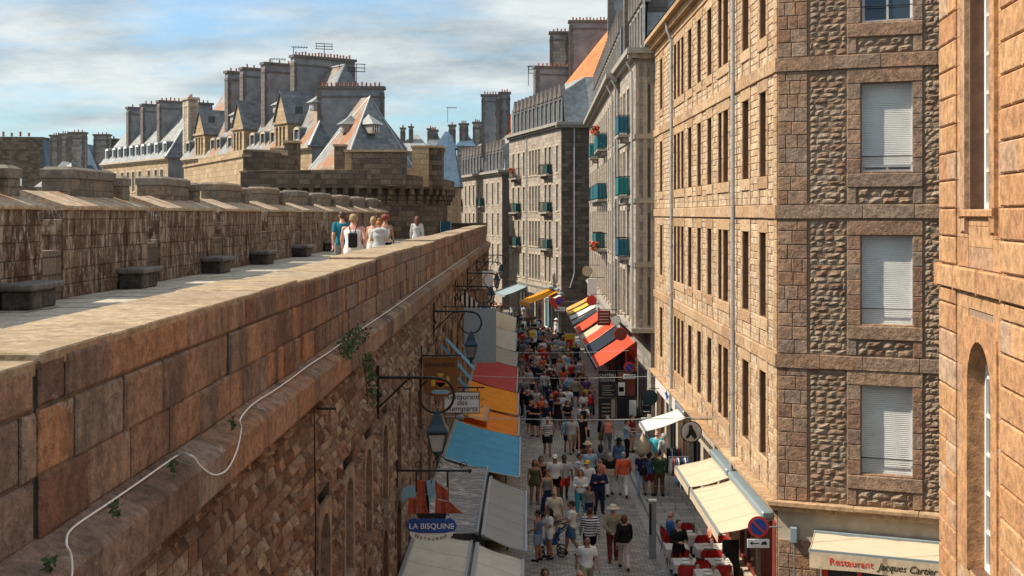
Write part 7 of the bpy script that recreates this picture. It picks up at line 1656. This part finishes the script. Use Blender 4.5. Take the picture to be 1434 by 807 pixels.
 (796,480,5,1.68,'brown haired woman by the posts of the red awnings',f_,'stand','short','brown','trousers','black','long','brown','fair'),
 (807,481,-5,1.70,'person in a navy top under the vermilion awning',m_,'stand','short','navy','trousers','navy','short','black','fair'),
]
used = []
for i, r_ in enumerate(ST):
    px, hy, rz, h, lab, fem, pose, top, tc, bot, bc, hair, hc, sk = r_[:14]
    loc = G(px, hy, h); z = .12 if loc.x > KX and loc.y < 64 else 0
    if z: loc = G(px, hy, h+z)
    loc.z = z; used.append(loc)
    kw = {}
    if len(r_) > 14: kw = dict(hat=r_[14], hatc=r_[15])
    person(loc, rz, h, lab, fem, pose, top, tc, bot, bc, hair, hc, sk, shoe=random.choice(['black','white','brown','black','grey']), girth=rnd(1.04,1.2) if h > 1.5 else .98, **kw)
def at(i): return used[i]
bag('dark rucksack on the man in the white tee seen from behind', at(24)+V((0,-.20,1.2)), 178, (.30,.16,.42), 'black'); bag('pink rucksack on the person left of the clothes stall', at(32)+V((.0,-.20,1.18)), 176, (.32,.18,.45), 'coral'); bag('bright red rucksack in front of the menu screen', at(65)+V((0,-.19,1.1)), 178, (.28,.15,.38), 'red')
bag('black shoulder bag at the hip of the woman in the patterned top', at(43)+V((-.24,-.08,.92)), 165, (.30,.12,.28), 'black', 'shoulder_bag', False); bag('black handbag of the woman in the long black dress', at(23)+V((.26,.02,.88)), 0, (.26,.12,.30), 'black', 'handbag', False); bag('beige jacket tied round the waist of the woman in white trousers', at(39)+V((0,-.13,.93)), 178, (.36,.10,.26), 'beige', 'tied_jacket', False)
# seated diners
person((5.08,38.9,.12), 100, 1.74, 'grey haired man in a blue shirt seated at the terrace', m_, 'sit', 'short', 'blue', 'trousers', 'navy', 'bald', 'grey', 'pink', group='seated diners'); person((4.97,36.22,.12), 20, 1.76, 'man all in black standing between the terrace tables', m_, 'hold', 'long', 'black', 'trousers', 'black', 'short', 'black', 'fair', group='people on the terrace')
put(c0, firstc, 5.02, 38.88, .12, -math.pi/2+math.pi+.15, 'chair under the man in the blue shirt')
person((6.3,38.35,.12), -90, 1.66, 'diner with auburn hair half hidden under the cream awning', f_, 'sit', 'tank', 'coral', 'shorts', 'maroon', 'bob', 'auburn', 'pink', group='seated diners'); put(c0, firstc, 6.36, 38.35, .12, math.pi/2+math.pi, 'chair under the diner with auburn hair')
# stroller
c = at(2)+V((-.62,-.05,0)); t_ = thing('stroller', (c.x,c.y,0), 'black stroller with a blue seat and grey hood pushed by the man in denim shorts', 'stroller')
b = MB(); b.tube([c+V((.55,0,1.02)), c+V((.2,0,.75)), c+V((-.35,0,.2))], .018, 6); b.tube([c+V((.30,.2,.15)), c+V((.05,.2,.6)), c+V((.55,.2,1.02))], .016, 6); b.tube([c+V((.30,-.2,.15)), c+V((.05,-.2,.6)), c+V((.55,-.2,1.02))], .016, 6); b.tube([c+V((.55,-.2,1.02)), c+V((.55,.2,1.02))], .018, 6); b.tube([c+V((.3,-.25,.15)), c+V((.3,.25,.15))], .014, 6); b.build('frame', M['iron'], t_)
b = MB(); b.bev(c, V((1,0,0)), V((0,1,0)), ZV, (-.3,-.19,.38), (.15,.19,.52), .04); b.bev(c+V((.12,0,.4)), V((.35,0,.94)).normalized(), V((0,1,0)), V((-.94,0,.35)).normalized(), (0,-.19,0), (.5,.19,.07), .03); b.build('seat', cm('blue'), t_)
b = MB(); rows = [[c+V((.10+.36*math.cos(a_)*-1*.9+.1, y_, .78+.30*math.sin(a_))) for a_ in [math.pi*k/8*.75 for k in range(9)]] for y_ in (-.2,-.1,0,.1,.2)]; b.grid(rows); b.build('hood', cm('black'), t_, smooth=True)
for dx, r_ in ((.3,.14),(-.35,.10)):
    for dy in (-.24,.24):
        b = MB(); b.tube([c+V((dx+r_*math.cos(a_), dy, r_+.02+r_*math.sin(a_))) for a_ in [2*math.pi*k/16 for k in range(17)]], .022, 6); w_ = b.build('wheel', M['iron'], t_); b = MB(); b.lathe(c+V((dx,dy,r_+.02)), [(.02,-.02),(.02,.02)], 8); [b.tube([c+V((dx,dy,r_+.02)), c+V((dx+r_*math.cos(a_),dy,r_+.02+r_*math.sin(a_)))], .006, 4) for a_ in [k*1.257 for k in range(5)]]; b.build('spokes', M['steel'], w_)
# --- the rest of the crowd, farther up the street
random.seed(21)
zones = [(58,66,'left of the menu screen'),(66,74,'below the nearest vermilion awning'),(74,82,'beside the second vermilion awning'),(82,92,'near the yellow display panel'),(92,104,'near the last awnings'),(104,118,'by the yellow corner awning'),(118,134,'far down the street')]
cols_ = ['white','black','black','navy','black','navy','grey','brown','maroon','print:white/black','print:grey/navy','stripes:white/navy','navy','grey','red','blue','light_blue','denim','beige','cream','orange_red','pink','green','turquoise','pale_grey','maroon','yellow']; poses = ['stand','walk','walk2','hold','stand','walk']; seen = set(); n = 0; tries = 0
while n < 92 and tries < 6000:
    tries += 1; y = rnd(60,102) if random.random() < .84 else rnd(104,132); xr = .5 if y > 100 else .45; x = rnd(.55, 4.45)
    if y > 104: x = rnd(-.3, 3.6)-(y-104)*.12
    p_ = V((x,y,0))
    if any((p_-q).length < .62 for q in used): continue
    zn = [z for z in zones if z[0] <= y < z[1]][0]; tc, bc = random.choice(cols_), random.choice(['navy','denim','black','khaki','beige','grey','white','pale_denim']); fem = random.random() < .5
    bot = random.choice(['trousers','shorts','skirt','trousers'] if fem else ['trousers','shorts','trousers']); hr = random.choice(['long','bob','pony'] if fem else ['short','short','bald']); hcn = random.choice(['black','brown','fair','brown','auburn','grey'])
    rz = random.choice([0,180])+rnd(-35,35); aw = 90 < (rz % 360) < 270
    lab = '%s haired %s in %s top and %s %s, %s' % (hcn, 'woman' if fem else 'man', tc.replace('_',' ').replace('print:white/black','floral').replace('print:grey/navy','checked').replace('stripes:white/navy','striped'), bc.replace('_',' '), bot, zn[2])
    if lab in seen: continue
    seen.add(lab); used.append(p_); n += 1
    person(p_, rz, rnd(1.60,1.72) if fem else rnd(1.68,1.84), lab, fem, random.choice(poses), random.choice(['short','short','long','tank']), tc, bot, bc, hr, hcn, random.choice(['fair','tan','fair','pink']), girth=rnd(1.0,1.2), shoe=random.choice(['black','white','brown']))
